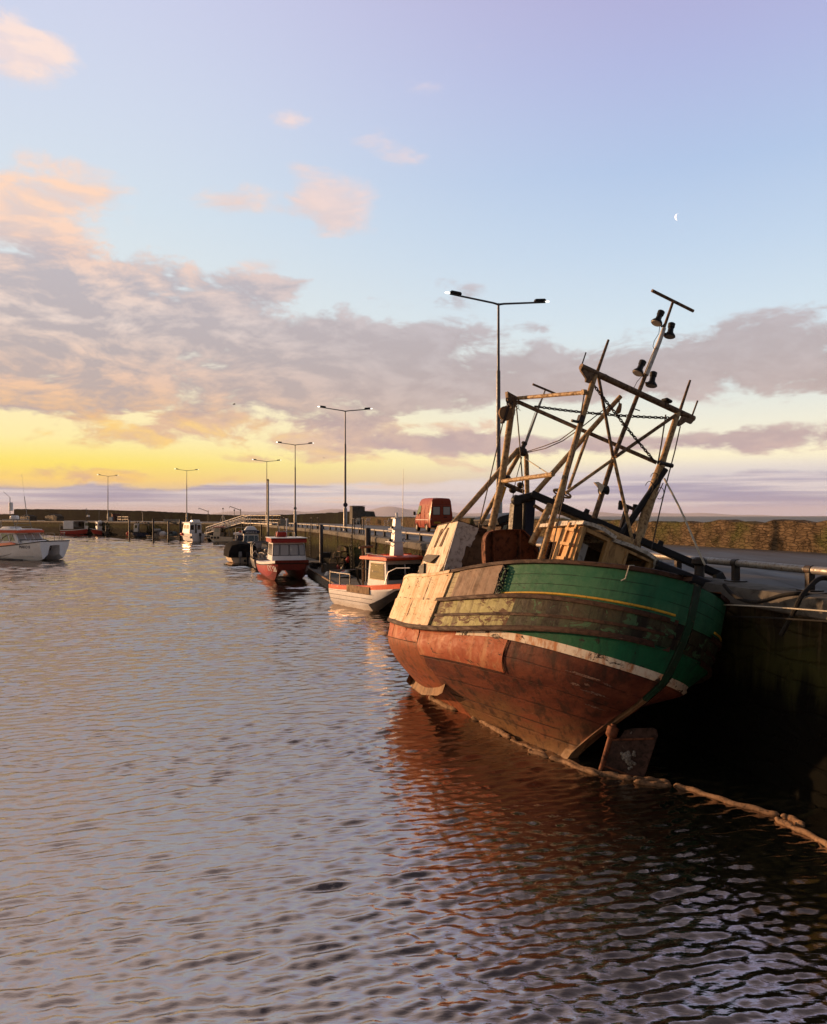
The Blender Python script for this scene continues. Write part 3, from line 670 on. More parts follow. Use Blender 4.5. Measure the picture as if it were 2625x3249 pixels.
def hullmat(name, base, alt, dirt, chip, camt, plank=7., rough=.6, seam=.8, damt=.4, cscale=3.5, scale=1.6, low=None, streak=None):
    """old paint over carvel planks; UV = metres along the boat, plank row up the side"""
    m, t, b = newmat(name); tc = t.new('ShaderNodeTexCoord'); uv = tc.outputs['UV']; P = tc.outputs['Object']; x, y, z = t.xyz(uv)
    q = t.map(P, sc=(.55, 1.5, 1.5))
    n1 = t.noise(q, scale, 6, .65, .3); n2 = t.noise(t.map(P, sc=(1, 1.6, 1.6)), scale*4, 8, .72, .6); n3 = t.noise(t.map(P, sc=(2.6, 2.6, .3)), 1.7, 5, .65, .2)
    c = t.mix(t.ss(n1, .35, .65), base, alt)
    if low:
        lw = t.m('ADD', y, t.m('MULTIPLY', t.m('SUBTRACT', n1, .5), 2.6)); c = t.mix(t.ss(lw, 2.2, .9), c, low)
    n5 = t.noise(t.map(P, sc=(7, 7, .5)), 1.5, 6, .7, .3); c = t.mix(t.m('MULTIPLY', t.ss(n3, .47, .66), damt*1.5, clamp=True), c, streak or dirt); c = t.mix(t.m('MULTIPLY', t.ss(n5, .54, .68), damt*1.1, clamp=True), c, dirt)
    c = t.mix(t.m('MULTIPLY', t.ss(n2, .52, .8), damt*1.6, clamp=True), c, dirt)
    if chip: c = t.mix(t.ss(t.noise(t.map(P, sc=(.8, 2.2, 2.2)), cscale, 9, .74, .9), .70-camt*.2, .715-camt*.2), c, chip)
    h = t.m('ADD', t.m('MULTIPLY', n2, .8), t.m('MULTIPLY', n1, .6))
    if plank:
        fr = t.m('FRACT', t.m('ADD', t.m('MULTIPLY', y, plank), t.m('MULTIPLY', n1, .10)))
        g = t.m('MINIMUM', fr, t.m('SUBTRACT', 1., fr)); sm = t.ss(g, .012, .05)
        nn = t.ss(t.noise(t.map(P, sc=(.8, 1, 1)), 2.4, 3), .36, .52)
        c = t.mix(t.m('MULTIPLY', t.m('MULTIPLY', t.m('SUBTRACT', 1., sm), seam), nn), c, tuple(k*.16 for k in dirt))
        h = t.m('ADD', h, t.m('MULTIPLY', sm, .9))
    t.put(b.inputs['Base Color'], c); t.put(b.inputs['Roughness'], t.ss(n2, .2, .8, rough-.12, rough+.25)); b.inputs['Specular IOR Level'].default_value = .18
    t.put(b.inputs['Normal'], t.bump(h, .42, .02))
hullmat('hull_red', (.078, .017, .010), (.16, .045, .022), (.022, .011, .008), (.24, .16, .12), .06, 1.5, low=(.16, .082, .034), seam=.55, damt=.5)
hullmat('hull_white', (.68, .6, .48), (.6, .5, .37), (.3, .1, .025), (.03, .02, .014), .72, 0, damt=.6, cscale=2.2, streak=(.42, .15, .04))
hullmat('hull_green', (.006, .088, .038), (.009, .11, .046), (.008, .05, .026), (.014, .014, .010), .5, 1., damt=.5, cscale=1.6)
hullmat('hull_green_upper', (.014, .105, .052), (.035, .13, .066), (.014, .07, .036), (.02, .045, .026), .15, 3., damt=.4)
hullmat('hull_scrubbed', (.028, .042, .022), (.045, .036, .02), (.012, .009, .007), (.045, .10, .05), .62, 1., damt=.9, cscale=2.2, seam=.9)
hullmat('hull_lichen', (.34, .32, .14), (.29, .27, .12), (.06, .035, .018), (.075, .032, .016), .85, 1., damt=.6, cscale=2.8)
hullmat('hull_cream', (.74, .60, .42), (.66, .5, .32), (.36, .2, .09), (.12, .09, .05), .52, 0, damt=.6, cscale=4, scale=2.2, streak=(.42, .25, .11))
hullmat('hull_cream_planks', (.42, .36, .22), (.34, .30, .17), (.16, .1, .05), (.2, .12, .06), .3, 5., damt=.4)
hullmat('hull_taupe', (.27, .18, .125), (.21, .14, .10), (.08, .05, .034), (.3, .26, .2), .02, 0, damt=.55, scale=1.1)
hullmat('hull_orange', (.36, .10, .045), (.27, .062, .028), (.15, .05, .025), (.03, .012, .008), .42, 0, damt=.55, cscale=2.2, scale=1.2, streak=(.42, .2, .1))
hullmat('hull_brown', (.28, .075, .03), (.2, .065, .026), (.085, .035, .016), (.1, .1, .03), .1, 0, damt=.6, scale=1.2)
hullmat('hull_sternwood', (.024, .04, .024), (.012, .06, .03), (.016, .014, .011), (.1, .07, .04), .4, 0, damt=.5)
hullmat('keel_wood', (.24, .14, .065), (.18, .1, .05), (.06, .035, .02), (.03, .02, .015), .35, 0, damt=.5)
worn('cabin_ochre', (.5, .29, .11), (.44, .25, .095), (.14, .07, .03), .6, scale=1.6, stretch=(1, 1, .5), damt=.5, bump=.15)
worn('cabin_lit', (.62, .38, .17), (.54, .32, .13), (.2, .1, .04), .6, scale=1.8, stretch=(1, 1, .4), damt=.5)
worn('roof_white', (.7, .64, .55), (.58, .52, .44), (.16, .13, .1), .7, scale=4, damt=.5, bump=.3)
worn('ply_cream', (.74, .62, .48), (.66, .53, .38), (.3, .18, .1), .65, scale=2.4, stretch=(1, 1, .3), damt=.5, bump=.2)
worn('ply_grey', (.62, .6, .57), (.54, .52, .49), (.17, .14, .12), .7, scale=1.8, damt=.45, bump=.15)
worn('ply_brown', (.15, .095, .055), (.12, .075, .04), (.05, .03, .018), .75, scale=2, damt=.5, bump=.2)
worn('rudder_rust', (.085, .042, .03), (.055, .03, .022), (.02, .013, .01), .8, scale=2.5, damt=.6, bump=.4, chip=(.16, .13, .11), camt=.35, cscale=4)
worn('scraped_paint', (.3, .2, .16), (.2, .11, .085), (.08, .03, .02), .8, scale=7, damt=.7, bump=.4)
worn('barnacle', (.3, .27, .23), (.16, .14, .12), (.06, .05, .045), .9, scale=9, damt=.6, bump=.6)
worn('cabin_void', (.015, .011, .009), (.02, .014, .01), rough=.9, bump=0)
boat = thing('fishing_boat', 'derelict wooden fishing boat with green and red hull, heeled over against the quay', 'boat', M=BM)
# ---- hull skin
NTT = 90
ts = [(i/NTT)**1.25 for i in range(NTT+1)]
ws = []
for j in range(len(ROWS)-1):
    k = 6 if j < 4 else (4 if j in (5, 9) else 3)
    ws += [j+i/k for i in range(k)]
ws.append(len(ROWS)-1-1e-6)
MATN = ['hull_red', 'hull_white', 'hull_green', 'hull_green_upper', 'hull_scrubbed', 'hull_lichen', 'hull_cream', 'hull_cream_planks', 'hull_brown', 'hull_orange']
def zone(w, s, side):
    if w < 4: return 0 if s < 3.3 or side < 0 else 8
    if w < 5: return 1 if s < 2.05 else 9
    if w < 6: return 2 if s < 1.75 else 9
    if w < 8: return 4 if (s < .62 or side < 0) else 5
    if w < 10: return 3 if (s < 1.2 or side < 0) else 7
mb = MB()
for side in (1, -1):
    STB[0] = side < 0
    rows = [[Hpt(w, t) for t in ts] for w in ws]
    uvs = [[(p.x, w) for p in r] for w, r in zip(ws, rows)]
    if side < 0: rows = [[sq(p) for p in r] for r in rows]
    nf = len(mb.f); mb.grid(rows, uvs, flip=(side > 0))
    Cn = len(ts)
    for i in range(len(ws)-1):
        for k in range(Cn-1):
            mb.mi[nf+i*(Cn-1)+k] = zone((ws[i]+ws[i+1])/2, (rows[i][k].x+rows[i][k+1].x)/2, side)
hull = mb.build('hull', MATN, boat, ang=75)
STB[0] = 0
tag(hull, 'planked hull, green topsides over a white stripe and red bottom')
# inner bulwark, deck
mb = MB()
for side in (1, -1):
    STB[0] = side < 0; rows = []
    for w in (9.999, 9.5, 9.05):
        rows.append([Hs(w, s, -.11) for s in np.linspace(-1.7, 7.4, 40)])
    rows.append([V(p.x, 0, p.z+.06) for p in rows[-1]])
    if side < 0: rows = [[sq(p) for p in r] for r in rows]
    mb.grid(rows, flip=side < 0)
mb.build('deck', 'deck_board', boat); STB[0] = 0
def sweep(js, s0, s1, wd, hg, off, mat, name, n=50, sides=(1, -1), w=None):
    """timber of rectangular section run along hull row js"""
    for side in sides:
        STB[0] = side < 0; mb = MB(); rows = []
        for s in np.linspace(s0, s1, n):
            p = Hs(w if w is not None else js, float(s)); q = Hs(w if w is not None else js, float(s), .05); nrm = (q-p); nrm = nrm.normalized() if nrm.length > 1e-6 else V(-1, 0, 0)
            c = p+nrm*off
            r = [c+V(0, 0, hg/2)-nrm*.01, c+nrm*wd*.8+V(0, 0, hg/2), c+nrm*wd+V(0, 0, hg*.3), c+nrm*wd-V(0, 0, hg*.3), c+nrm*wd*.8-V(0, 0, hg/2), c-V(0, 0, hg/2)-nrm*.01]
            rows.append(r if side > 0 else [sq(k) for k in r])
        rows = [r+[r[0]] for r in rows]
        mb.grid(rows, flip=side < 0); mb.build(name, mat, boat, ang=40)
    STB[0] = 0
# rail cap and rubbing strakes
def rail(s0, s1, side, mat, name, n=60, lift=.0, wd=.17):
    STB[0] = side < 0; mb = MB(); rows = []
    for s in np.linspace(s0, s1, n):
        p = Hs(9.999, float(s)); q = Hs(9.999, float(s), .05); nrm = q-p; nrm = nrm.normalized() if nrm.length > 1e-6 else V(-1, 0, 0)
        a = p+nrm*.055; c = p-nrm*wd
        r = [a+V(0, 0, -.005), a+V(0, 0, .06), a-nrm*.02+V(0, 0, .075), c+V(0, 0, .075), c, a+V(0, 0, -.005)]
        rows.append(r if side > 0 else [sq(k) for k in r])
    mb.grid(rows, flip=side < 0); mb.build(name, mat, boat, ang=40); STB[0] = 0
rail(-1.93, 2.85, 1, 'dark_wood', 'rail_cap'); rail(-1.93, 7.5, -1, 'dark_wood', 'rail_cap')
rail(2.9, 7.6, 1, 'hull_cream', 'rail_cap', wd=.12)
sweep(8, -1.98, 3.05, .05, .085, 0, 'dark_wood', 'rubbing_strake')
sweep(7, -1.96, 2.95, .022, .055, 0, 'dark_wood', 'rubbing_strake')
sweep(6, -1.92, 7.5, .06, .10, 0, 'dark_wood', 'rubbing_strake')
for side in (1, -1):
    STB[0] = side < 0; mb = MB(); pts = [Hs(8.98, float(s), .012) for s in np.linspace(-1.95, 1.0, 30)]
    if side < 0: pts = [sq(p) for p in pts]
    mb.tube(pts, .021, 6); mb.build('yellow_line', 'yellow_paint', boat)
STB[0] = 0
# ---- sheets of steel and ply nailed over the planks
def sheet(name, mat, wlo, whi, s0, s1, off, nw=8, ns=14, label=None, edge=None, parent=None):
    """s0,s1: either numbers or functions of w"""
    f = lambda q, w: q(w) if callable(q) else q
    out, inn, uv = [], [], []
    for i in range(nw+1):
        w = wlo+(whi-wlo)*i/nw; w = min(w, 9.999); a, b = f(s0, w), f(s1, w); r = random.Random(i*7+int(s1(w)*10 if callable(s1) else s1*10))
        ss = [a+(b-a)*k/ns for k in range(ns+1)]
        if edge: ss[-1] += r.uniform(-edge, edge); ss[0] += r.uniform(-edge, edge)
        out.append([Hs(w, s, off+.004*math.sin(s*5+i)) for s in ss]); inn.append([Hs(w, s, .001) for s in ss]); uv.append([(s, w) for s in ss])
    mb = MB(); R, Cn = nw+1, ns+1
    mb.grid(out, uv, flip=True)
    o = len(mb.v); ring = [out[0][k] for k in range(Cn)]+[out[i][-1] for i in range(1, R)]+[out[-1][k] for k in range(Cn-2, -1, -1)]+[out[i][0] for i in range(R-2, 0, -1)]
    rin = [inn[0][k] for k in range(Cn)]+[inn[i][-1] for i in range(1, R)]+[inn[-1][k] for k in range(Cn-2, -1, -1)]+[inn[i][0] for i in range(R-2, 0, -1)]
    n = len(ring); mb.add(ring+rin, [(i, (i+1) % n, n+(i+1) % n, n+i) for i in range(n)])
    ob = mb.build(name, mat, boat, ang=40)
    if label: tag(ob, label)
    return ob
sheet('cladding_sheet', 'hull_taupe', 8.06, 9.99, lambda w: 1.22, lambda w: 2.62-.05*(w-8), .022, label='bare grey brown sheet below the hanging chain')
sheet('cladding_sheet', 'hull_cream', 8.0, 9.999, lambda w: 2.88-.05*(w-8), 7.5, .034, nw=10, ns=46, label='sunlit cream sheet wrapping the shoulder of the hull', edge=.012)
sheet('cladding_sheet', 'hull_cream', 6.05, 8.02, lambda w: 3.0-.02*(w-6), 7.5, .05, nw=10, ns=46, label='lower sunlit cream sheet', edge=.012)
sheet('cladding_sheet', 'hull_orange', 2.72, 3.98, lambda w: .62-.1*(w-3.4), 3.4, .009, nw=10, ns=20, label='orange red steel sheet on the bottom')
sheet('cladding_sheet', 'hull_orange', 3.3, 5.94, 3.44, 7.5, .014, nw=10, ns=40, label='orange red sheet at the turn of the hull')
for w0_, w1_, s_, o_ in ((8.05, 9.9, 3.62, .045), (6.6, 7.98, 4.1, .06), (3.9, 5.9, 4.1, .02), (3.4, 5.9, 4.9, .02), (4.3, 5.6, 3.75, .02)):
    MB().tube([Hs(float(w), s_+.008*math.sin(w*2.3)+.004*math.sin(w*7), o_-.002) for w in np.linspace(w0_, w1_, 12)], [.001]+[.005, .007, .004, .006, .0075, .003, .005, .007, .004, .005]+[.001], 4).build('plate_seam', 'dark_wood', boat)
for w_, a_, b_ in ((2.72, .75, 3.35), (3.32, 3.5, 7.), (1.55, .2, 3.2), (.75, -.3, 2.2)):
    MB().tube([Hs(w_, float(s), .02) for s in np.linspace(a_, b_, 24)], .008, 4).build('plate_seam', 'dark_wood', boat)
MB().tube([Hs(float(w), .62-.1*(float(w)-3.4), .022) for w in np.linspace(2.72, 3.98, 8)], .009, 4).build('plate_seam', 'dark_wood', boat)
# bolt heads, scuppers, draught marks
mb = MB()
for s in (2.95, 3.6, 4.3, 5.0):
    for w in (8.1, 9.9): p = Hs(w, s, .04); mb.ball(p, .012, 6)
for s in np.linspace(1.3, 2.5, 8): mb.ball(Hs(9.9, float(s), .024), .006, 6); mb.ball(Hs(8.2, float(s), .024), .006, 6)
for w in np.linspace(8.3, 9.8, 7): mb.ball(Hs(float(w), 1.27, .024), .006, 6)
mb.build('nail_heads', 'dark_steel', boat)
for s, w, l in ((3.35, 8.15, .14), (4.55, 8.13, .13)):
    mb = MB(); a = Hs(w-.07, s, .062); b = Hs(w+.14, s-.05, .062); c = Hs(w+.14, s+.07, .062); d = Hs(w-.07, s+.12, .062)
    mb.prism([a, d, c, b], .008); mb.build('scupper', 'cabin_void', boat)
def mark(s, w, l, h, mat='roof_white'):
    pts = []; r = random.Random(int(s*100)+int(w*10)); n = 22
    for i in range(n):
        an = 2*PI*i/n; k = r.uniform(.45, 1.2)
        pts.append(Hs(w+h*math.sin(an)*k, s+l*math.cos(an)*k, .006))
    mb = MB(); mb.hexa([p-V(0, .004, 0) for p in pts], pts); mb.build('scrape_mark', mat, boat)
for px, py, l, h in ((1250, 858, .24, .045), (1205, 905, .08, .05), (1280, 912, .05, .04), (1398, 908, .06, .04), (1320, 960, .18, .045), (1325, 1048, .12, .04)):
    best = seek(Z1(px, py), 2., 4.6)
    mark(float(best[1]), float(best[2]), l, h, 'scraped_paint')
# ---- sternpost, keel, rudder
prof = [(-1.95, 3.40), (-2.0, 3.08), (-2.02, 2.79), (-2.0, 2.5), (-1.95, 2.18), (-1.865, 1.88), (-1.76, 1.64), (-1.47, 1.33), (-1.18, 1.075), (-.87, .84), (-.5, .615), (-.24, .41), (-.06, .15), (.02, -.05), (.05, -.35)]
mb = MB(); rows = []
for i, (s, v) in enumerate(prof):
    a = V(*prof[max(0, i-1)], 0); b = V(*prof[min(len(prof)-1, i+1)], 0); tt = (b-a).normalized(); n = V(-abs(tt.y), tt.x if tt.y < 0 else -tt.x, 0); n = V(tt.y, -tt.x, 0)
    if n.x > 0: n = -n
    wd = [.075]*6+[.065, .05, .04, .04, .05, .07, .1, .12, .12]; wd = wd[i]; dp = .016 if i < 9 else .03
    o = V(s, 0, v)+V(n.x, 0, n.y)*dp; c = V(s, 0, v)-V(n.x, 0, n.y)*.16
    rows.append([c+V(0, wd, 0), o+V(0, wd*.85, 0), o-V(0, wd*.85, 0), c-V(0, wd, 0)])
mb.grid(rows[:8]); mb.build('sternpost', 'hull_sternwood', boat)
mb = MB(); mb.grid(rows[7:]); mb.build('keel', 'keel_wood', boat)
mb = MB(); mb.box(.0, 7.1, -.1, .1, -.5, -.02); mb.build('keel', 'keel_wood', boat)
sr = -1.0   # rudder hangs below the overhang, blade turned
rp = [(355, 250), (385, 205), (430, 192), (575, 187), (600, 200), (607, 240), (512, 530), (505, 620), (200, 600), (222, 490)]
# rudder blade: hinge from pixels in the centre plane, blade swung towards starboard
top = Lu(ZR(300, 215), 0.); bot = Lu(ZR(222, 490), 0.); ax = (bot-top).normalized()
def rud(p):
    # the blade plane contains the stock and a direction aft and to starboard
    dirn = V(-.62, -.78, 0); dirn = (dirn-ax*dirn.dot(ax)).normalized(); n = ax.cross(dirn)
    o = BI @ CAM; e = BI @ (CAM+V((p[0]-CX)/FL, 1, -(p[1]-HY)/FL))-o
    return o+e*((top-o).dot(n)/e.dot(n))
rudder_n = ax.cross((V(-.62, -.78, 0)-ax*V(-.62, -.78, 0).dot(ax)).normalized())
mb = MB(); pl = [rud(ZR(*p)) for p in [(290, 270)]+rp]; mb.hexa([p+rudder_n*.025 for p in pl], [p-rudder_n*.025 for p in pl]); rdr = mb.build('rudder', 'rudder_rust', boat, bevel=.01); tag(rdr, 'rusty rudder blade with a pale patch')
mb = MB(); a0, b0 = rud(ZR(312, 165)), rud(ZR(222, 490)); mb.tube([a0, top, b0, b0+ax*.3], .05, 10); mb.lathe(top-ax*.1, ax, [(0, .06), (.02, .1), (.16, .1), (.2, .06)], 12); mb.build('rudder_stock', 'rust', rdr)
for (p, q) in (((300, 268), (580, 260)), ((235, 437), (440, 515))):
    mb = MB(); a, b = rud(ZR(*p)), rud(ZR(*q)); mb.tube([a-rudder_n*.03, b-rudder_n*.03], .018, 6); mb.tube([a+rudder_n*.03, b+rudder_n*.03], .018, 6); mb.build('strap', 'rust', rdr)
mb = MB(); c = rud(ZR(408, 372)); rr = random.Random(4); pts = [c+(rud(ZR(408+rr.uniform(.75, 1.2)*42*math.cos(a), 372+rr.uniform(.75, 1.2)*38*math.sin(a)))-c) for a in [2*PI*i/14 for i in range(14)]]
sgn = 1 if ((BI @ CAM)-c).dot(rudder_n) > 0 else -1
for k in range(26):
    a_, q_ = rr.uniform(0, 2*PI), rr.random()**.6; p = rud(ZR(408+52*q_*math.cos(a_), 380+62*q_*math.sin(a_)*(1.5 if math.sin(a_) > 0 else .8))); mb.ball(p+rudder_n*.02*sgn, rr.uniform(.03, .055)*(1.2-q_*.6), 8)
mb.build('barnacle_patch', 'barnacle', rdr)
# bilge ledge: weeded timber along the turn of the bilge
def ledge():
    pts = [(92, 836), (120, 868), (170, 896), (200, 912), (300, 940), (400, 948), (432, 925)]
    return [(b[0], b[2], b[1]) for b in (seek(Z1(*p), 1., 3.6, 2.2) for p in pts[2:])]
LD = ledge()
mb = MB(); rows = []
for e, w, s in LD:
    p = Hs(w+.08, s, .0); o = Hs(w+.02, s, .17); n = (o-p).normalized(); rows.append([p+V(0, 0, .04), o+V(0, 0, .02)-n*.03, o, o-V(0, 0, .03)-n*.02, p-V(0, 0, .03)])
mb.grid(rows); mb.grid([rows[-1][:3], rows[-1][:2:-1]+[rows[-1][2]]]); mb.build('bilge_ledge', 'keel_wood', boat)
# ---- wheelhouse
S0 = .32
pa = Ls(ZC(712, 588), S0); stp = Ls(ZC(1022, 705), S0); sta = Ls(ZC(1505, 945), S0)
uP, uT, uS = pa.y, stp.y, sta.y; vR = pa.z; vR2 = stp.z-.10
s1 = Lu(ZC(322, 520), uP).x
wb_ = 1.9
def wallq(mb, a, b, zlo, zhi, holes, tk, horizontal=True):
    """upright wall from a to b (boat x,y pairs) with rectangular holes given as (f0,f1,z0,z1)"""
    a = V(*a, 0); b = V(*b, 0); d = b-a; n = V(d.y, -d.x, 0).normalized()*tk
    xs = sorted({0., 1.}|{h[0] for h in holes}|{h[1] for h in holes}); zs = sorted({zlo, zhi}|{h[2] for h in holes}|{h[3] for h in holes})
    for x0, x1 in zip(xs, xs[1:]):
        for z0, z1 in zip(zs, zs[1:]):
            if any(h[0]-1e-6 <= x0 and x1 <= h[1]+1e-6 and h[2]-1e-6 <= z0 and z1 <= h[3]+1e-6 for h in holes): continue
            p, q = a+d*x0, a+d*x1
            mb.hexa([p+V(0, 0, z0), q+V(0, 0, z0), q+n+V(0, 0, z0), p+n+V(0, 0, z0)], [p+V(0, 0, z1), q+V(0, 0, z1), q+n+V(0, 0, z1), p+n+V(0, 0, z1)])
# aft face: opening 1 beside the corner, opening 2 near the starboard end
o1 = [Ls(ZC(*p), S0) for p in ((720, 655), (965, 745), (850, 1030), (625, 1015))]; o2 = [Ls(ZC(*p), S0) for p in ((1190, 880), (1425, 985), (1345, 1100), (1140, 1070))]
fr = lambda u: (uP-u)/(uP-uS)
h1 = (fr(o1[0].y), fr(o1[1].y), 2.4, (o1[0].z+o1[1].z)/2); h2 = (fr(o2[0].y), fr(o2[1].y), 2.6, (o2[0].z+o2[1].z)/2)
mb = MB(); wallq(mb, (S0, uP), (S0, uS), wb_, vR2, [h1, h2], -.07)
mb.hexa([V(S0, uP, vR2), V(S0, uT, vR2), V(S0+.07, uT, vR2), V(S0+.07, uP, vR2)], [V(S0, uP, vR), V(S0, uT, vR), V(S0+.07, uT, vR), V(S0+.07, uP, vR)])
wh = mb.build('wheelhouse', 'cabin_ochre', boat); tag(wh, 'ochre wheelhouse with two open doorways and a ladder')
# port side with forward windows
w0 = Lu(ZC(395, 600), uP); w1 = Lu(ZC(265, 860), uP); fz = lambda s: (s-S0)/(s1-S0)
L1 = s1-S0
hp = (.60, .94, vR-1.15, vR-.3)
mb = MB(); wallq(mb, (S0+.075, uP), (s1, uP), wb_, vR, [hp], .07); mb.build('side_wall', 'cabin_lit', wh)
mb = MB(); wallq(mb, (s1, uP), (s1, uS), wb_, vR, [(.1, .45, vR-.9, vR-.25), (.55, .9, vR-.9, vR-.25)], .07); wallq(mb, (s1, uS), (S0, uS), wb_, vR2, [], .07); mb.build('side_wall', 'cabin_ochre', wh)
mb = MB(); sa, sb_ = S0+L1*hp[0], S0+L1*hp[1]
for s in (sa, (sa+sb_)/2-.03, sb_-.06): mb.box(s, s+.06, uP-.06, uP+.012, hp[2], hp[3])
mb.box(sa-.03, sb_+.03, uP-.06, uP+.03, hp[2]-.05, hp[2]+.002); mb.build('window_frame', 'dark_wood', wh)
mb = MB(); mb.box(sa+.02, sb_-.02, uP-.05, uP-.042, hp[2], hp[3]); mb.build('window', 'glass', wh)
# inside: dark linings, hanging door
mb = MB(); mb.box(S0+.95, S0+1.0, uS+.08, uP-.08, wb_, vR2-.03); mb.build('bulkhead', 'ply_brown', wh)
mb = MB(); y0 = uP-(uP-uS)*h1[0]; y1 = uP-(uP-uS)*h1[1]
mb.box(S0+.3, S0+.34, y1+.18, y1+.5, 2.4, h1[3]-.15); mb.build('inner_door', 'ply_grey', wh)
mb = MB(); mb.box(S0-.02, S0+.09, y1-.07, y1+.002, 2.4, h1[3]+.03); mb.box(S0-.015, S0+.09, y0-.002, y0+.05, 2.4, h1[3]+.03); mb.box(S0-.022, S0+.09, y1+.004, y0-.004, h1[3]-.002, h1[3]+.06); mb.build('door_frame', 'cabin_ochre', wh)
y2 = uP-(uP-uS)*h2[0]; y3 = uP-(uP-uS)*h2[1]
mb = MB(); mb.box(S0-.02, S0+.09, y3-.05, y3+.002, 2.5, h2[3]+.02); mb.box(S0-.02, S0+.09, y2-.002, y2+.05, 2.5, h2[3]+.02); mb.box(S0-.024, S0+.09, y3+.004, y2-.004, h2[3]-.002, h2[3]+.05); mb.build('door_frame', 'cabin_ochre', wh)
# corner boards and rim of the roof
mb = MB(); mb.box(S0-.03, S0+.1, uP-.02, uP+.035, wb_, vR-.02); mb.box(S0-.028, S0+.02, uT-.035, uT+.035, wb_, vR2); mb.build('corner_board', 'cabin_ochre', wh)
def roof(u0, u1, z, ov, nm):
    rows = []
    for k in range(9):
        u = u0+(u1-u0)*k/8; c = .05*math.sin(PI*k/8); jag = .012*math.sin(k*2.1)
        rows.append([V(S0-ov+jag, u, z+c), V(S0-ov-.01+jag, u, z+c+.07), V((S0+s1)/2, u, z+c+.1), V(s1+.12, u, z+c+.07), V(s1+.12, u, z+c)])
    mb = MB(); mb.grid(rows, flip=u1 < u0)
    for r, fl in ((rows[0], 0), (rows[-1], 1)): mb.add(r, [tuple(range(5)) if fl else tuple(range(4, -1, -1))])
    mb.add([r[0] for r in rows]+[r[-1] for r in rows], [(i, i+1, 10+i, 9+i) for i in range(8)])
    mb.build(nm, 'roof_white', wh, ang=30)
roof(uP+.1, uT-.03, vR, .07, 'roof'); roof(uT-.035, uS-.1, vR2, .06, 'roof')
# ladder on the port side
a0, a1 = Lu(ZC(555, 552), uP+.1), Lu(ZC(632, 572), uP+.1); b0, b1 = Lu(ZC(388, 1025), uP+.1), Lu(ZC(470, 1025), uP+.1)
mb = MB()
for a, b in ((a0, b0), (a1, b1)):
    d = (b-a); e = b+d*.25; mb.hexa([a+V(-.03, -.03, 0), a+V(.03, -.03, 0), a+V(.03, .03, 0), a+V(-.03, .03, 0)][::-1], [e+V(-.03, -.03, 0), e+V(.03, -.03, 0), e+V(.03, .03, 0), e+V(-.03, .03, 0)][::-1])
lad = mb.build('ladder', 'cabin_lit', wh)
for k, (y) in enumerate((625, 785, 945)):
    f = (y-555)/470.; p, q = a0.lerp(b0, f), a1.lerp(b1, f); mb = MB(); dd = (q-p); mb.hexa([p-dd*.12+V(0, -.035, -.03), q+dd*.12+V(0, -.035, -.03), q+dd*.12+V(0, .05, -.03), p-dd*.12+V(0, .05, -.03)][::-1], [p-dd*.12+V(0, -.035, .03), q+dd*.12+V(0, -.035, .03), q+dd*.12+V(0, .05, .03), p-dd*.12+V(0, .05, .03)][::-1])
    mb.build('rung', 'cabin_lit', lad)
# bracket with rope at the starboard end of the aft face
mb = MB(); c = Ls(ZC(1505, 990), S0-.06); mb.tube([c+V(0, .05*math.cos(a), .08*math.sin(a)) for a in [2*PI*i/12 for i in range(13)]], .022, 6); mb.tube([c+V(0, 0, -.1), c+V(0, .06, -.25), c+V(0, .02, -.3)], .03, 6); mb.build('rope_coil', 'rope_white', wh)
# ---- gantry over the stern
GS = 1.2
gantry_top = [Ls(Z3(745, 28), GS), Ls(Z3(1522, 388), GS)]
P3 = lambda x, y, s: Ls(Z3(x, y), s)
P4 = lambda x, y, s: Ls(Z4(x, y), s)
mb = MB(); mb.tube(gantry_top, .068, 12); gantry = mb.build('gantry', 'spar_dark', boat); tag(gantry, 'goalpost gantry with cross bar and braces')
def bar(name, a, b, r, mat='spar_paint', parent=None, n=10, ext=0):
    a, b = Vector(a), Vector(b); b = b+(b-a)*ext
    mb = MB(); mb.tube([a, b], r, n); return mb.build(name, mat, parent or boat)
bar('leg', P3(850, 60, GS), P3(478, 1330, GS), [.062, .062], parent=gantry, ext=.25)
mb = MB(); a, b = P3(1415, 340, GS), P3(1130, 1240, GS); mb.tube([a, a.lerp(b, .35), a.lerp(b, .5), b+(b-a)*.3], [.065, .07, .105, .115], 12); mb.build('leg', 'spar_paint', gantry)
bar('top_spike', P3(862, 55, GS), P4(455, 690, GS), [.036, .026], 'spar_dark', gantry); bar('top_spike', P4(1245, 1465, GS), P4(1355, 1135, GS), [.036, .026], 'spar_dark', gantry)
bar('top_spike', P4(165, 955, GS), P4(207, 828, GS), .014, 'dark_steel', gantry); bar('top_spike', P4(1375, 1530, GS), P4(1437, 1360, GS), .02, 'spar_dark', gantry)
for poly in (((145, 1005), (300, 1060), (250, 1165), (205, 1150), (205, 1110), (150, 1030)), ((1265, 1530), (1400, 1570), (1365, 1615), (1310, 1590), (1240, 1640), (1210, 1630))):
    q = [P4(*p, GS-.04) for p in poly]; mb = MB(); mb.hexa([p-V(.015, 0, 0) for p in q], [p+V(.035, 0, 0) for p in q]); mb.build('gusset_plate', 'spar_dark', gantry)
bar('brace', P3(866, 95, GS+.02), P3(966, 645, GS+.05), .034, 'spar_dark', gantry); bar('brace', P3(972, 655, GS+.05), P3(1090, 1180, GS), .036, 'spar_paint', gantry, ext=.1)
bar('brace', P3(1398, 362, GS), P3(985, 650, GS+.06), .038, 'spar_dark', gantry); bar('brace', P3(960, 672, GS+.08), P3(640, 900, GS+.3), .034, 'spar_paint', gantry)
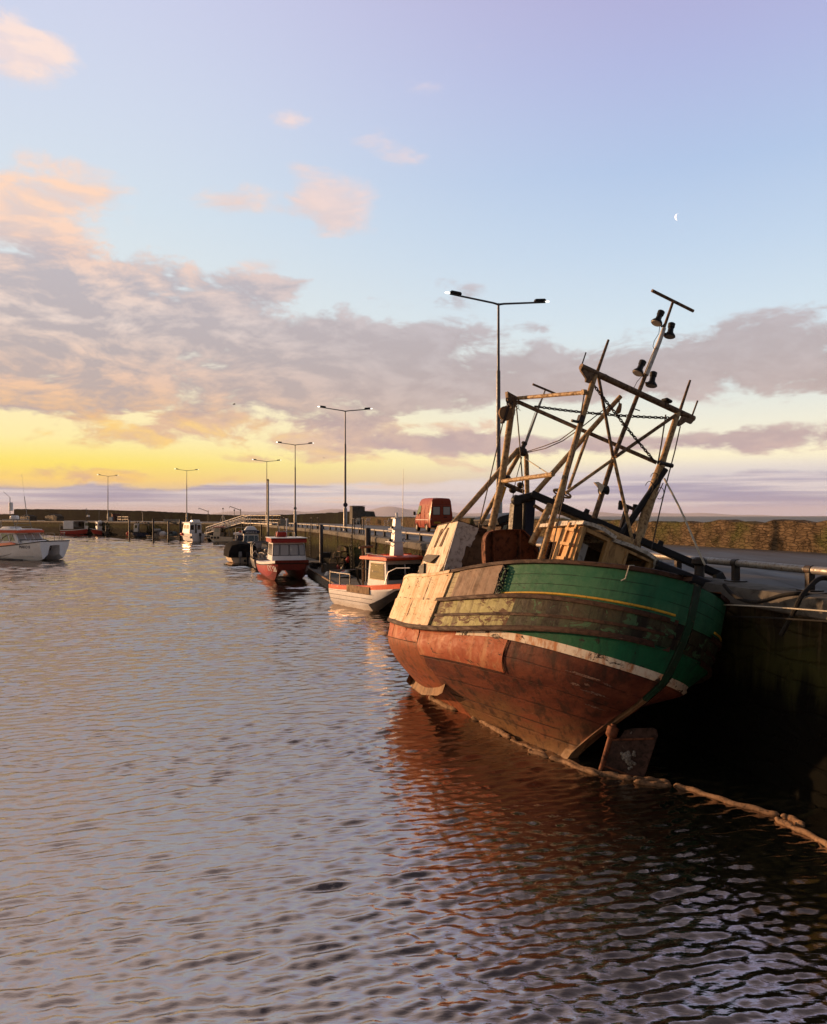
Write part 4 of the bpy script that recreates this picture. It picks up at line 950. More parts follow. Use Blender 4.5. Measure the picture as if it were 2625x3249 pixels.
# second heavy dark leg leaning on the starboard gantry leg
bar('dark_stay', P3(1330, 735, GS-.1), P3(1050, 1150, GS+.1), [.062, .075], 'black_paint', gantry, ext=.2)
mb = MB(); mb.tube([P3(1280, 690, GS-.05), P3(1375, 712, GS-.05)], .05, 8); mb.build('clamp', 'dark_steel', gantry)
mb = MB(); mb.box(-.1, .1, -.09, .09, -.03, .04, Matrix.Translation(P3(1335, 272, GS)+V(0, 0, .02))); mb.build('tarred_bundle', 'black_rubber', gantry, bevel=.03)
# ---- mast with lamps
MS = GS+.15
mast = MB().tube([P4(1168, 262, MS), P4(1010, 720, MS), P4(850, 1110, MS), P3(972, 650, MS), P3(893, 900, MS), P3(838, 1070, MS)], [.03, .036, .045, .05, .058, .062], 10).build('mast', 'spar_dark', boat); tag(mast, 'thin leaning mast with a cross arm and floodlights')
MB().tube([P4(1068, 560, MS), P4(1010, 722, MS), P4(868, 1075, MS)], [.046, .052, .058], 10).build('white_sleeve', 'ply_grey', mast)
MB().tube([P4(935, 145, MS), P4(1390, 372, MS)], .035, 10).build('cross_arm', 'spar_dark', mast)
def flood(x, y, k, side):
    c = P4(x, y, MS); up = V(0, -side*.12, 1).normalized()
    mb = MB(); mb.lathe(c, up, [(-.16, .125), (-.15, .13), (-.13, .125), (-.05, .065), (.05, .062), (.06, .075), (.15, .08), (.17, .05)], 12); f = mb.build('floodlight', 'black_paint', mast)
    MB().lathe(c, up, [(-.172, .11), (-.162, .12)], 12).build('reflector', 'galvanised', f)
    MB().tube([c+V(0, -side*.02, -.10), c+V(0, -side*.14, -.16), P4(x+side*62, y+75, MS)], .022, 6).build('bracket', 'dark_steel', f)
flood(1012, 440, 1, 1); flood(1140, 580, 1, -1); flood(808, 990, 1, 1); flood(940, 1120, 1, -1)
mb = MB(); c = P3(905, 880, MS); mb.lathe(c, V(-.1, -.5, .2), [(-.1, .09), (.02, .085), (.08, .1), (.1, .06)], 10); l = mb.build('floodlight', 'black_paint', mast)
mb = MB(); q = [P3(*p, MS-.06) for p in ((835, 826), (862, 822), (905, 850), (880, 905), (865, 862))]; mb.hexa([p-V(.02, 0, 0) for p in q], [p+V(.02, 0, 0) for p in q]); mb.build('lamp_hood', 'ply_cream', l)
mb = MB(); pts = [P4(x, y, MS-.05) for x, y in ((1020, 540), (1010, 620), (960, 700), (945, 760), (965, 800), (930, 860), (890, 960), (850, 1060), (770, 1150), (735, 1220), (640, 1215), (520, 1130), (430, 1070), (350, 1045))]; mb.tube(pts, .007, 5); mb.build('cable', 'wire', mast)
bar('step_hook', P3(1110, 318, MS), P3(1150, 332, MS), .013, 'dark_steel', mast); bar('step_hook', P3(1060, 442, MS), P3(1025, 428, MS), .013, 'dark_steel', mast)
# ---- port gallows further forward, tied back to the gantry
GF = 3.5
gal = MB().tube([P3(278, 262, GF), P3(200, 820, GF), P3(128, 1150, GF), P3(118, 1200, GF)], [.075, .08, .085, .085], 12).build('gallows', 'spar_paint', boat); tag(gal, 'forward gallows post with a big hanging block')
q = [P3(*p, GF-.05) for p in ((232, 202), (300, 240), (292, 290), (265, 300), (238, 258))]; MB().hexa([p-V(.06, 0, 0) for p in q], [p+V(.06, 0, 0) for p in q]).build('head_plate', 'spar_dark', gal)
MB().tube([P3(300, 247, GF), P3(770, 207, GS)], .045, 8).build('brace', 'spar_paint', gal)
MB().tube([P3(310, 270, GF), P3(690, 438, GF-1.2), P3(1268, 690, GS)], [.05, .045, .045], 8).build('brace', 'spar_dark', gal)
MB().tube([P3(200, 820, GF), P3(555, 770, GS)], .05, 8).build('brace', 'spar_paint', gal)
MB().tube([P3(215, 832, GF), P3(280, 862, GF), P3(350, 890, GF)], [.05, .06, .05], 8).build('brace', 'spar_dark', gal)
c = P3(225, 352, GF-.1); blk = MB().lathe(c-V(.05, 0, 0), (1, 0, 0), [(0, .12), (.02, .17), (.08, .17), (.1, .12)], 16).build('block', 'old_wood', gal)
MB().box(c.x-.065, c.x+.065, c.y-.03, c.y+.03, c.z-.24, c.z+.2).build('block_strap', 'dark_steel', blk)
MB().chain([P3(238, 250, GF-.1), c+V(0, 0, .22)], .11, .016).chain([P3(262, 262, GF-.1), c+V(0, -.1, .22)], .11, .016).build('chain', 'dark_steel', gal)
mb = MB(); r = random.Random(2)
for k in range(14): a = P3(300+r.uniform(-20, 20), 275, GF-.05); mb.tube([a, a+V(0, r.uniform(-.06, .06), -.12), a+V(0, r.uniform(-.12, .12), -r.uniform(.15, .32))], .008, 4)
mb.build('frayed_rope', 'rope_white', gal)
# derrick from the gallows area up through the gantry, with its hanging block
der = MB().tube([P3(1020, 232, GS+.5), P3(800, 480, GS+.8), P3(430, 900, GF-.6), P3(330, 1010, GF-.4)], [.05, .055, .06, .06], 10).build('derrick', 'spar_paint', boat); tag(der, 'slanting derrick boom crossing behind the gantry leg')
MB().tube([P3(1012, 250, GS+.5), P3(1008, 290, GS+.5)], .012, 6).build('hook', 'dark_steel', der)
c = P3(1009, 318, GS+.5); MB().lathe(c+V(0, 0, -.12), (0, 0, 1), [(0, .02), (.05, .06), (.15, .05), (.24, .03)], 10).build('block', 'old_wood', der)
MB().tube([P3(800, 482, GS+.8), P3(660, 872, GS+.9)], .036, 8).build('strut', 'spar_paint', der)
# forward tripod with its antenna
TS = 4.6
tri = MB().tube([P3(352, 600, TS), P3(370, 640, TS), P3(376, 900, TS), P3(380, 1100, TS)], .06, 10).build('tripod_mast', 'spar_paint', boat); tag(tri, 'short forward tripod mast carrying a thin antenna')
MB().tube([P3(315, 600, TS), P3(0, 962, TS-.2), P3(-135, 1112, TS-.3)], .065, 10).build('leg', 'spar_paint', tri); MB().tube([P3(325, 625, TS), P3(55, 1110, TS+.8)], .055, 10).build('leg', 'spar_paint', tri)
MB().lathe(P3(342, 600, TS), (0, 0, 1), [(-.14, .1), (-.1, .13), (.02, .12), (.05, .06), (.14, .05), (.16, .08), (.2, .07)], 12).build('masthead', 'dark_steel', tri)
MB().tube([P3(360, 575, TS), P3(500, 190, TS)], [.035, .02], 8).build('antenna', 'galvanised', tri); MB().tube([P3(415, 150, TS), P3(575, 217, TS)], .03, 8).build('antenna', 'spar_dark', tri); MB().tube([P3(352, 570, TS), P3(435, 330, TS), P3(498, 200, TS)], .008, 5).build('antenna', 'galvanised', tri)
c = P3(202, 905, GF+.35); MB().box(c.x-.02, c.x+.02, c.y-.055, c.y+.055, c.z-.19, c.z+.19).build('yellow_panel', 'yellow_paint', gal)
for x, y in ((275, 880), (330, 845), (240, 797)):
    c = P3(x, y, GF); MB().ball(c, .09, 10, (1, 1, .8)).build('block', 'dark_steel', gal)
# ---- black goalpost and long boom reaching over the quay
BS = 2.6
gp = None
for x0, x1, x2, x3, mat in ((318, 272, 290, 360, None), (408, 385, 385, 436, None)):
    q0 = [P3(x0-30, 965, BS), P3(x0+30, 950, BS)] if x0 < 400 else [P3(368, 918, BS), P3(437, 918, BS)]
    q1 = [P3(275, 1145, BS), P3(345, 1145, BS)] if x0 < 400 else [P3(362, 1165, BS), P3(420, 1175, BS)]
    mb = MB(); e0 = q1[0]+(q1[0]-q0[0])*.9; e1 = q1[1]+(q1[1]-q0[1])*.9
    mb.hexa([e0, e1, e1+V(.2, 0, 0), e0+V(.2, 0, 0)], [q0[0], q0[1], q0[1]+V(.2, 0, 0), q0[0]+V(.2, 0, 0)])
    o = mb.build('post', 'navy' if x0 > 400 else 'black_paint', gp or boat, bevel=.012)
    if gp is None: gp = o; o.name = 'winch_post'
mb = MB(); mb.tube([P3(290, 950, BS-.1), P3(345, 938, BS-.1), P3(440, 915, BS-.1)], [.09, .1, .09], 10); mb.lathe(P3(300, 948, BS-.15), (1, 0, 0), [(-.06, .1), (0, .12), (.06, .1)], 12); mb.build('sheave_head', 'black_paint', gp)
b0, b1 = P3(405, 905, BS-.15), Ls(Z3(1712, 1468), .25)
d = (b1-b0).normalized(); nz = V(0, 0, 1); nz = (nz-d*nz.dot(d)).normalized(); ny = d.cross(nz)
boom = MB().hexa([b0+nz*.075+ny*.075, b0+nz*.075-ny*.075, b0-nz*.075-ny*.075, b0-nz*.075+ny*.075], [b1+nz*.075+ny*.075, b1+nz*.075-ny*.075, b1-nz*.075-ny*.075, b1-nz*.075+ny*.075]).build('boom', 'black_paint', boat, bevel=.02); tag(boom, 'long black square boom lying across the boat onto the quay')
for f in (.29, .68):
    c = b0.lerp(b1, f); MB().hexa([c+d*.06+nz*.077+ny*.05, c-d*.06+nz*.077+ny*.05, c-d*.06+nz*.077-ny*.05, c+d*.06+nz*.077-ny*.05], [c+d*.05+nz*.17+ny*.05, c-d*.05+nz*.17+ny*.05, c-d*.05+nz*.17-ny*.05, c+d*.05+nz*.17-ny*.05]).build('lug', 'black_paint', boom)
q = [Ls(Z8(*p), .2) for p in ((745, 760), (800, 735), (835, 800), (800, 835), (740, 820))]; MB().hexa([p-V(.05, 0, 0) for p in q], [p+V(.05, 0, 0) for p in q]).build('end_shoe', 'black_paint', boom)
# old pipe under the boom and fat roller lying aft
MB().tube([P3(535, 1005, BS-.3), P3(640, 1035, 2.2), P3(800, 1100, 1.8), P3(990, 1190, 1.3), P3(1110, 1240, 1.0)], [.075, .08, .085, .07, .07], 12).build('old_pipe', 'spar_paint', boat)
rol = MB().tube([Ls(Z8(225, 680), .0), Ls(Z8(520, 800), -.35), Ls(Z8(808, 905), -.7)], .125, 16).build('net_roller', 'black_paint', boat); tag(rol, 'fat black roller lying over the starboard quarter')
bar('wheel_stalk', P3(600, 930, BS), P3(585, 1040, BS), .03, 'spar_paint'); c = P3(617, 903, BS); MB().tube([c+V(.20*math.cos(a), .20*math.sin(a), .02*math.sin(a)) for a in [2*PI*i/20 for i in range(21)]], .024, 6).tube([c-V(0, .2, 0), c+V(0, .2, 0)], .02, 6).tube([c-V(.2, 0, 0), c+V(.2, 0, 0)], .02, 6).tube([c, c-V(0, 0, .25)], .03, 6).build('hand_wheel', 'spar_paint', boat)
c = P3(583, 945, BS-.1); MB().lathe(c, V(-1, .1, .1), [(-.12, .06), (-.02, .11), (.1, .12), (.12, .11)], 14).build('searchlight', 'dark_steel', boat)
dv = MB().tube([P3(1068, 985, 1.5), P3(1022, 1140, 1.5), P3(1010, 1180, 1.5)], .055, 8).build('davit', 'dark_steel', boat); MB().tube([P3(1010, 968, 1.5), P3(1130, 1018, 1.5)], .04, 8).build('davit_head', 'dark_steel', dv); MB().lathe(P3(1020, 985, 1.5), (0, .2, 1), [(-.09, .055), (.1, .055)], 10).lathe(P3(1118, 1010, 1.5), (0, .2, 1), [(-.09, .055), (.1, .055)], 10).build('drum', 'black_paint', dv)
for a, b, s in (((536, 980), (405, 1250), 2.0),): bar('stanchion', P3(*a, s), P3(*b, s), .075, 'spar_paint')
MB().tube([P3(425, 985, 2.2), P3(480, 1020, 2.2), P3(540, 1040, 2.2)], .04, 8).build('hand_rail', 'spar_dark', boat)
# ---- rusty winch housing amidships
WS = 2.35
out = [(1020, 760), (1003, 600), (998, 430), (1012, 345), (1070, 282), (1390, 271), (1440, 290), (1530, 380), (1590, 520), (1608, 620), (1604, 760)]
for _ in range(2):
    o2_ = []
    for k in range(len(out)):
        p_, q_ = out[k], out[(k+1) % len(out)]; o2_ += [(p_[0]*.75+q_[0]*.25, p_[1]*.75+q_[1]*.25), (p_[0]*.25+q_[0]*.75, p_[1]*.25+q_[1]*.75)]
    out = o2_
q = [Ls(ZD(*p), WS) for p in out]
win = MB().hexa([p+V(.11, 0, 0) for p in q], [p+V(.14, 0, 0) for p in q]).build('winch_housing', 'rust', boat); tag(win, 'rusty D shaped steel winch housing with ribs')
rows = []
cen = sum(q, V(0, 0, 0))/len(q)
for p in q: i_ = p.lerp(cen, .05); rows.append([p+V(.13, 0, 0), p+V(-.02, 0, 0), i_+V(-.02, 0, 0), i_+V(.112, 0, 0)])
MB().grid(rows).build('flange', 'rust', win, ang=30)
for x in (1103, 1392):
    a, b = Ls(ZD(x, 285), WS), Ls(ZD(x+8, 760), WS); MB().hexa([b+V(-.005, -.02, 0), b+V(-.005, .02, 0), b+V(.115, .02, 0), b+V(.115, -.02, 0)], [a+V(-.005, -.02, 0), a+V(-.005, .02, 0), a+V(.115, .02, 0), a+V(.115, -.02, 0)]).build('rib', 'rust', win)
MB().tube([Ls(ZD(1150, 612), WS+.02), Ls(ZD(1390, 612), WS+.02)], .022, 8).build('tie_rod', 'rust', win)
# chain hung over the bulwark
cp = [(1350, 615), (1300, 660), (1240, 695), (1210, 760), (1190, 840), (1170, 930), (1158, 985), (1195, 985), (1225, 910), (1265, 830), (1300, 750), (1335, 690)]
def onhull(P, off):
    best = seek(P, 8.1, 9.999, 1.)
    return Hs(best[2], best[1], off)
pts = [Ls(ZD(*p), WS-.04) for p in cp[:2]]+[onhull(ZD(*p), .06) for p in cp[2:11]]+[Ls(ZD(*cp[11]), WS-.3)]
MB().chain(pts, .095, .0125).build('chain', 'black_paint', boat)
# ---- broken plywood shelter forward
SH = 4.0; cor_t = Ls(ZD(703, 190), SH); cor_b = Ls(ZD(520, 800), SH); uC = cor_t.y
cream = [(480, 238), (703, 190), (520, 800), (475, 790), (540, 670), (350, 680), (345, 770), (262, 765)]
def pan(poly, fn, thick, mat, name, parent=None, n=None):
    q = [fn(ZD(*p)) for p in poly]; nrm = n
    mb = MB(); mb.hexa(q, [p+nrm*thick for p in q]); return mb.build(name, mat, parent or boat)
# port side plane contains the corner edge and runs forward
e_ax = (cor_t-cor_b).normalized(); pn = V(0, 1, 0); pn = (pn-e_ax*pn.dot(e_ax)); pn = (pn-V(1, 0, 0)*0).normalized(); fw = V(1, -.04, 0); pn = e_ax.cross(fw).normalized()
if pn.y < 0: pn = -pn
def portp(p):
    o = BI @ CAM; e = BI @ (CAM+V((p[0]-CX)/FL, 1, -(p[1]-HY)/FL))-o
    return o+e*((cor_t-o).dot(pn)/e.dot(pn))
shl = pan([(480, 238), (703, 190), (545, 668), (350, 678), (300, 700), (262, 752)], portp, -.05, 'ply_cream', 'shelter', n=pn); tag(shl, 'leaning plywood shelter, torn open, cream and grey')
pan([(345, 680), (545, 670), (480, 770), (350, 768)], portp, -.03, 'ply_cream', 'loose_plank', shl, n=pn)
pan([(297, 690), (352, 655), (345, 800), (292, 812)], portp, .05, 'black_paint', 'gap_post', shl, n=pn)
for poly in ([(548, 268), (520, 280), (440, 480), (462, 470)], [(612, 258), (596, 262), (500, 466), (528, 466)]): pan(poly, portp, .012, 'ply_brown', 'window_slot', shl, n=pn)
pan([(545, 280), (604, 262), (512, 460), (468, 468)], portp, .006, 'ply_cream', 'board', shl, n=pn)
pan([(600, 205), (612, 203), (468, 430), (452, 470), (446, 462)], portp, .014, 'dark_wood', 'batten', shl, n=pn)
v4 = [portp(ZD(*p)) for p in ((372, 592), (415, 568), (508, 563), (440, 655), (370, 640))]
mb = MB(); mb.hexa(v4, [v4[0]+pn*.1, v4[1]+pn*.12, v4[2]+pn*.03, v4[3]+pn*.10, v4[4]+pn*.12]); mb.build('torn_vent', 'dark_steel', shl)
agn = V(-1, 0, 0)
aft = lambda p: Ls(p, SH)
grey = [(703, 190), (760, 200), (850, 235), (932, 264), (905, 330), (888, 350), (890, 382), (862, 410), (848, 455), (838, 474), (800, 455), (786, 470), (768, 560), (738, 625), (748, 660), (740, 700), (722, 730), (700, 790), (520, 800)]
g_ = [aft(ZD(*p)) for p in grey]
pan(grey, aft, .03, 'ply_grey', 'torn_panel', shl, n=agn)
aft2 = lambda p: Ls(p, SH+.05)
pan([(720, 205), (932, 268), (1045, 300), (1010, 560), (945, 800), (640, 800)], aft2, .035, 'ply_brown', 'back_panel', shl, n=V(1, 0, 0))
pan([(925, 270), (1042, 305), (1030, 345), (915, 310)], aft, .03, 'dark_wood', 'beam', shl, n=agn); pan([(760, 670), (940, 735), (930, 752), (750, 690)], aft, .03, 'dark_wood', 'beam', shl, n=agn)
# shelter roof board and far side, dark interior
rt = [portp(ZD(480, 238)), cor_t, Ls(ZD(1045, 298), SH+.05)]; rt.append(rt[2]+(rt[0]-rt[1])); mb = MB(); mb.hexa([p+V(0, 0, .004) for p in rt], [p+V(0, 0, .035) for p in rt]); mb.build('roof_board', 'dark_wood', shl)
# forward cabin with the curved dark roof
FS = 5.6
q = [P3(170, 1080, FS), P3(188, 1062, FS), P3(290, 1035, FS), P3(335, 1030, FS), P3(330, 1062, FS), P3(250, 1085, FS), P3(185, 1122, FS)]
fc = MB().hexa(q, [p+V(1.4, 0, .05) for p in q]).build('forward_cabin', 'black_paint', boat, bevel=.02)
a, b = P3(205, 1110, FS+.2), P3(345, 1060, FS+.2); MB().hexa([V(a.x, a.y, a.z-.9), V(b.x, b.y, b.z-.9), V(b.x+1.1, b.y, b.z-.9), V(a.x+1.1, a.y, a.z-.9)], [a, b, b+V(1.1, 0, 0), a+V(1.1, 0, 0)]).build('front', 'dark_wood', fc)
for f in (.1, .38, .66): c0 = a.lerp(b, f); c1 = a.lerp(b, f+.2); MB().hexa([c0+V(-.012, 0, -.42), c1+V(-.012, 0, -.42), c1+V(-.002, 0, -.42), c0+V(-.002, 0, -.42)], [c0+V(-.012, 0, -.08), c1+V(-.012, 0, -.08), c1+V(-.002, 0, -.08), c0+V(-.002, 0, -.08)]).build('window', 'glass', fc)
# ---- chains and wires of the rig
MB().chain(arc(P3(430, 302, GF-.3), P3(1372, 383, GS), .05, 14), .085, .013).build('rig_chain', 'dark_steel', boat)
MB().chain(arc(P3(836, 158, GS), P3(1232, 655, GS), .02, 10), .085, .013).build('rig_chain', 'dark_steel', boat)
MB().tube([P3(1232, 655, GS), P3(1265, 692, GS)], .02, 6).build('shackle', 'dark_steel', boat)
def wire(*pts, r=.011, mat='wire', name='stay'): MB().tube(list(pts), r, 5).build(name, mat, boat)
wire(P3(210, 410, GF-.1), P3(120, 800, GF-.1), P3(40, 1140, GF-.1), r=.014)
wire(P3(302, 300, GF), P3(325, 560, GF), P3(350, 905, GF-.6), r=.016)
wire(P3(340, 650, TS), P3(300, 800, TS), P3(255, 1040, TS)); wire(P3(370, 615, TS), P3(480, 580, 3.4), P3(600, 535, 2.6), P3(730, 440, GS), r=.012); wire(P3(375, 620, TS), P3(500, 592, 3.4), P3(620, 540, 2.6), P3(720, 470, GS), P3(940, 295, GS+.5), r=.012)
wire(P3(360, 660, TS), P3(525, 768, GS+.8), r=.015, mat='rope_white'); wire(P3(772, 200, GS), P3(735, 420, GS-.1), P3(640, 860, GS-.2), P3(525, 1395, GS-.4), r=.014)
wire(P3(1430, 440, GS), P3(1390, 620, GS), P3(1345, 790, GS-.1), P3(1290, 1020, GS-.2), P3(1230, 1290, GS-.4), r=.014)
wire(P3(1312, 830, GS), P3(1250, 960, GS), P3(1180, 1100, GS+.2), r=.011)
wire(P3(1330, 360, GS), P3(1300, 560, GS), P3(1275, 700, GS), r=.016)
for k, (x, y) in enumerate(((1290, 900), (1250, 800), (1215, 860))):
    c = P3(x, y, GS-.12); MB().tube([c+V(0, .1*math.cos(a), .13*math.sin(a)) for a in [2*PI*i/14 for i in range(12)]], .008, 5).build('loose_wire', 'wire', boat)
MB().box(-.05, .05, -.06, .06, -.06, .08, Matrix.Translation(P3(745, 392, GS-.05))).build('junction_box', 'dark_steel', gantry); MB().tube([P3(682, 400, GS-.05), P3(735, 412, GS-.05)], .03, 6).build('peg', 'dark_steel', gantry)
MB().tube([P3(755, 205, GS), P3(780, 205, GS)], .06, 8).build('eye', 'spar_paint', gantry)
# rope end hanging on the stern rail
MB().tube([Hs(9.999, -1.35)+V(0, 0, .09), Hs(9.999, -1.3, .07)+V(0, 0, .06), Hs(9.7, -1.3, .05), Hs(9.62, -1.25, .05)], .013, 6).build('rope_end', 'rope_white', boat)
# ================================================================ the other boats
def sect_mesh(secs, mats_fn=None):
    """loft through equal-length cross sections; mats_fn(strip, bay) -> material slot"""
    mb = MB(); n0 = len(mb.f); mb.grid(secs)
    if mats_fn:
        k = len(secs[0])-1
        for i in range(len(secs)-1):
            for j in range(k): mb.mi[n0+i*k+j] = mats_fn(j, i)
    return mb
def panes(parent, quad, cells, mat='glass', frame=None, off=.012, out=None):
    """flat panes on a wall: quad = lower left, lower right, upper right, upper left seen from outside; cells in fractions"""
    a, b, c, d = map(Vector, quad); n = (b-a).cross(d-a).normalized()
    P = lambda u, v: a.lerp(b, u).lerp(d.lerp(c, u), v)
    for (u0, u1, v0, v1) in cells:
        q = [P(u0, v0), P(u1, v0), P(u1, v1), P(u0, v1)]
        f = None
        if frame:
            du = .035/max(.1, (b-a).length); dv = .035/max(.1, (d-a).length)
            r = [P(u0-du, v0-dv), P(u1+du, v0-dv), P(u1+du, v1+dv), P(u0-du, v1+dv)]
            f = MB().hexa([p+n*.001 for p in r], [p+n*off for p in r]).build('window', frame, parent)
        MB().hexa([p+n*(off if frame else .001) for p in q], [p+n*(off+.012) for p in q]).build('pane' if f else 'window', mat, f or parent)
def house(parent, x0, x1, yb, yt, z0, z1, mat, rake_f=.1, rake_a=.0, name='cabin', bevel=.02):
    """tapered deckhouse; returns object and its four wall quads"""
    B = [V(x0, -yb, z0), V(x1, -yb, z0), V(x1, yb, z0), V(x0, yb, z0)]; T = [V(x0+rake_a, -yt, z1), V(x1-rake_f, -yt, z1), V(x1-rake_f, yt, z1), V(x0+rake_a, yt, z1)]
    o = MB().hexa(B, T).build(name, mat, parent, bevel=bevel)
    return o, dict(front=(B[1], B[2], T[2], T[1]), port=(B[2], B[3], T[3], T[2]), aft=(B[3], B[0], T[0], T[3]), stbd=(B[0], B[1], T[1], T[0]))
def slab(parent, x0, x1, y, z, th, mat, name='roof', crown=.05, front=.0):
    rows = []
    for k in range(9):
        f = -1+2*k/8; yy = y*f; c = crown*(1-f*f)
        rows.append([V(x0, yy, z), V(x0-.01, yy, z+th*.6+c), V(x0+.1, yy, z+th+c), V(x1-.1, yy, z+th+c-front), V(x1+.01, yy, z+th*.6+c-front), V(x1, yy, z-front)])
    mb = MB(); mb.grid(rows)
    mb.add(rows[0], [tuple(range(6))]); mb.add(rows[-1], [tuple(range(5, -1, -1))]); mb.add([r[0] for r in rows]+[r[-1] for r in rows], [(i+1, i, 9+i, 10+i) for i in range(8)])
    return mb.build(name, mat, parent, ang=50)
def catamaran(parent, L, B, zs, zb, mats, front=None, tun=.42, stripe=.16, taper=.10, rf=.62, rp=2., rz_=.72, rake=.55, nf=4, fj=4, tzk=.25):
    """twin hull: mats = side, top stripe, bottom, deck; front = material of the forward faces"""
    secs = []; nb = 13
    for i in range(nb):
        f = i/(nb-1); x = -L/2+L*f; k = max(0, (f-rf)/(1-rf))
        hb = B/2*(1-taper*k**2.2); zg = zs+(zb-zs)*f**1.6; rise = k**rp*(zg*rz_+.15)
        kz = -.22+rise; wl = hb*(.93-.1*k); ky = B/2*.62; ti = B/2*tun; tz = .55+tzk*k
        ch = .22+rise*.8
        xo = lambda z: x-max(0, (zg-z))*k**2*rake
        half = [(hb*.93, zg+.02), (hb, zg), (hb*.995, zg-stripe), (hb*.985, max((zg+ch)/2, zg-stripe-.4) if ch < zg-.5 else (zg-stripe+ch)/2), (wl*.97, min(ch, zg-stripe-.04)), (ky, kz), (ti+.05, min(ch+.06, tz-.02)), (ti*.9, tz), (0, tz+.03)]
        sec = [V(xo(z), y, z) for y, z in half]+[V(xo(z), -y, z) for y, z in half[-2::-1]]
        secs.append(sec)
    def mf(j, i):
        j2 = j if j < 8 else 15-j
        if j2 <= 1: return 1
        if i >= nb-nf and front is not None and j2 >= fj: return 4
        if j2 in (2, 3): return 0
        return 2
    mb = sect_mesh(secs, mf)
    mb.cur = 4 if front else 0; mb.add(secs[-1], [tuple(range(17))]); mb.cur = 0; mb.add(secs[0], [tuple(range(16, -1, -1))])
    ms = list(mats[:3])+[mats[3]]+([front] if front else [])
    o = mb.build('hull', ms, parent, ang=35)
    rows = [[V(s[0].x, s[0].y, s[0].z-.03), V(s[0].x, 0, s[0].z-.0), V(s[0].x, s[-1].y, s[-1].z-.03)] for s in secs]
    MB().grid(rows, flip=True).build('deck', mats[3], parent)
    return o, secs
def monohull(parent, L, B, zs, zb, mats, tr=.85, stripe=.12):
    """single chine hull with flat transom: mats = side, gunwale, bottom, inside"""
    secs = []; nb = 13
    for i in range(nb):
        f = i/(nb-1); x = -L/2+L*f; k = f
        hb = B/2*(tr+(1-tr)*math.sin(min(1, f/.5)*PI/2)) if f < .5 else B/2*max(.02, 1-((f-.5)/.5)**2.3)
        zg = zs+(zb-zs)*f**2; kz = -.3+max(0, (f-.75)/.25)**2*(zg*.55+.3); ch = .12+max(0, f-.5)*.7
        xo = lambda z: x-max(0, zg-z)*max(0, (f-.7)/.3)**2*.6
        half = [(hb, zg+.03), (hb, zg), (hb*.99, zg-stripe), (hb*.94, (zg*.5+ch*.5)), (hb*.84, ch), (hb*.4, (kz+ch)*.45), (.01, kz)]
        secs.append([V(xo(z), y, z) for y, z in half]+[V(xo(z), -y, z) for y, z in half[-2::-1]])
    mb = sect_mesh(secs, lambda j, i: 1 if min(j, 11-j) <= 1 else (0 if min(j, 11-j) in (2, 3) else 2))
    mb.add(secs[0], [tuple(range(12, -1, -1))]); o = mb.build('hull', mats[:3], parent, ang=40)
    rows = [[s[0]+V(0, -.02, 0), V(s[0].x, s[0].y*.85, max(.35, s[0].z-.35)), V(s[0].x, -s[0].y*.85, max(.35, s[0].z-.35)), s[-1]+V(0, .02, 0)] for s in secs]
    MB().grid(rows, flip=True).build('deck', mats[3], parent)
    return o, secs
def rails(parent, pts, h, posts, r=.022, mat='galvanised', name='guard_rail', lower=False):
    mb = MB(); pts = [Vector(p) for p in pts]
    mb.tube([pts[0]]+[p+V(0, 0, h) for p in pts]+[pts[-1]], r, 6)
    if lower: mb.tube([p+V(0, 0, h*.5) for p in pts], r*.7, 5)
    for i in posts: mb.tube([pts[i], pts[i]+V(0, 0, h)], r, 6)
    return mb.build(name, mat, parent)
def outboard(parent, x, y, z, mat='black_paint'):
    mb = MB(); mb.hexa([V(x-.45, y-.16, z+.1), V(x, y-.16, z+.1), V(x, y+.16, z+.1), V(x-.45, y+.16, z+.1)], [V(x-.38, y-.13, z+.62), V(x-.05, y-.13, z+.58), V(x-.05, y+.13, z+.58), V(x-.38, y+.13, z+.62)])
    mb.hexa([V(x-.3, y-.06, -.3), V(x-.1, y-.06, -.3), V(x-.1, y+.06, -.3), V(x-.3, y+.06, -.3)], [V(x-.3, y-.08, z+.1), V(x-.05, y-.08, z+.1), V(x-.05, y+.08, z+.1), V(x-.3, y+.08, z+.1)])
    o = mb.build('outboard_motor', mat, parent, bevel=.03); return o
def fender(parent, x, y, z, mat='buoy_red', r=.14):
    MB().ball((x, y, z), r, 10, (1, 1, 1.25)).build('fender', mat, parent)
def heading(a, b): d = Vector(b)-Vector(a); return math.atan2(d.y, d.x)
def mid(a, b): return (Vector(a)+Vector(b))/2
def side_lettering(txt, size, mat, parent, secs, sd, xc, zc, stretch=1., depth=.012):
    o = lettering(txt, size, mat, parent, Matrix.Identity(4), depth=depth); me = o.data
    xs = [s[2].x for s in secs]
    def ysurf(x, z):
        i = max(0, min(len(secs)-2, int(np.searchsorted(xs, x))-1)); f = min(1.2, max(0, (x-xs[i])/(xs[i+1]-xs[i])))
        def y_at(s):
            zz = [p.z for p in s[1:6]][::-1]; yy = [abs(p.y) for p in s[1:6]][::-1]; return float(np.interp(z, zz, yy))
        return y_at(secs[i])*(1-f)+y_at(secs[i+1])*f
    for v in me.vertices:
        x = xc-sd*v.co.x*stretch; z = zc+v.co.y; v.co = V(x, sd*(ysurf(x, z)+.012+max(0, v.co.z)), z)
    return o
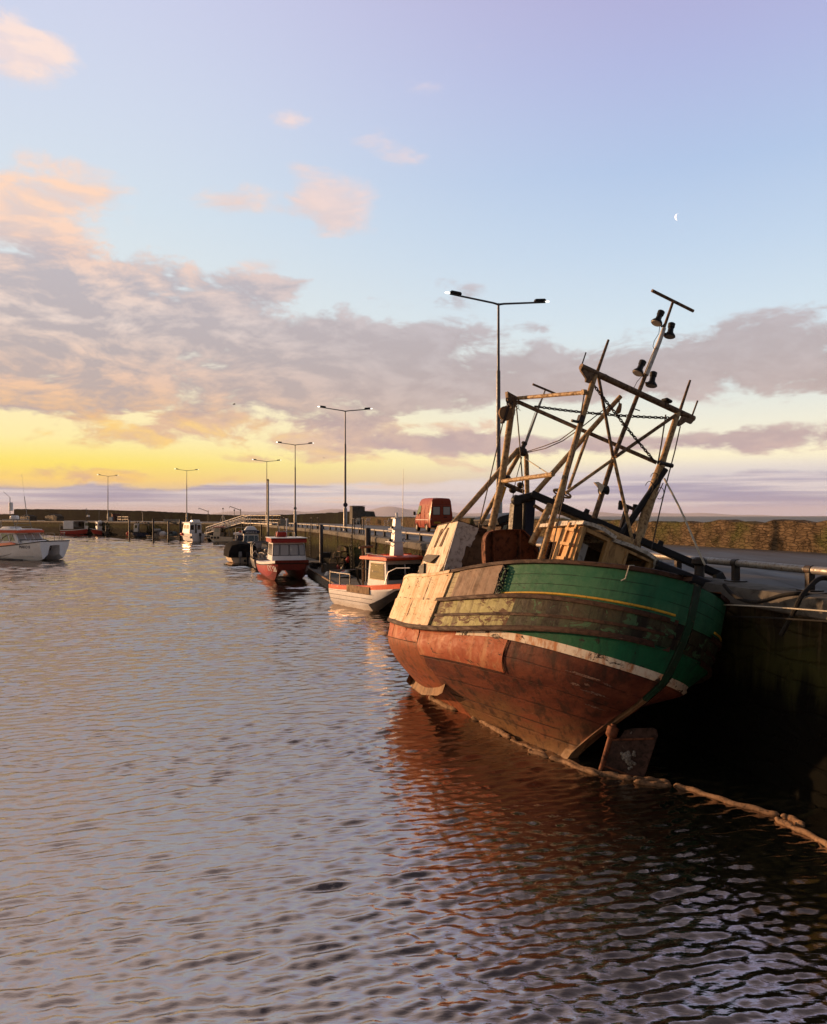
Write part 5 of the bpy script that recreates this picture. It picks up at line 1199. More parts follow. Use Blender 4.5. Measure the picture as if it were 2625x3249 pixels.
# ---- white catamaran at the left edge of the view
bowA = onz(120, 1779); bowB = onz(196, 1776)
rz = math.radians(-27)
hd = V(math.cos(rz), math.sin(rz), 0); ctr = mid(bowA, bowB)-hd*(10.6/2-.8)
t = thing('catamaran', 'white catamaran with orange stripes and the black name MAKO II on its side', 'boat', ctr, rz)
hull_o, secs = catamaran(t, 10.6, 3.7, 1.15, 1.95, ['clean_white', 'clean_white', 'clean_white', 'clean_white'], tun=.34, stripe=.12, rake=.16, rz_=.12, rp=3., tzk=.95)
mb = MB()
for sd in (1, -1):
    mb.tube([V(s[1].x, s[1].y*1.01*sd, s[1].z-.03) for s in secs], .045, 6)
mb.tube([V(secs[-1][1].x+.02, y, secs[-1][1].z-.03) for y in (1.65, 0, -1.65)], .045, 6); mb.build('rubbing_band', 'black_rubber', t)
for sd in (-1, 1):
    mb = MB(); a = []
    for s in secs[:9]: a.append(V(s[1].x, s[1].y*sd*1.002, s[1].z+.02))
    mb.grid([[p+V(0, 0, 0), p+V(0, -.06*sd, .26 if i < 8 else .05), p+V(0, -.3*sd, .27 if i < 8 else .05)] for i, p in enumerate(a)], flip=sd > 0); mb.build('orange_stripe', 'orange_red', t)
    mb = MB()
    for z0, z1 in ((.62, .95), (.16, .42)):
        mb.tube([V(s[3].x, (s[3].y*.4+s[4].y*.6)*sd*1.012, z0+(z1-z0)*i/12) for i, s in enumerate(secs[:12])], .012, 4)
    mb.build('crease_line', 'grey_metal', t)
    mb = MB(); mb.grid([[V(s[4].x, s[4].y*sd*1.006, .11), V(s[4].x, s[4].y*sd*.98, -.1)] for s in secs[:10]], flip=sd < 0); mb.build('boot_top', 'navy', t)
cb, W = house(t, -5.0, 2.2, 1.55, 1.38, 1.3, 2.75, 'clean_white', 1.1, .0)
panes(cb, W['stbd'], [(.02, .14, .42, .9), (.17, .30, .42, .9), (.33, .46, .42, .9), (.5, .62, .42, .9), (.65, .8, .42, .9), (.83, .93, .42, .86)], 'glass'); panes(cb, W['port'], [(.1, .25, .42, .9), (.3, .45, .42, .9), (.5, .65, .42, .9)], 'glass')
panes(cb, W['front'], [(.05, .32, .35, .9), (.36, .64, .35, .9), (.68, .95, .35, .9)], 'sky_tint_glass')
slab(t, -5.0, 1.75, 1.5, 2.72, .24, 'orange_red', 'roof', .06); slab(t, -4.9, 1.55, 1.42, 2.95, .09, 'clean_white', 'roof_top', .08)
mb = MB(); mb.hexa([V(-2.2, -1.3, 1.3), V(3.4, -1.3, 1.7), V(3.4, 1.3, 1.7), V(-2.2, 1.3, 1.3)], [V(-2.2, -1.2, 1.9), V(2.6, -1.1, 1.98), V(2.6, 1.1, 1.98), V(-2.2, 1.2, 1.9)]); mb.build('foredeck_trunk', 'clean_white', t, bevel=.08)
for sd in (-1, 1):
    mb = MB(); mb.tube([(-1.0, 1.5*sd, 1.6), (-.6, 1.5*sd, 2.2), (.2, 1.52*sd, 2.55), (1.2, 1.55*sd, 2.62), (3.2, 1.55*sd, 2.65), (3.3, 1.5*sd, 1.9)], .025, 6)
    for x in (.6, 1.9): mb.tube([(x, 1.54*sd, 1.7), (x+.15, 1.54*sd, 2.62)], .02, 6)
    mb.tube([(4.0, 1.5*sd, 1.95), (4.15, 1.5*sd, 2.7), (4.9, 1.45*sd, 2.75), (5.1, 1.2*sd, 2.72), (4.95, 1.1*sd, 2.0)], .025, 6)
    for x in (4.4, 4.75): mb.tube([(x-.1, 1.5*sd, 1.95), (x+.1, 1.47*sd, 2.73)], .02, 6)
    mb.build('guard_rail', 'galvanised', t)
mb = MB(); mb.tube([(-1.9, -.9, 2.85), (-1.5, -.9, 4.0), (.2, -.9, 4.05), (.8, -.9, 2.85)], .03, 6).tube([(-1.9, .9, 2.85), (-1.5, .9, 4.0), (.2, .9, 4.05), (.8, .9, 2.85)], .03, 6)
for x in (-1.5, -.6, .2): mb.tube([(x, -.9, 4.02), (x, .9, 4.02)], .03, 6)
for z in (3.3, 3.65): mb.tube([(.6-(z-3.3)*.5, -.9, z), (.6-(z-3.3)*.5, .9, z)], .025, 6)
arch = mb.build('radar_arch', 'galvanised', t)
MB().lathe((-.8, 0, 4.08), (0, 0, 1), [(0, .42), (.08, .45), (.3, .42), (.36, .3)], 16).build('radome', 'clean_white', arch)
MB().hexa([V(-2.2, -.75, 2.9), V(-.3, -.75, 2.9), V(-.3, .75, 2.9), V(-2.2, .75, 2.9)], [V(-2.0, -.6, 3.3), V(-.6, -.6, 3.32), V(-.6, .6, 3.32), V(-2.0, .6, 3.3)]).build('life_raft', 'clean_white', t, bevel=.12); MB().lathe((-4.6, -.2, 3.15), (1, 0, 0), [(0, .2), (.04, .28), (1.4, .28), (1.44, .2)], 14).build('life_raft', 'clean_white', t)
mb = MB(); mb.tube([(-1.5, 0, 4.0), (-1.5, 0, 6.3)], .035, 6).tube([(-1.5, 0, 6.3), (-2.0, 0, 6.6), (-2.5, 0, 6.9)], .02, 5); mb.build('mast', 'lamp_grey', t)
MB().lathe((-1.35, 0, 4.9), (0, 0, 1), [(0, .14), (.04, .2), (.85, .2), (.9, .14)], 12).build('radar_reflector', 'clean_white', t)
mb = MB(); mb.tube([(-1.9, -.9, 4.0), (-2.6, -.9, 6.2)], .035, 6).tube([(.0, .9, 4.0), (-.5, .9, 6.4)], .035, 6).tube([(-.5, .9, 6.4), (-.9, .9, 8.8)], .008, 4).tube([(-2.6, -.9, 6.2), (-3.0, -.9, 8.4)], .008, 4).tube([(-3.2, .4, 2.9), (-4.0, .4, 4.7)], .03, 6); mb.build('antenna', 'galvanised', t)
mb = MB(); mb.tube([(2.6, -.6, 2.05), (4.4, -.4, 2.05), (4.9, -.3, 1.9), (5.1, -.3, 1.3), (4.9, -.3, 1.0)], .05, 6).tube([(1.4, -1.2, 2.02), (3.0, -1.1, 2.03)], .035, 6); mb.build('anchor', 'black_paint', t)
MB().tube(arc((3.6, -1.62, 1.75), (-2.2, -1.9, .35), .5), .02, 5).build('mooring_line', 'rope_black', t); MB().lathe((-3.2, -1.8, .5), (1, 0, 0), [(0, .08), (.05, .13), (1.6, .13), (1.65, .08)], 8).build('fender', 'black_rubber', t)
side_lettering('MAKO II', .42, 'navy', t, secs, -1, 3.15, 1.33, .95)
# ---- red and white work catamaran, bows towards the viewer
a_, b_ = onz(866, 1845), onz(978, 1845); stern = V((836-CX)*62/FL, 62, 0)
rz = math.radians(-73); hd = V(math.cos(rz), math.sin(rz), 0); ctr = mid(a_, b_)-hd*(8.6/2-.75)
def work_cat(name, label, ctr, rz, L, B, mats, front, **kw):
    t = thing(name, label, 'boat', ctr, rz)
    o, secs = catamaran(t, L, B, 1.0, 1.45, mats, front, tun=.36, stripe=.2, **kw)
    return t, o, secs
t, o, secs = work_cat('work_catamaran', 'red and white catamaran workboat numbered KY38, bows towards the viewer', ctr, rz, 8.6, 2.95, ['red_gloss', 'clean_white', 'dull_red', 'white_paint'], 'dull_red', taper=.24, rake=.35)
cb, W = house(t, .2, 3.0, 1.16, 1.06, 1.35, 2.62, 'clean_white', .35, .05)
panes(cb, W['front'], [(.03, .2, .3, .86), (.24, .49, .3, .86), (.53, .78, .3, .86), (.82, .97, .3, .86)], 'sky_tint_glass', 'black_rubber'); panes(cb, W['stbd'], [(.15, .5, .32, .86), (.58, .9, .32, .86)], 'sky_tint_glass', 'black_rubber'); panes(cb, W['port'], [(.15, .5, .32, .86), (.58, .9, .32, .86)], 'sky_tint_glass', 'black_rubber')
slab(t, -.2, 2.95, 1.2, 2.6, .26, 'red_gloss', 'roof', .06, .02)
MB().box(-.2, 3.0, -1.24, 1.24, 2.87, 2.92).build('roof_rim', 'clean_white', t, bevel=.02)
mb = MB(); mb.tube([(1.2, -.62, 2.92), (1.2, -.55, 3.3), (1.2, .62, 3.32), (1.2, .68, 2.92)], .03, 6).tube([(.2, -.62, 2.92), (.2, -.55, 3.3), (.2, .62, 3.32), (.2, .68, 2.92)], .03, 6); mb.build('roof_rail', 'galvanised', t)
MB().hexa([V(.3, -.58, 2.93), V(1.1, -.58, 2.93), V(1.1, .1, 2.93), V(.3, .1, 2.93)], [V(.3, -.56, 3.28), V(1.1, -.56, 3.28), V(1.1, .08, 3.28), V(.3, .08, 3.28)]).build('life_raft', 'red_gloss', t, bevel=.08)
mb = MB(); mb.tube([(.6, .15, 2.92), (.6, .15, 4.1)], .035, 6).lathe((.6, .15, 4.1), (0, 0, 1), [(0, .06), (.12, .06)], 8).tube([(.4, -.35, 2.9), (.3, -.35, 3.7)], .02, 5); mb.build('mast', 'clean_white', t)
mb = MB(); mb.tube([(-3.9, 1.3, 1.05), (-3.9, 1.3, 1.6), (-1.5, 1.35, 1.75), (.1, 1.35, 1.7)], .03, 6).tube([(-3.9, -1.3, 1.05), (-3.9, -1.3, 1.6), (-1.5, -1.35, 1.75), (.1, -1.35, 1.7)], .03, 6)
for sd in (-1, 1):
    for x in (-3, -2, -1): mb.tube([(x, 1.33*sd, 1.1), (x, 1.33*sd, 1.7)], .02, 5)
mb.build('guard_rail', 'galvanised', t)
MB().tube([(-2.6, -.6, 1.1), (-2.6, -.6, 2.0), (-2.6, .5, 2.1), (-2.6, .5, 1.1)], .05, 6).build('pot_hauler', 'galvanised', t)
mb = MB(); [mb.tube([V(s[1].x, s[1].y*sd*1.01, s[1].z-.2) for s in secs], .03, 5) for sd in (1, -1)]; mb.tube([V(secs[-1][1].x+.02, y, secs[-1][1].z-.2) for y in (1.3, .6, 0, -.6, -1.3)], .03, 5); mb.build('rubbing_band', 'black_rubber', t)
sd_b = secs[10]
side_lettering('KY38', .6, 'clean_white', t, secs, -1, 3.2, .86, 1.15); side_lettering('KY38', .6, 'clean_white', t, secs, 1, 3.2, .86, 1.15)
lettering('KY38', .40, 'clean_white', t, facing((secs[-1][3].x-.03, -.98, .98), (0, 1, 0), (-.2, 0, 1)), depth=.02) if False else None
# ---- pale orange trimmed work catamaran next to the wreck
bt = at(1262, 1880, 34.0); st_ = at(1051, 1861, 39.2)
rz = heading((st_.x, st_.y, 0), (bt.x, bt.y, 0)); hd = V(math.cos(rz), math.sin(rz), 0); pt_ = V(-hd.y, hd.x, 0)
Lw = 6.4
ctr = V(bt.x, bt.y, 0)-hd*(Lw/2)+pt_*1.2
t, o, secs = work_cat('tower_workboat', 'pale workboat with orange gunwale and roof and a white mast tower', ctr, rz, Lw, 2.5, ['clean_white', 'orange_red', 'white_paint', 'deck_board'], 'black_paint', rf=.52, rp=1.15, rz_=.9, rake=.3, nf=6, fj=4, taper=.16)  # black under the bow is its shade put into the colour
mb = MB()
for z in (.75, .55, .35): mb.tube([V(s[3].x, -abs(s[3].y)*1.006, z+.02*i*.3) for i, s in enumerate(secs[:9])], .008, 4)
mb.build('plank_line', 'dark_wood', t)
for sd in (1, -1):
    rows = [[V(s[0].x, abs(s[0].y)*sd*.995, s[0].z-.0), V(s[0].x, abs(s[0].y)*sd*.93, s[0].z+.005), V(s[0].x, abs(s[0].y)*sd*.92, s[0].z-.3)] for s in secs[:7]]; MB().grid(rows, flip=sd < 0).build('bulwark', 'red_gloss', t)
cb, W = house(t, .2, 2.0, 1.0, .985, .95, 2.38, 'clean_white', .12, .2)
panes(cb, W['stbd'], [(.12, .88, .4, .9)], 'mirror_glass', 'cream_paint'); panes(cb, W['front'], [(.06, .46, .42, .86), (.54, .94, .42, .86)], 'glass', 'black_rubber'); panes(cb, W['aft'], [(.1, .45, .3, .9)], 'glass', 'black_rubber')
slab(t, -.1, 2.3, 1.22, 2.40, .14, 'orange_red', 'roof', .03, -.02)
mb = MB()
for y in (-.6, .6): mb.tube([(-.05, y, 2.58), (2.2, y, 2.58)], .03, 6)
mb.tube([(.6, -1.2, 2.6), (.6, 1.2, 2.6)], .03, 6); mb.build('roof_rail', 'orange_red', t); MB().tube([(1.8, -1.1, 2.62), (.2, -1.05, 2.66), (.05, -.6, 2.66)], .02, 5).build('grab_rail', 'galvanised', t)
tw = MB().hexa([V(1.0, -.27, 2.55), V(1.4, -.27, 2.55), V(1.4, .27, 2.55), V(1.0, .27, 2.55)], [V(1.1, -.14, 4.28), V(1.34, -.14, 4.28), V(1.34, .14, 4.28), V(1.1, .14, 4.28)]).build('mast_tower', 'clean_white', t, bevel=.02)
for z, w in ((3.2, .48), (3.78, .33)):
    sh = MB().box(1.0, 1.42, -w, w, z, z+.035).build('shelf', 'clean_white', tw)
    mb = MB()
    for sd in (-1, 1): mb.tube([(1.2, sd*w*.95, z), (1.2, sd*.2, z-.24)], .02, 5).tube([(1.2, sd*w*.9, z+.03), (1.2, sd*w*.9, z+.12)], .03, 6).tube([(1.36, sd*w*.65, z+.03), (1.36, sd*w*.65, z+.14)], .035, 6)
    mb.build('bracket', 'clean_white', sh)
    for sd in (-1, 1): MB().lathe((1.2, sd*w*.75, z+.1), (1, 0, -.2), [(-.06, .04), (.0, .075), (.08, .075)], 10).build('work_lamp', 'black_paint', sh)
MB().box(1.05, 1.39, -.21, .21, 4.282, 4.32).build('top_plate', 'clean_white', tw); MB().lathe((1.22, 0, 4.32), (0, 0, 1), [(0, .04), (.06, .06), (.2, .06), (.24, .04)], 10).build('top_light', 'clean_white', tw)
MB().tube([(1.2, .32, 3.82), (1.2, .34, 4.8), (1.2, .37, 6.6)], [.02, .016, .006], 6).build('antenna', 'galvanised', tw)
gun = lambda f, sd: V(-Lw/2+.1+f*Lw, sd*1.2, 1.02)
rails(t, [gun(.0, -1), gun(.32, -1)], .6, [0, 1], .03); MB().tube([gun(.16, -1), gun(.16, -1)+V(0, 0, .6)], .03, 6).build('stanchion', 'galvanised', t)
rails(t, [gun(0, -1)+V(-.02, 0, 0), gun(0, 1), gun(.45, 1)], .66, [0, 1, 2], .026)
MB().tube([(-.62, -.75, .75), (-.62, -.75, 3.0)], .05, 8).tube([(-.62, -.95, 2.9), (-.62, -.2, 2.96)], .06, 8).build('derrick_post', 'spar_dark', t)
mb = MB()
for k in range(3): mb.tube([(-.6+.05*k, -.8, 2.3-.2*k), (-1.2-.1*k, -.7, 1.9), (-1.3-.05*k, -.6, 1.3), (-.8, -.6, .8)], .03, 6)
mb.build('hose', 'rope_black', t)
mb = MB(); mb.box(-1.7, -.8, -.5, .5, .75, .95); mb.tube([(-1.6, 0, .6), (-1.6, 0, .9)], .05, 6); mb.build('thwart', 'white_paint', t)
mb = MB(); s5 = [gun(.28, -1)+V(0, -.06, .1), gun(.62, -1)+V(0, -.08, .12)]; mb.hexa([s5[0]+V(0, 0, -.33), s5[1]+V(0, 0, -.33), s5[1]+V(0, .05, -.33), s5[0]+V(0, .05, -.33)], [s5[0]+V(0, 0, .0), s5[1]+V(0, 0, 0), s5[1]+V(0, .05, 0), s5[0]+V(0, .05, 0)]); mb.build('side_board', 'old_wood', t)
MB().tube([(1.9, -1.1, 1.25), (2.1, -1.0, 1.9), (2.6, -.9, 2.1), (3.4, -.7, 2.15)], .022, 6).build('bow_rail', 'clean_white', t)
# ---- tarpaulin covered launch, stern towards the viewer
def place(px0, px1, py, d=None):
    d = d or HC*FL/(py-HY); return V(((px0+px1)/2-CX)*d/FL, d, 0), d
def shifted(px, py, L, rz):
    """centre of a boat whose nearest end is at pixel (px, py)"""
    p = onz(px, py); return p
p = onz(772, 1787); rz = math.radians(112); hd = V(math.cos(rz), math.sin(rz), 0); ctr = p+hd*2.4
t = thing('covered_launch', 'small wooden launch under a black tarpaulin, its stern and outboard towards the viewer', 'boat', ctr, rz)
monohull(t, 5.2, 2.5, .7, 1.0, ['cream_paint', 'old_wood', 'cream_paint', 'deck_board'], .92)
rows = []
for i in range(9):
    x = -2.75+i*.62; k = math.sin(PI*(i+.6)/9.2); yb = 1.3*(1 if i < 6 else 1-((i-5)/4)**2*.9)
    sag = .05*math.sin(i*2.3)
    rows.append([V(x, yb*1.06, .56+.1*(i/8)), V(x+.04, yb*1.03, 1.15), V(x, yb*.85, 1.62+.2*k+sag), V(x, yb*.3, 1.78+.25*k-sag), V(x, -yb*.3, 1.72+.25*k+sag), V(x, -yb*.85, 1.52+.2*k), V(x+.04, -yb*1.03, 1.1), V(x, -yb*1.06, .54+.1*(i/8))])
mb = MB(); mb.grid(rows); mb.add(rows[0], [tuple(range(8))]); mb.build('tarpaulin', 'tarpaulin', t, ang=70)
outboard(t, -2.6, .35, .5, 'grey_metal'); outboard(t, -2.62, -.35, .45, 'black_paint'); MB().ball((-2.85, -.1, .25), .13, 8).build('fender', 'black_rubber', t)
# ---- white boat with blue wheelhouse top behind it
p = onz(800, 1748); rz = math.radians(-75); ctr = V((795-CX)*92/FL, 92, 0)
t = thing('blue_topped_boat', 'white boat with blue wheelhouse top lettered VENUS II, moored behind the covered launch', 'boat', ctr, rz)
monohull(t, 7, 2.6, .9, 1.5, ['white_paint', 'clean_white', 'navy', 'deck_board'])
cb, W = house(t, -.6, 1.5, .9, .82, .95, 2.35, 'clean_white', .2)
panes(cb, W['front'], [(.04, .26, .35, .85), (.3, .7, .35, .85), (.74, .96, .35, .85)], 'glass'); panes(cb, W['stbd'], [(.15, .85, .4, .85)], 'glass'); panes(cb, W['port'], [(.15, .85, .4, .85)], 'glass')
slab(t, -.7, 1.5, .98, 2.36, .34, 'navy', 'roof', .05); lettering('VENUS II', .33, 'clean_white', t, facing((1.53, 0, 2.5), (0, 1, 0), (0, 0, 1)))
MB().hexa([V(-.6, -.75, 2.72), V(.9, -.75, 2.72), V(.9, .75, 2.72), V(-.6, .75, 2.72)], [V(-.4, -.4, 3.2), V(.6, -.4, 3.2), V(.6, .4, 3.2), V(-.4, .4, 3.2)]).build('life_raft', 'clean_white', t, bevel=.12)
mb = MB(); mb.tube([(-.3, 0, 3.1), (-.3, 0, 4.5)], .03, 6).tube([(-.3, -.4, 3.6), (-.3, .4, 3.6)], .02, 6); mb.build('mast', 'galvanised', t)
ctr = V((772-CX)*97/FL, 97, 0)
t = thing('white_launch', 'white launch with a blue and red canopy and outboard, left of the blue topped wheelhouse', 'boat', ctr, math.radians(100))
monohull(t, 6, 2.4, .85, 1.3, ['clean_white', 'white_paint', 'white_paint', 'deck_board']); cb, W = house(t, -1.2, 1.4, 1.0, .9, .9, 2.1, 'clean_white', .4); panes(cb, W['aft'], [(.1, .45, .35, .9), (.55, .9, .35, .9)], 'glass'); panes(cb, W['port'], [(.2, .8, .4, .85)], 'glass')
slab(t, -1.6, 1.2, 1.1, 2.12, .2, 'clean_white', 'roof', .1); MB().box(-1.9, -1.2, -.6, .6, 1.5, 2.05).build('canopy', 'navy', t, bevel=.1); MB().box(-1.7, -1.0, -.45, .45, 2.42, 2.6).build('locker', 'red_gloss', t, bevel=.04)
outboard(t, -3.05, .4, .6, 'clean_white'); mb = MB(); [mb.tube([(x, -.8, 2.2), (x, -.8, 3.0), (x, .8, 3.0), (x, .8, 2.2)], .03, 5) for x in (-2.4, -1.8)]; mb.build('arch', 'galvanised', t)
# ---- grey workboat heaped with gear under a hoop frame
ctr = V((838-CX)*67.5/FL, 67.5, 0)
t = thing('gear_boat', 'grey workboat heaped with pale gear under a rounded hoop frame, left of the red catamaran', 'boat', ctr, math.radians(104))
monohull(t, 6.0, 2.3, .8, 1.1, ['grey_metal', 'galvanised', 'black_paint', 'dark_steel'])
for x in (-2.2, .6): MB().tube([(x, -1.05, .8), (x, -1.05, 1.95), (x, -.85, 2.2), (x, .85, 2.2), (x, 1.05, 1.95), (x, 1.05, .8)], .045, 8).build('hoop_frame', 'grey_metal', t)
rr = random.Random(5)
for k in range(16):
    x, y, z = -2.6+rr.random()*2.4, rr.uniform(-.9, .9), .85+rr.random()*.75; m = rr.choice(['galvanised', 'white_paint', 'grey_metal', 'dark_steel', 'creel'])
    if k % 3 == 0: MB().tube([V(x, y, z)+V(.05*math.sin(a), .24*math.cos(a), .24*math.sin(a)) for a in [2*PI*i/14 for i in range(15)]], .03, 5).build('ring', m, t)
    elif k % 3 == 1: MB().ball((x, y, z), .2, 8, (1, 1.1, .8)).build('float', m, t)
    else: MB().tube([(x, y-.3, z-.2), (x, y, z+.25), (x, y+.3, z-.1), (x, y+.1, z-.3)], .035, 5).build('pipework', m, t)
for y in (-1.1, -.9): MB().ball((-2.9, y, .35), .15, 8, (1, 1, 1.4)).build('fender', 'black_rubber', t)
# ---- white cabin cruiser with red fenders
ctr = onz(601, 1718)+V(0, 1.2, 0); rz = math.radians(128)
t = thing('cabin_cruiser', 'white cabin cruiser with red fenders, moored by the gangway foot', 'boat', ctr, rz)
monohull(t, 6.2, 2.5, 1.35, 1.7, ['clean_white', 'white_paint', 'clean_white', 'deck_board'], .95)
cb, W = house(t, -1.9, 1.3, 1.12, 1.0, 1.25, 3.15, 'clean_white', .5); panes(cb, W['aft'], [(.08, .36, .4, .85), (.44, .6, .1, .9), (.66, .92, .4, .85)], 'glass'); panes(cb, W['port'], [(.1, .4, .5, .85), (.5, .85, .5, .85)], 'sky_tint_glass'); panes(cb, W['front'], [(.1, .9, .5, .9)], 'sky_tint_glass')
slab(t, -2.1, 1.0, 1.15, 3.16, .14, 'clean_white', 'roof', .05); MB().hexa([V(-1.9, -.9, 3.32), V(-.8, -.9, 3.32), V(-.8, .6, 3.32), V(-1.9, .6, 3.32)], [V(-1.8, -.8, 3.75), V(-.9, -.8, 3.75), V(-.9, .5, 3.75), V(-1.8, .5, 3.75)]).build('life_raft', 'clean_white', t, bevel=.1)
mb = MB(); mb.tube([(0, -.9, 3.3), (0, -.9, 3.8), (0, .9, 3.8), (0, .9, 3.3)], .035, 6).tube([(0, 0, 3.8), (0, 0, 4.4)], .05, 6); mb.build('mast', 'dark_steel', t)
for x, y in ((2.4, .85), (1.6, 1.12), (.7, 1.3), (2.0, 1.0)): fender(t, x, y, 1.25, 'buoy_red', .2)
MB().hexa([V(-2.6, 1.22, .75), V(1.6, 1.2, .95), V(1.6, 1.24, .95), V(-2.6, 1.26, .75)], [V(-2.6, 1.22, .82), V(1.6, 1.2, 1.02), V(1.6, 1.24, 1.02), V(-2.6, 1.26, .82)]).build('stripe', 'navy', t)
outboard(t, -3.2, -.2, .9, 'black_paint'); MB().ball((-2.9, 1.25, .75), .16, 8, (1, 1, 1.5)).build('fender', 'navy', t)
# ---- low dark open boat next to it
ctr = onz(655, 1713)+V(0, 1., 0)
t = thing('open_boat', 'low dark open boat with an outboard, between the white cruiser and the cream boat', 'boat', ctr, math.radians(150))
monohull(t, 5.2, 2.0, .7, .95, ['black_paint', 'grey_metal', 'black_paint', 'grey_metal'], .9); outboard(t, -2.7, 0, .6); MB().hexa([V(-.6, -.6, .5), V(.5, -.6, .5), V(.5, .6, .5), V(-.6, .6, .5)], [V(-.5, -.5, 1.5), V(.2, -.5, 1.5), V(.2, .5, 1.5), V(-.5, .5, 1.5)]).build('console', 'grey_metal', t, bevel=.05)
# ---- cream potting boat with frame
ctr = onz(700, 1720)+V(0, .8, 0); rz = math.radians(165)
t = thing('potting_boat', 'small sunlit cream potting boat with a wheelhouse and bent frame below the gangway', 'boat', ctr, rz)
monohull(t, 5.0, 2.0, .85, 1.2, ['cream_paint', 'cream_paint', 'white_paint', 'deck_board'], .9)
cb, W = house(t, -.1, 1.2, .75, .68, .9, 2.5, 'cream_paint', .15); panes(cb, W['port'], [(.2, .8, .5, .9)], 'sky_tint_glass'); panes(cb, W['aft'], [(.2, .8, .45, .9)], 'glass'); slab(t, -.3, 1.3, .82, 2.5, .08, 'orange_red', 'roof')
mb = MB(); mb.tube([(-1.9, .7, .8), (-1.7, .7, 2.0), (-1.2, .7, 3.0), (-.8, .7, 3.4)], .06, 6).tube([(-1.9, -.7, .8), (-1.7, -.7, 2.0), (-1.2, -.7, 3.0), (-.8, -.7, 3.4)], .06, 6).tube([(-.8, -.7, 3.4), (-.8, .7, 3.4)], .05, 6); mb.build('frame', 'galvanised', t)
for y, x in ((.95, 1.3), (1.02, .7), (1.05, .1)): fender(t, x, y, .75, 'black_rubber', .17)
# ---- dark potting boat with an open frame
ctr = onz(446, 1704)+V(0, .5, 0)
t = thing('frame_boat', 'dark hulled potting boat with an open gantry frame and orange floats at its bow', 'boat', ctr, math.radians(186))
monohull(t, 4.6, 2.4, .95, 1.2, ['navy', 'black_paint', 'black_paint', 'dark_steel'], .92)
cb, W = house(t, .5, 1.4, .7, .64, 1, 2.75, 'white_paint', .1); panes(cb, W['port'], [(.2, .8, .5, .85)], 'glass')
mb = MB()
for y in (-.95, .95): mb.tube([(-1.7, y, .95), (-1.7, y, 2.75), (.3, y, 2.85), (1.3, y, 2.85)], .06, 6)
mb.tube([(-1.7, -.95, 2.75), (-1.7, .95, 2.75)], .06, 6).tube([(-.6, -.95, 2.8), (-.6, .95, 2.8)], .05, 6).tube([(-.3, 0, 2.8), (-.3, 0, 4.8), (-.1, 0, 5.4)], .05, 6); mb.build('frame', 'galvanised', t)
for x in (-1.5, -.9, -.3, .4, .9): MB().ball((x, .5, 3.05), .17, 8).build('float', random.choice(['rust', 'galvanised', 'black_rubber']), t)
for x, z in ((2.45, .9), (2.75, .75), (2.6, .5)): fender(t, x, .3, z, 'buoy_red', .25)
ctr = onz(400, 1701)+V(0, .5, 0)
t = thing('rowing_boat', 'small pale rowing boat left of the dark boat with the gantry frame', 'boat', ctr, math.radians(175))
monohull(t, 2.6, 1.3, .6, .8, ['cream_paint', 'old_wood', 'cream_paint', 'old_wood'], .8); MB().box(-.1, .15, -.5, .5, .55, .6).build('thwart', 'old_wood', t); MB().box(-.8, -.6, -.48, .48, .55, .6).build('thwart', 'old_wood', t); MB().box(-.7, .2, -.3, .3, .62, 1.1).build('pot', 'creel', t, bevel=.05)
# ---- far red boats
ctr = V((252-CX)*183/FL, 183, 0)
t = thing('red_trawler', 'long red boat with a white boxed shelter on deck below the far breakwater', 'boat', ctr, math.radians(-10))
monohull(t, 8.4, 2.6, 1.05, 1.75, ['red_gloss', 'white_paint', 'black_paint', 'dark_steel'], .9)
MB().box(-3.4, -.8, -1.1, 1.1, 1.35, 3.2).build('shelter', 'clean_white', t, bevel=.05); mb = MB(); mb.box(-.75, 1.7, -1.08, -1.02, 1.3, 1.9); mb.box(-.75, 1.7, -1.1, 1.1, 3.05, 3.2); [mb.tube([(x, -1.05, 1.2), (x, -1.05, 3.1)], .05, 6) for x in (-.6, .5, 1.6)]; mb.box(-.7, 1.7, .9, 1.0, 1.2, 3.1); mb.build('awning', 'dark_steel', t)
cb, W = house(t, 1.8, 3.3, .85, .75, 1.3, 2.95, 'white_paint', .25); panes(cb, W['front'], [(.08, .46, .5, .9), (.54, .92, .5, .9)], 'glass'); panes(cb, W['stbd'], [(.15, .8, .5, .9)], 'glass'); slab(t, 1.7, 3.2, .9, 2.96, .1, 'white_paint')
mb = MB(); mb.tube([(1.8, 0, 3.0), (1.8, 0, 6.2)], .06, 6).tube([(2.2, .3, 3), (2.2, .3, 6.0)], .03, 5).tube([(2.9, 0, 3.0), (2.0, 0, 5.2)], .04, 5); mb.build('mast', 'lamp_grey', t); MB().lathe((2.3, 0, 4.2), (0, 0, 1), [(0, .3), (.1, .35), (.4, .3)], 12).build('radome', 'clean_white', t)
mb = MB(); [mb.tube([(-4.4, y, 1.1), (-4.5, y, 2.5), (-3.6, y, 2.5)], .04, 5) for y in (-.9, 0, .9)]; [mb.tube([(-4.4, -.9, z), (-4.4, .9, z)], .04, 5) for z in (1.5, 1.9, 2.3)]; mb.build('stern_frame', 'galvanised', t); MB().box(-4.3, -3.5, -.8, .8, 1.2, 2.1).build('pots', 'creel', t, bevel=.06)
ctr = V((322-CX)*178/FL, 178, 0)
t = thing('red_potter', 'short red and white potting boat with square wheelhouse, right of the long red boat', 'boat', ctr, math.radians(215))
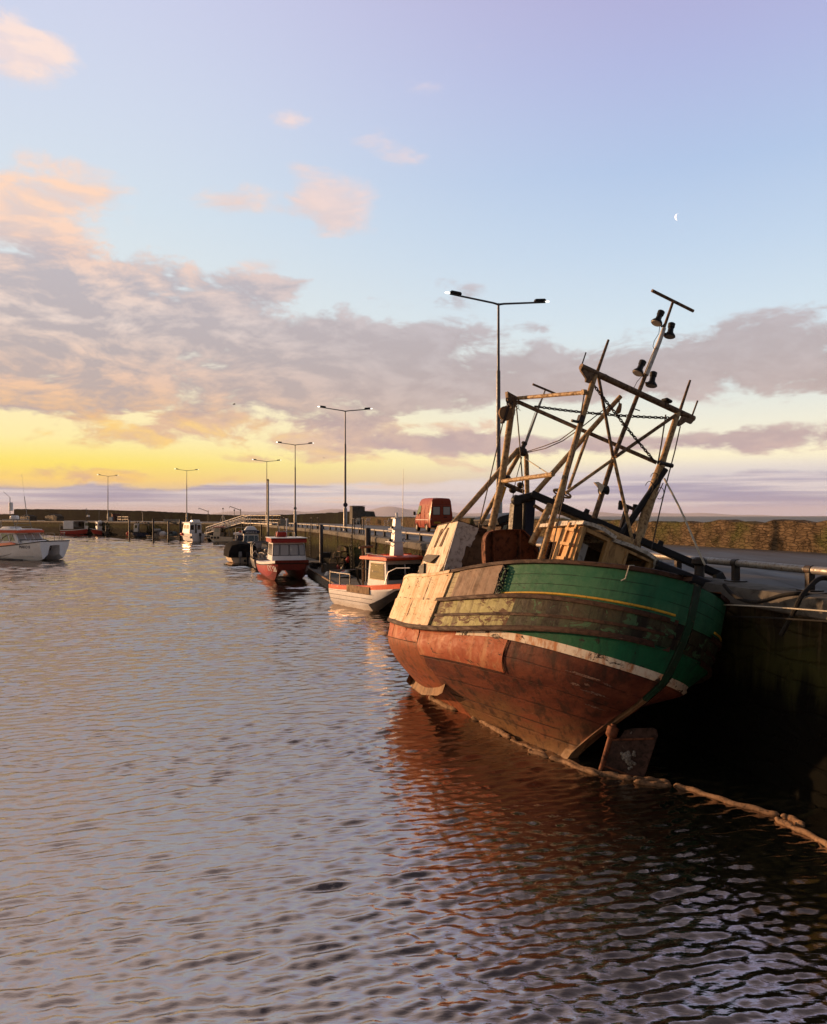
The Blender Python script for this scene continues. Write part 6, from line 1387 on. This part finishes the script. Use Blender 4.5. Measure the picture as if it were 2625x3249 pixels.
monohull(t, 5.0, 2.2, 1.1, 1.6, ['red_gloss', 'clean_white', 'black_paint', 'dark_steel'], .9); cb, W = house(t, -.4, 1.1, .85, .8, 1.2, 3.0, 'clean_white', .1); panes(cb, W['front'], [(.1, .9, .5, .85)], 'glass'); panes(cb, W['port'], [(.2, .8, .5, .85)], 'glass'); panes(cb, W['aft'], [(.2, .8, .5, .85)], 'glass'); slab(t, -.6, 1.2, .92, 3.0, .1, 'clean_white'); MB().lathe((.3, 0, 3.1), (0, 0, 1), [(0, .3), (.25, .32), (.3, .2)], 12).build('radome', 'clean_white', t); MB().tube([(.6, .5, 3.1), (.6, .5, 5.6)], .03, 5).build('antenna', 'galvanised', t)
ctr = V((362-CX)*176/FL, 176, 0)
t = thing('dark_skiff', 'low black boat carrying a wire cage, beside the short red and white boat', 'boat', ctr, math.radians(182))
monohull(t, 5.4, 2.2, .9, 1.1, ['black_paint', 'dark_steel', 'black_paint', 'dark_steel'], .9); mb = MB(); [mb.tube([(x, -.8, 1.0), (x, -.8, 2.2), (x, .8, 2.2), (x, .8, 1.0)], .05, 5) for x in (-.6, .1, .8, 1.5)]; [mb.tube([(-.6, y, z), (1.5, y, z)], .04, 5) for y in (-.8, .8) for z in (1.6, 2.2)]; mb.build('cage', 'galvanised', t); MB().box(-.5, 1.4, -.7, .7, 1.0, 1.7).build('pots', 'creel', t, bevel=.08); MB().tube([(1.9, 0, 1), (1.9, 0, 3.4), (.9, 0, 3.5)], .05, 6).build('pot_hauler', 'galvanised', t)
# ---- stern of a boat end just entering at the left edge
# ================================================================ pontoons, gangway, gear on them
def pontoon(d0, d1, off, w, label, n=24, z=.5):
    pts = []
    for k in range(n+1):
        d = d0+(d1-d0)*k/n; p, tg, nI = edge_at(d); pts.append((p-nI*off, tg, nI))
    o = pts[0][0]; t = thing('pontoon', label, 'pontoon', (o.x, o.y, 0), 0, 'floating pontoons along the quay')
    L = Vector(t.location)
    MB().grid([[p-nI*w/2+V(0, 0, .32), p-nI*w/2+V(0, 0, z), p+nI*w/2+V(0, 0, z), p+nI*w/2+V(0, 0, .32), p-nI*w/2+V(0, 0, .32)] for p, tg, nI in pts], flip=True).build('deck', 'deck_wood', t, loc=L, ang=30)
    MB().grid([[p-nI*(w/2-.12)+V(0, 0, -.3), p-nI*(w/2-.12)+V(0, 0, .33), p+nI*(w/2-.12)+V(0, 0, .33), p+nI*(w/2-.12)+V(0, 0, -.3)] for p, tg, nI in pts], flip=True).build('float_tanks', 'concrete', t, loc=L)
    mb = MB()
    if d1-d0 < 60:
        q = []
        for (a, tg, nI), (b, _, _) in zip(pts, pts[1:]):
            m_ = max(1, int((b-a).length/.3))
            for j in range(m_):
                c = a.lerp(b, j/m_)-nI*(w/2+.03); mb.tube([c+V(0, 0, -.05), c+V(0, 0, z-.04)], .03, 5)
        mb.build('fender_slats', 'galvanised', t, loc=L)
    MB().tube([p-nI*(w/2+.02)+V(0, 0, z+.01) for p, tg, nI in pts], .05, 6).build('edge_beam', 'old_wood', t, loc=L)
    return t
def plank_mat():
    m, t, b = newmat('deck_wood'); P = t.new('ShaderNodeTexCoord').outputs['Object']; x, y, z = t.xyz(P)
    al = t.m('SUBTRACT', t.m('MULTIPLY', y, .97), t.m('MULTIPLY', x, .24)); fr = t.m('FRACT', t.m('MULTIPLY', al, 6.2)); n = t.noise(t.comb(t.m('FLOOR', t.m('MULTIPLY', al, 6.2)), t.m('MULTIPLY', x, .6)), 1.7, 4)
    c = t.mix(n, (.05, .043, .032, 1), (.12, .1, .075, 1)); c = t.mix(t.ss(fr, .08, .03), c, (.012, .01, .008, 1)); t.put(b.inputs['Base Color'], c); b.inputs['Roughness'].default_value = .8
    t.put(b.inputs['Normal'], t.bump(t.ss(fr, .03, .1), .5, .01))
plank_mat()
pontoon(39, 84, 1.65, 2.0, 'plank decked pontoon along the quay wall beside the pale workboat, with lobster pots on it')
pontoon(86, 129, 1.8, 2.2, 'plank decked pontoon behind the red catamaran, below the gangway platform')
pontoon(140, 160, 2.6, 2.4, 'far pontoon below the breakwater quay with pale floats stacked on it', 16)
def onp(px, d, z=.505): return V((px-CX)*d/FL, d, z)
def basket(loc, rz, label, sx=.75, sy=.5, sz=.42, grp=None):
    t = thing('lobster_pot', label, 'lobster pot', loc, rz, grp)
    MB().box(-sx/2, sx/2, -sy/2, sy/2, 0, .05).build('base', 'old_wood', t)
    mb = MB()
    for k in range(5):
        x = -sx/2+sx*k/4; mb.tube([(x, -sy/2, .03), (x, -sy/2, sz*.6), (x, -sy*.3, sz), (x, sy*.3, sz), (x, sy/2, sz*.6), (x, sy/2, .03)], .018, 5)
    for y, z in ((-sy/2, sz*.55), (sy/2, sz*.55), (-sy*.3, sz), (sy*.3, sz), (0, sz)): mb.tube([(-sx/2, y, z), (sx/2, y, z)], .014, 5)
    mb.build('frame', 'creel', t)
    mb = MB(); mb.grid([[V(-sx/2+.02+k*(sx-.04)/6, -sy/2+.02, .05), V(-sx/2+.02+k*(sx-.04)/6, -sy/2+.02, sz*.58), V(-sx/2+.02+k*(sx-.04)/6, -sy*.28, sz-.02), V(-sx/2+.02+k*(sx-.04)/6, sy*.28, sz-.02), V(-sx/2+.02+k*(sx-.04)/6, sy/2-.02, sz*.58), V(-sx/2+.02+k*(sx-.04)/6, sy/2-.02, .05)] for k in range(7)]); mb.build('netting', 'creel', t)
    return t
pot0 = basket(onp(1058, 57), 1.8, 'lobster pot in the stack on the pontoon below the quay ladder', .8, .55, .42, 'stacked lobster pots')
for k, (px, d, z) in enumerate(((1083, 57.4, 0), (1100, 57.8, 0), (1058, 57.05, .43), (1083, 57.4, .43), (1099, 57.8, .43), (1070, 57.3, .86), (1092, 57.6, .86), (1086, 57.5, 1.29))):
    dup(pot0, onp(px, d, .505+z), 1.8+.15*math.sin(k*2))
grp = None
t = thing('leaning_board', 'grey slatted board leaning on the pontoon left of the lobster pots', 'board', onp(1046, 54.6), .5)
mb = MB()
for k in range(4): mb.hexa([V(-.55, -.25+k*.02, .02+k*.14), V(.55, -.25+k*.02+.2, .02+k*.14), V(.55, -.18+k*.02+.2, .02+k*.14), V(-.55, -.18+k*.02, .02+k*.14)], [V(-.55, -.22+k*.02, .145+k*.14), V(.55, -.22+k*.02+.2, .145+k*.14), V(.55, -.15+k*.02+.2, .145+k*.14), V(-.55, -.15+k*.02, .145+k*.14)])
mb.build('slats', 'deck_board', t)
MB().box(-.5, -.42, -.12, .3, .0, .5).build('batten', 'old_wood', t); MB().box(.42, .5, .1, .5, .0, .5).build('batten', 'old_wood', t)
for px, d, z, m, r, lb in ((1073, 55.6, .2, 'buoy_pink', .2, 'pink round float lying in front of the lobster pots'), (1106, 56.4, .75, 'buoy_red', .2, 'bright red float hung at the right end of the pot stack'), (1088, 55.8, .16, 'galvanised', .15, 'small grey float beside the pink float')):
    p = onp(px, d, .5+z); t = tag(MB().ball((0, 0, 0), r, 12, (1, 1, 1.1)).lathe((0, 0, r*1.05), (0, 0, 1), [(0, .05), (.06, .04)], 8).build('float', m), lb, 'float'); t.location = p
t = tag(MB().ball((0, 0, .12), .32, 12, (1.3, .9, .42)).ball((.28, .1, .2), .2, 10, (1, .9, .9)).build('white_sack', 'white_paint'), 'slumped white sack on the pontoon beside the railing of the cream boat', 'sack'); t.location = onp(1088, 51.5)
t = tag(MB().ball((0, 0, .1), .22, 12, (1.4, .9, .5)).build('red_bag', 'buoy_red'), 'red bag lying behind the white sack on the pontoon', 'bag'); t.location = onp(1097, 53.5)
t = tag(MB().ball((0, 0, .08), .3, 12, (1.7, .6, .28)).build('pale_sack', 'galvanised'), 'flat grey white sack lying nearest the cream boat on the pontoon', 'sack'); t.location = onp(1100, 49.5)
t = thing('fender_buoy', 'white and red fender hanging off the pontoon edge left of the pale workboat', 'fender', onp(1040, 51.6, .15))
MB().lathe((0, 0, .0), (0, 0, 1), [(-.1, .05), (0, .2), (.2, .22), (.22, .22)], 12).build('red_end', 'buoy_red', t); MB().lathe((0, 0, .222), (0, 0, 1), [(0, .22), (.25, .2), (.4, .06)], 12).build('white_end', 'white_paint', t)
for px, d, lb in ((948, 66, 'dark tangled net heap on the pontoon right of the red catamaran'), (1003, 58.5, 'heap of dark rope on the pontoon between the red catamaran and the lobster pots')):
    r = random.Random(int(px)); mb = MB()
    for k in range(9): mb.tube([V(r.uniform(-.4, .4), r.uniform(-.4, .4), .08+.04*k)+V(.28*math.cos(a), .28*math.sin(a), .05*math.sin(2*a+k)) for a in [2*PI*i/12 for i in range(13)]], .04, 5)
    o = tag(mb.build('net_heap', 'rope_black'), lb, 'nets'); o.location = onp(px, d)
for k, (px, d, m, lb) in enumerate(((498, 152, 'galvanised', 'pale plastic tank, largest of the floats on the far pontoon'), (515, 152, 'white_paint', 'white rounded float right of the pale tank'), (541, 150.5, 'blue_net', 'bluish net pile, leftmost of the two on the far pontoon'), (551, 150, 'blue_net', 'bluish net pile nearest the white cabin cruiser'))):
    mb = MB(); mb.ball((0, 0, .45), .75, 12, (1.1, .8, .7)) if k else mb.lathe((0, 0, 0), (0, 0, 1), [(0, .75), (.08, .8), (1.3, .8), (1.4, .6)], 14)
    o = tag(mb.build('float_tank' if k < 2 else 'net_pile', m), lb, 'float' if k < 2 else 'nets'); o.location = onp(px, d)
# gangway from the quay platform down to the pontoon
a, b = at(664, 1692, 139.5), at(786, 1656, 130.)
t = thing('gangway', 'sunlit white truss gangway sloping from the quay platform down to the pontoon', 'gangway', (b.x, b.y, b.z))
L = Vector(t.location); d = (b-a); sdv = V(d.y, -d.x, 0).normalized()*.6
for s in (-1, 1):
    mb = MB(); A, Bq = a+sdv*s, b+sdv*s; up = V(0, 0, 1.15); N_ = 14
    mb.tube([A, Bq], .07, 6).tube([A+up*.9, Bq+up], .06, 6).tube([A+up*.5, Bq+up*.5], .03, 5)
    for k in range(N_+1):
        f = k/N_; mb.tube([A.lerp(Bq, f), A.lerp(Bq, f)+up], .04, 5)
        if k < N_: mb.tube([A.lerp(Bq, f), A.lerp(Bq, (k+1)/N_)+up], .03, 5)
    mb.build('truss', 'white_paint', t, loc=L)
MB().hexa([a+sdv*.95-V(0, 0, .1), b+sdv*.95-V(0, 0, .1), b-sdv*.95-V(0, 0, .1), a-sdv*.95-V(0, 0, .1)][::-1], [a+sdv*.95, b+sdv*.95, b-sdv*.95, a-sdv*.95][::-1]).build('walkway', 'galvanised', t, loc=L)
c0, c1 = at(790, 1657, 129.5), at(905, 1650, 108)
t = thing('gangway_platform', 'steel landing platform with handrails at the head of the gangway', 'platform', (c0.x, c0.y, QZ))
L = Vector(t.location); p0 = V(c0.x, c0.y, QZ+.1); p1 = V(c1.x-.6, c1.y, QZ+.1); nn = V(-(p1-p0).y, (p1-p0).x, 0).normalized()*1.2
MB().hexa([p0, p1, p1-nn, p0-nn], [p0+V(0, 0, .12), p1+V(0, 0, .12), p1-nn+V(0, 0, .12), p0-nn+V(0, 0, .12)]).build('floor', 'galvanised', t, loc=L)
for q0, q1 in ((p0, p1), (p0-nn, p1-nn)):
    mb = MB(); mb.tube([q0+V(0, 0, 1.25), q1+V(0, 0, 1.25)], .05, 6).tube([q0+V(0, 0, .7), q1+V(0, 0, .7)], .035, 6)
    for k in range(10): mb.tube([q0.lerp(q1, k/9), q0.lerp(q1, k/9)+V(0, 0, 1.25)], .035, 5)
    mb.build('handrail', 'galvanised', t, loc=L)
mb = MB()
for k in range(4): q = p0.lerp(p1, k/3)-nn*.9; mb.tube([V(q.x, q.y, -1), q], .12, 8)
mb.build('legs', 'pile_steel', t, loc=L)
p, tg, nI = edge_at(91)
t = thing('notice_sign', 'small grey notice sign on a thin post above the red catamaran', 'sign', (onp(903, 90).x, 90, QZ)); MB().tube([(0, 0, -2.2), (0, 0, .5)], .05, 8).build('post', 'galvanised', t); MB().box(-.5, .5, -.08, -.05, .2, 1.0).build('board', 'galvanised', t, bevel=.02)
# ================================================================ on the quay: van, benches, stores
def onq(px, py): return onz(px, py, QZ+.04)
fw, rw = onq(1325, 1685), onq(1356, 1687)
rz = math.atan2(.96, -.27); hd = V(math.cos(rz), math.sin(rz), 0); lf = V(-hd.y, hd.x, 0)
vl = rw+hd*1.15-lf*.80
t = thing('van', 'red high roofed panel van parked on the quay with its rear doors towards the viewer', 'van', (vl.x, vl.y, QZ+.045), rz)
sx = [-2.4, -2.36, -1.2, 0, .85, 1.05, 1.62, 1.75, 2.3, 2.42]; tops = [2.5, 2.66, 2.72, 2.72, 2.66, 2.5, 1.62, 1.42, 1.1, .95]; wds = [.93, .95, .96, .96, .95, .94, .92, .92, .86, .78]
secs = []
for x, tp, w in zip(sx, tops, wds):
    zz = [tp, tp-.03 if tp > 2 else tp-.02, min(tp-.12, 2.45) if tp > 2 else tp-.08, 1.35 if tp > 1.6 else tp-.15, .95 if tp > 1.2 else tp-.3, .6, .32, .3]
    yy = [0, w*.70, w*.83, w*.97, w, w*.985, w*.94, 0]
    lean = .05*(1-min(1, abs(x)/2.4)) if False else 0
    half = [V(x+(.03*(2.7-z) if x < -2.3 else 0)*0, y, z) for y, z in zip(yy, zz)]
    secs.append(half+[V(p.x, -p.y, p.z) for p in half[-2::-1]])
mb = MB(); mb.grid(secs); mb.add(secs[0], [tuple(range(14, -1, -1))]); mb.add(secs[-1], [tuple(range(15))])
body = mb.build('body', 'van_paint', t, ang=32, bevel=.03); 
X = -2.40
def rearq(y0, y1, z0, z1, m, nm, par, th=.018, base=0.):
    return MB().box(X-base-th, X-base, y0, y1, z0, z1).build(nm, m, par, bevel=.006)
for sd in (1, -1):
    y0, y1 = (.02, .82) if sd > 0 else (-.82, -.02)
    dr = rearq(y0, y1, .52, 2.12, 'van_paint', 'rear_door', t)
    fr_ = rearq(y0+.10, y1-.09, 1.32, 2.0, 'black_rubber', 'window_frame', dr, .01, .019); rearq(y0+.14, y1-.13, 1.36, 1.96, 'sky_tint_glass', 'window', dr, .006, .0295)
    rearq(y0+.1, y1-.06, .86, .895, 'van_dark', 'trim_strip', dr, .012, .019)
    lh = MB().box(X-.03, X+.04, sd*.90-.05, sd*.90+.05, .72, 1.05).build('tail_light', 'red_gloss', t, bevel=.01); MB().box(X-.034, X-.029, sd*.90-.04, sd*.90+.04, .95, 1.03).build('reversing_lens', 'white_paint', lh)
rearq(.06, .62, .66, .8, 'yellow_paint', 'number_plate', t, .008, .02); rearq(-.45, -.15, 1.12, 1.2, 'black_rubber', 'door_handle', t, .03, .019)
MB().box(X-.09, X+.02, -.92, .92, .36, .50).build('bumper', 'black_rubber', t, bevel=.02); MB().box(-2.41, -2.2, -.8, .8, 2.14, 2.17).build('gutter', 'van_dark', t)
for sd in (1, -1):
    for x in (-1.45, 1.42):
        wh_ = MB().lathe((x, sd*.70, .33), (0, sd, 0), [(0, .31), (.03, .34), (.22, .34), (.25, .3)], 22).build('wheel', 'black_rubber', t); MB().lathe((x, sd*.952, .33), (0, sd, 0), [(0, .2), (.012, .19), (.02, .1)], 16).build('hub', 'grey_metal', wh_)
        ra = [2*PI*k/20 for k in range(11)]; MB().grid([[V(x+.41*math.cos(q), sd*.92, .33+.41*math.sin(q)), V(x+.41*math.cos(q), sd*.99, .33+.41*math.sin(q)), V(x+.35*math.cos(q), sd*.99, .33+.35*math.sin(q)), V(x+.35*math.cos(q), sd*.90, .33+.35*math.sin(q))] for q in ra]).build('wheel_arch', 'van_paint', t); MB().hexa([V(x+.37*math.cos(q), sd*.90, .31+.37*math.sin(q)) for q in ra], [V(x+.37*math.cos(q), sd*.956, .31+.37*math.sin(q)) for q in ra]).build('wheel_well', 'black_rubber', t)
    for x0, x1, z0, z1 in ((-1.9, -.95, 1.48, 2.22), (-.85, .1, 1.48, 2.22)):
        MB().hexa([V(x0, sd*.93, z0), V(x1, sd*.93, z0), V(x1, sd*.80, z1), V(x0, sd*.80, z1)], [V(x0+.03, sd*.955, z0), V(x1-.03, sd*.955, z0), V(x1-.03, sd*.825, z1), V(x0+.03, sd*.825, z1)]).build('side_panel', 'van_paint', t, bevel=.01)
    MB().hexa([V(.3, sd*.93, 1.42), V(1.35, sd*.92, 1.42), V(1.0, sd*.83, 2.1), V(.3, sd*.84, 2.1)], [V(.3, sd*.953, 1.42), V(1.35, sd*.943, 1.42), V(1.0, sd*.853, 2.1), V(.3, sd*.863, 2.1)]).build('cab_window', 'glass', t)
    MB().box(-1.95, 1.6, sd*.962-.012, sd*.962+.012, .93, .975).build('side_strip', 'white_paint', t); mb = MB()
    for x in (.2, -.9, -1.95): mb.box(x-.008, x+.008, sd*.955-.012, sd*.955+.014, .42, 1.4)
    mb.build('door_seam', 'van_dark', t)
    MB().box(1.15, 1.35, sd*1.18-.08, sd*1.18+.08, 1.32, 1.62).tube([(1.28, sd*.9, 1.4), (1.26, sd*1.15, 1.42)], .025, 6).build('wing_mirror', 'black_rubber', t, bevel=.02)
def bench(px, d, label):
    x = (px-CX)*d/FL; t = thing('bench', label, 'bench', (x, d, QZ+.05), math.radians(-14), 'cast iron benches facing the harbour')
    for y in (-.75, .75):
        mb = MB(); mb.tube([(-.28, y, 0), (-.22, y, .25), (-.26, y, .44), (-.3, y, .66), (-.05, y, .68), (.2, y, .62)], .03, 6).tube([(.3, y, 0), (.2, y, .25), (.18, y, .44), (.3, y, .95)], .03, 6).tube([(-.26, y, .43), (.2, y, .41)], .03, 6).tube([(-.22, y, .22), (.2, y, .22)], .02, 6); mb.build('end_frame', 'white_paint', t)
    for k in range(4): MB().box(-.27+k*.115, -.18+k*.115, -.8, .8, .445, .475).build('seat_slat', 'cream_paint', t)
    for k in range(4): z = .54+k*.11; MB().box(.2+k*.028, .225+k*.028, -.8, .8, z, z+.085).build('back_slat', 'cream_paint', t)
bench(1232, 95.5, 'white slatted bench nearest the van, against the sea wall'); bench(1163, 106, 'white slatted bench, middle of the three by the sea wall'); bench(1132, 119, 'white slatted bench nearest the concrete block house')
# stores on the far quay
def net_stack(px0, px1, d, h, label, seed):
    x0, x1 = (px0-CX)*d/FL, (px1-CX)*d/FL; t = thing('creel_stack', label, 'lobster pots', ((x0+x1)/2, d, QZ), math.radians(-38), 'netted stacks of creels on the far quay'); w = (x1-x0)*1.05; r = random.Random(seed)
    rows = []
    for i in range(17):
        f = i/16; x = -w/2+w*f; e = 1-abs(2*f-1)**8; hh = h*(.8+.2*e)*r.uniform(.9, 1.06); rows.append([V(x, -1.0, 0), V(x, -1.0, hh*.5), V(x, -.9*r.uniform(.9, 1.05), hh*.9), V(x, -.4, hh), V(x, .4, hh*r.uniform(.95, 1.05)), V(x, .9, hh*.9), V(x, 1., 0)])
    mb = MB(); mb.grid(rows, flip=True); mb.add(rows[0], [tuple(range(7))]); mb.add(rows[-1], [tuple(range(6, -1, -1))]); mb.build('net_cover', 'creel', t)
    mb = MB()
    for k in range(7): i = 1+k*2; mb.tube([p+V(0, 0, .03) for p in rows[i]], .05, 5)
    mb.build('hoops', 'galvanised', t)
net_stack(62, 120, 206, 1.5, 'left and smaller netted stack of creels on the far quay behind the catamaran', 1); net_stack(138, 208, 202, 1.6, 'right and longer netted stack of creels on the far quay above the red boat', 2)
q = V((353-CX)*186/FL, 186, QZ); t = thing('control_cabinet', 'pale metal cabinet beside the farthest lamp post', 'cabinet', q); MB().box(-.4, .4, -.3, .3, 0, 1.1).build('case', 'galvanised', t, bevel=.03); MB().box(-.34, .34, -.32, -.301, .1, 1.0).build('door', 'white_paint', t)
q = V((367-CX)*190/FL, 190, QZ); t = thing('brick_hut', 'small red brick hut against the far breakwater right of the lamp post', 'hut', q, .5); MB().box(-.8, .8, -.7, .7, 0, 1.75).build('wall', 'brick', t, bevel=.02); MB().box(-.9, .9, -.8, .8, 1.752, 1.88).build('roof', 'concrete', t); MB().box(-.3, .3, -.72, -.701, .05, 1.4).build('door', 'dark_wood', t)
q0, q1 = V((374-CX)*184/FL, 184, QZ), V((407-CX)*178/FL, 178, QZ); t = thing('quay_railing', 'white two bar railing on the far quay right of the brick hut', 'railing', q0); L = Vector(t.location)
mb = MB(); [mb.tube([q0+V(0, 0, z), q1+V(0, 0, z)], .05, 6) for z in (.55, 1.1)]; mb.build('bars', 'galvanised', t, loc=L); mb = MB(); [mb.tube([q0.lerp(q1, k/4), q0.lerp(q1, k/4)+V(0, 0, 1.1)], .05, 6) for k in range(5)]; mb.build('posts', 'galvanised', t, loc=L)
q = V((545-CX)*158/FL, 158, QZ); t = thing('fish_boxes', 'heap of pale fish boxes on the quay above the white cabin cruiser', 'boxes', q); r = random.Random(9)
for k in range(8): x, y, z = (k % 4)*.8-1.2, (k//4)*.1, (k//4)*.32; MB().box(x-.36, x+.36, y-.25, y+.25, z, z+.3).build('box', r.choice(['galvanised', 'cream_paint', 'grey_metal']), t, bevel=.02)
for k, (px, d, h, lb) in enumerate(((661, 160, 3.1, 'small black hoist post with a jib arm, left above the gangway'), (764, 140, 3.2, 'small black hoist post with a jib arm behind the upper gangway'))):
    t = thing('quay_hoist', lb, 'hoist', V((px-CX)*d/FL, d, QZ)); MB().tube([(0, 0, 0), (0, 0, h-.7)], .07, 6).build('post', 'dark_steel', t); MB().tube([(0, 0, h-.9), (-1.9, 0, h-.2), (-2.0, 0, h-.45)], .06, 6).build('jib', 'dark_steel', t)
for k, (px, d, h, lb) in enumerate(((708, 150, 2.6, 'thin white signal mast with stays on the quay behind the gangway'), (744, 146, 2.3, 'short post with a round head behind the gangway'))):
    t = thing('signal_post', lb, 'post', V((px-CX)*d/FL, d, QZ)); MB().tube([(0, 0, 0), (0, 0, h)], .05, 6).build('post', 'white_paint' if k == 0 else 'dark_steel', t); MB().ball((0, 0, h+.08), .16, 8).build('head', 'dark_steel', t)
    if k == 0: MB().tube([(-.6, 0, 0), (0, 0, 1.7), (.6, 0, 0)], .04, 5).build('stays', 'white_paint', t)
# ================================================================ floating booms by the wreck
def floater(P, pts, r, label, lumps=0):
    w = [onz(*P(*p), z=.02) for p in pts]; o = w[0].copy(); path = []
    for a, b in zip(w, w[1:]): path += [a.lerp(b, k/6) for k in range(6)]
    path.append(w[-1]); n = len(path); L_ = sum((b-a).length for a, b in zip(path, path[1:])); acc = 0; rs = []
    for i, p in enumerate(path):
        if i: acc += (p-path[i-1]).length
        e = min(acc, L_-acc); k = min(1, (e/(r*1.2)))**.5 if e < r*1.2 else 1
        m = 1-.15*abs(math.sin(acc*PI/lumps))**8 if lumps else 1+.05*math.sin(acc*7)
        rs.append(max(.01, r*k*m))
    path = [p+V(0, 0, .01*math.sin(i*.9)) for i, p in enumerate(path)]
    ob = MB().tube(path, rs, 12).build('floating_boom', 'tan_foam', loc=o); tag(ob, label, 'boom', 'sections of floating boom round the wreck')
ZE = zm(1220, 2040, .3917)
floater(ZR, [(-10, 410), (110, 462), (225, 492), (330, 510), (440, 532)], 0.049, 'section of floating boom passing just below the rudder')
floater(ZR, [(430, 530), (520, 532), (600, 540), (690, 556)], 0.043, 'upper one of the doubled short sections right of the rudder')
floater(ZR, [(445, 548), (560, 562), (640, 572), (700, 576)], 0.043, 'lower one of the doubled short sections right of the rudder')
floater(ZR, [(712, 572), (800, 592), (920, 630), (1100, 690), (1290, 738), (1418, 772)], 0.043, 'long straight section of floating boom in front of the black quay wall')
floater(ZR, [(1388, 795), (1430, 815), (1520, 860), (1640, 910), (1760, 985), (1850, 1040)], 0.043, 'nearest section of floating boom, running out of the picture')
floater(ZR, [(1425, 778), (1480, 785), (1540, 815), (1585, 848)], 0.043, 'short loose end of boom lying behind the nearest section')
floater(ZE, [(705, 608), (780, 622), (850, 672), (970, 738), (1020, 770)], 0.058, 'lumpy section of boom along the middle of the hull', .45)
floater(ZE, [(1022, 785), (1100, 815), (1200, 855), (1310, 898)], 0.029, 'thin section of boom close under the hull near the keel', .5)
floater(ZE, [(1165, 872), (1200, 885), (1330, 925)], 0.041, 'flat section of boom just off the hull, beside the keel')
floater(ZE, [(1335, 930), (1450, 958), (1560, 1010), (1736, 1068)], 0.043, 'section of boom running from the keel towards the rudder')
floater(ZE, [(365, 440), (420, 470), (500, 510), (590, 545)], 0.064, 'frayed section of boom below the bilge ledge', .8)
floater(ZE, [(230, 355), (280, 380), (335, 405)], 0.052, 'smallest section of boom, at the shoulder of the hull', .5)
# ================================================================ mooring ropes at the stern
def rope(pts, r, mat, label, nm='mooring_rope'):
    sm = []; n = len(pts)
    for i in range(n-1):
        p0, p1, p2, p3 = pts[max(0, i-1)], pts[i], pts[i+1], pts[min(n-1, i+2)]
        for k in range(8):
            f = k/8; sm.append(((p1*2)+(p2-p0)*f+(p0*2-p1*5+p2*4-p3)*f*f+(p1*3-p0-p2*3+p3)*f**3)*.5)
    sm.append(pts[-1]); o = sm[0].copy(); tag(MB().tube(sm, r, 8).build(nm, mat, loc=o), label, 'rope')
w8 = lambda x, y, d: at(*Z8(x, y), d)
rope([w8(826, 850, 13.9), w8(900, 930, 13.6), w8(1000, 985, 13.3), w8(1100, 1000, 13.1), w8(1200, 985, 12.9), w8(1330, 945, 12.6), w8(1490, 925, 12.4), w8(1620, 945, 12.6), w8(1800, 930, 12.6)], .034, 'rope_black', 'thick black rope sagging from the wreck along the quay wall')
rope([w8(1850, 830, 12.9), w8(1736, 792, 12.7), w8(1660, 800, 12.5), w8(1590, 860, 12.3), w8(1510, 950, 12.1), w8(1460, 1050, 12.1), w8(1420, 1130, 12.2), w8(1370, 1220, 12.3), w8(1330, 1290, 12.4)], .038, 'rope_black', 'thick black rope looping over the rail and hanging down the quay wall')
rope([w8(795, 1023, 13.6), w8(1200, 1042, 12.6), w8(1800, 1086, 11.3)], .011, 'rope_white', 'thin pale rope stretched tight along the quay wall')
rope([w8(880, 1128, 13.5), w8(1200, 1138, 12.6), w8(1800, 1175, 11.3)], .014, 'rope_black', 'thin black rope below the pale rope on the quay wall')
rope([at(*Z3(1320, 800), 16.2), at(*Z3(1430, 1010), 15.8), at(*Z3(1530, 1240), 15.3), at(*Z3(1600, 1395), 15.0)], .02, 'rope_white', 'pale rope from the gantry down to the mooring rail on the quay')
q = at(*Z8(610, 620), 15.3); t = thing('quay_bollard', 'small dark bollard hoop behind the mooring rail where the pale rope ends', 'bollard', (q.x, q.y, QZ+.04)); MB().lathe((0, 0, 0), (0, 0, 1), [(0, .13), (.05, .1), (.3, .09), (.34, .15), (.42, .14), (.46, .08)], 12).build('post', 'dark_steel', t); MB().box(-.18, .18, -.18, .18, -.01, .03).build('foot', 'dark_steel', t)
# ================================================================ moon and gulls
D = 5000.; c = at(2153, 689, D); R_ = 11.6*D/FL
rows = []
for i in range(25):
    la = -PI/2+PI*i/24; row = []
    for k in range(7):
        lo = math.radians(180+6-42*k/6); row.append(V(R_*math.cos(la)*math.cos(lo), -R_*math.cos(la)*abs(math.sin(lo)), R_*math.sin(la)))
    rows.append(row)
mb = MB(); mb.grid(rows); mo = mb.build('moon', 'moon_glow'); mo.location = c; mo.rotation_euler = (0, .15, 0); tag(mo, 'thin white crescent moon in the clear sky right of the lamp', 'moon')
def gull(px, py, d, label, sz=1.):
    t = thing('gull', label, 'bird', at(px, py, d), .6, 'gulls over the harbour')
    MB().tube([(-.28, 0, 0), (-.15, 0, .0), (.05, 0, .02), (.2, 0, .04), (.3, 0, .05)], [.01, .06, .08, .05, .012], 8).build('body', 'dark_steel', t)
    for s in (1, -1): MB().hexa([V(.12, 0, .03), V(.1, s*.35, .2), V(.0, s*.7, .12), V(-.04, s*.68, .11), V(-.02, s*.33, .17), V(-.1, 0, .02)], [V(.12, 0, .045), V(.1, s*.35, .215), V(.0, s*.7, .13), V(-.04, s*.68, .12), V(-.02, s*.33, .185), V(-.1, 0, .035)]).build('wing', 'dark_steel', t)
gull(743, 1283, 150, 'dark gull flying below the grey cloud, left of the second lamp'); gull(1028, 1453, 320, 'tiny far gull low in the yellow sky')
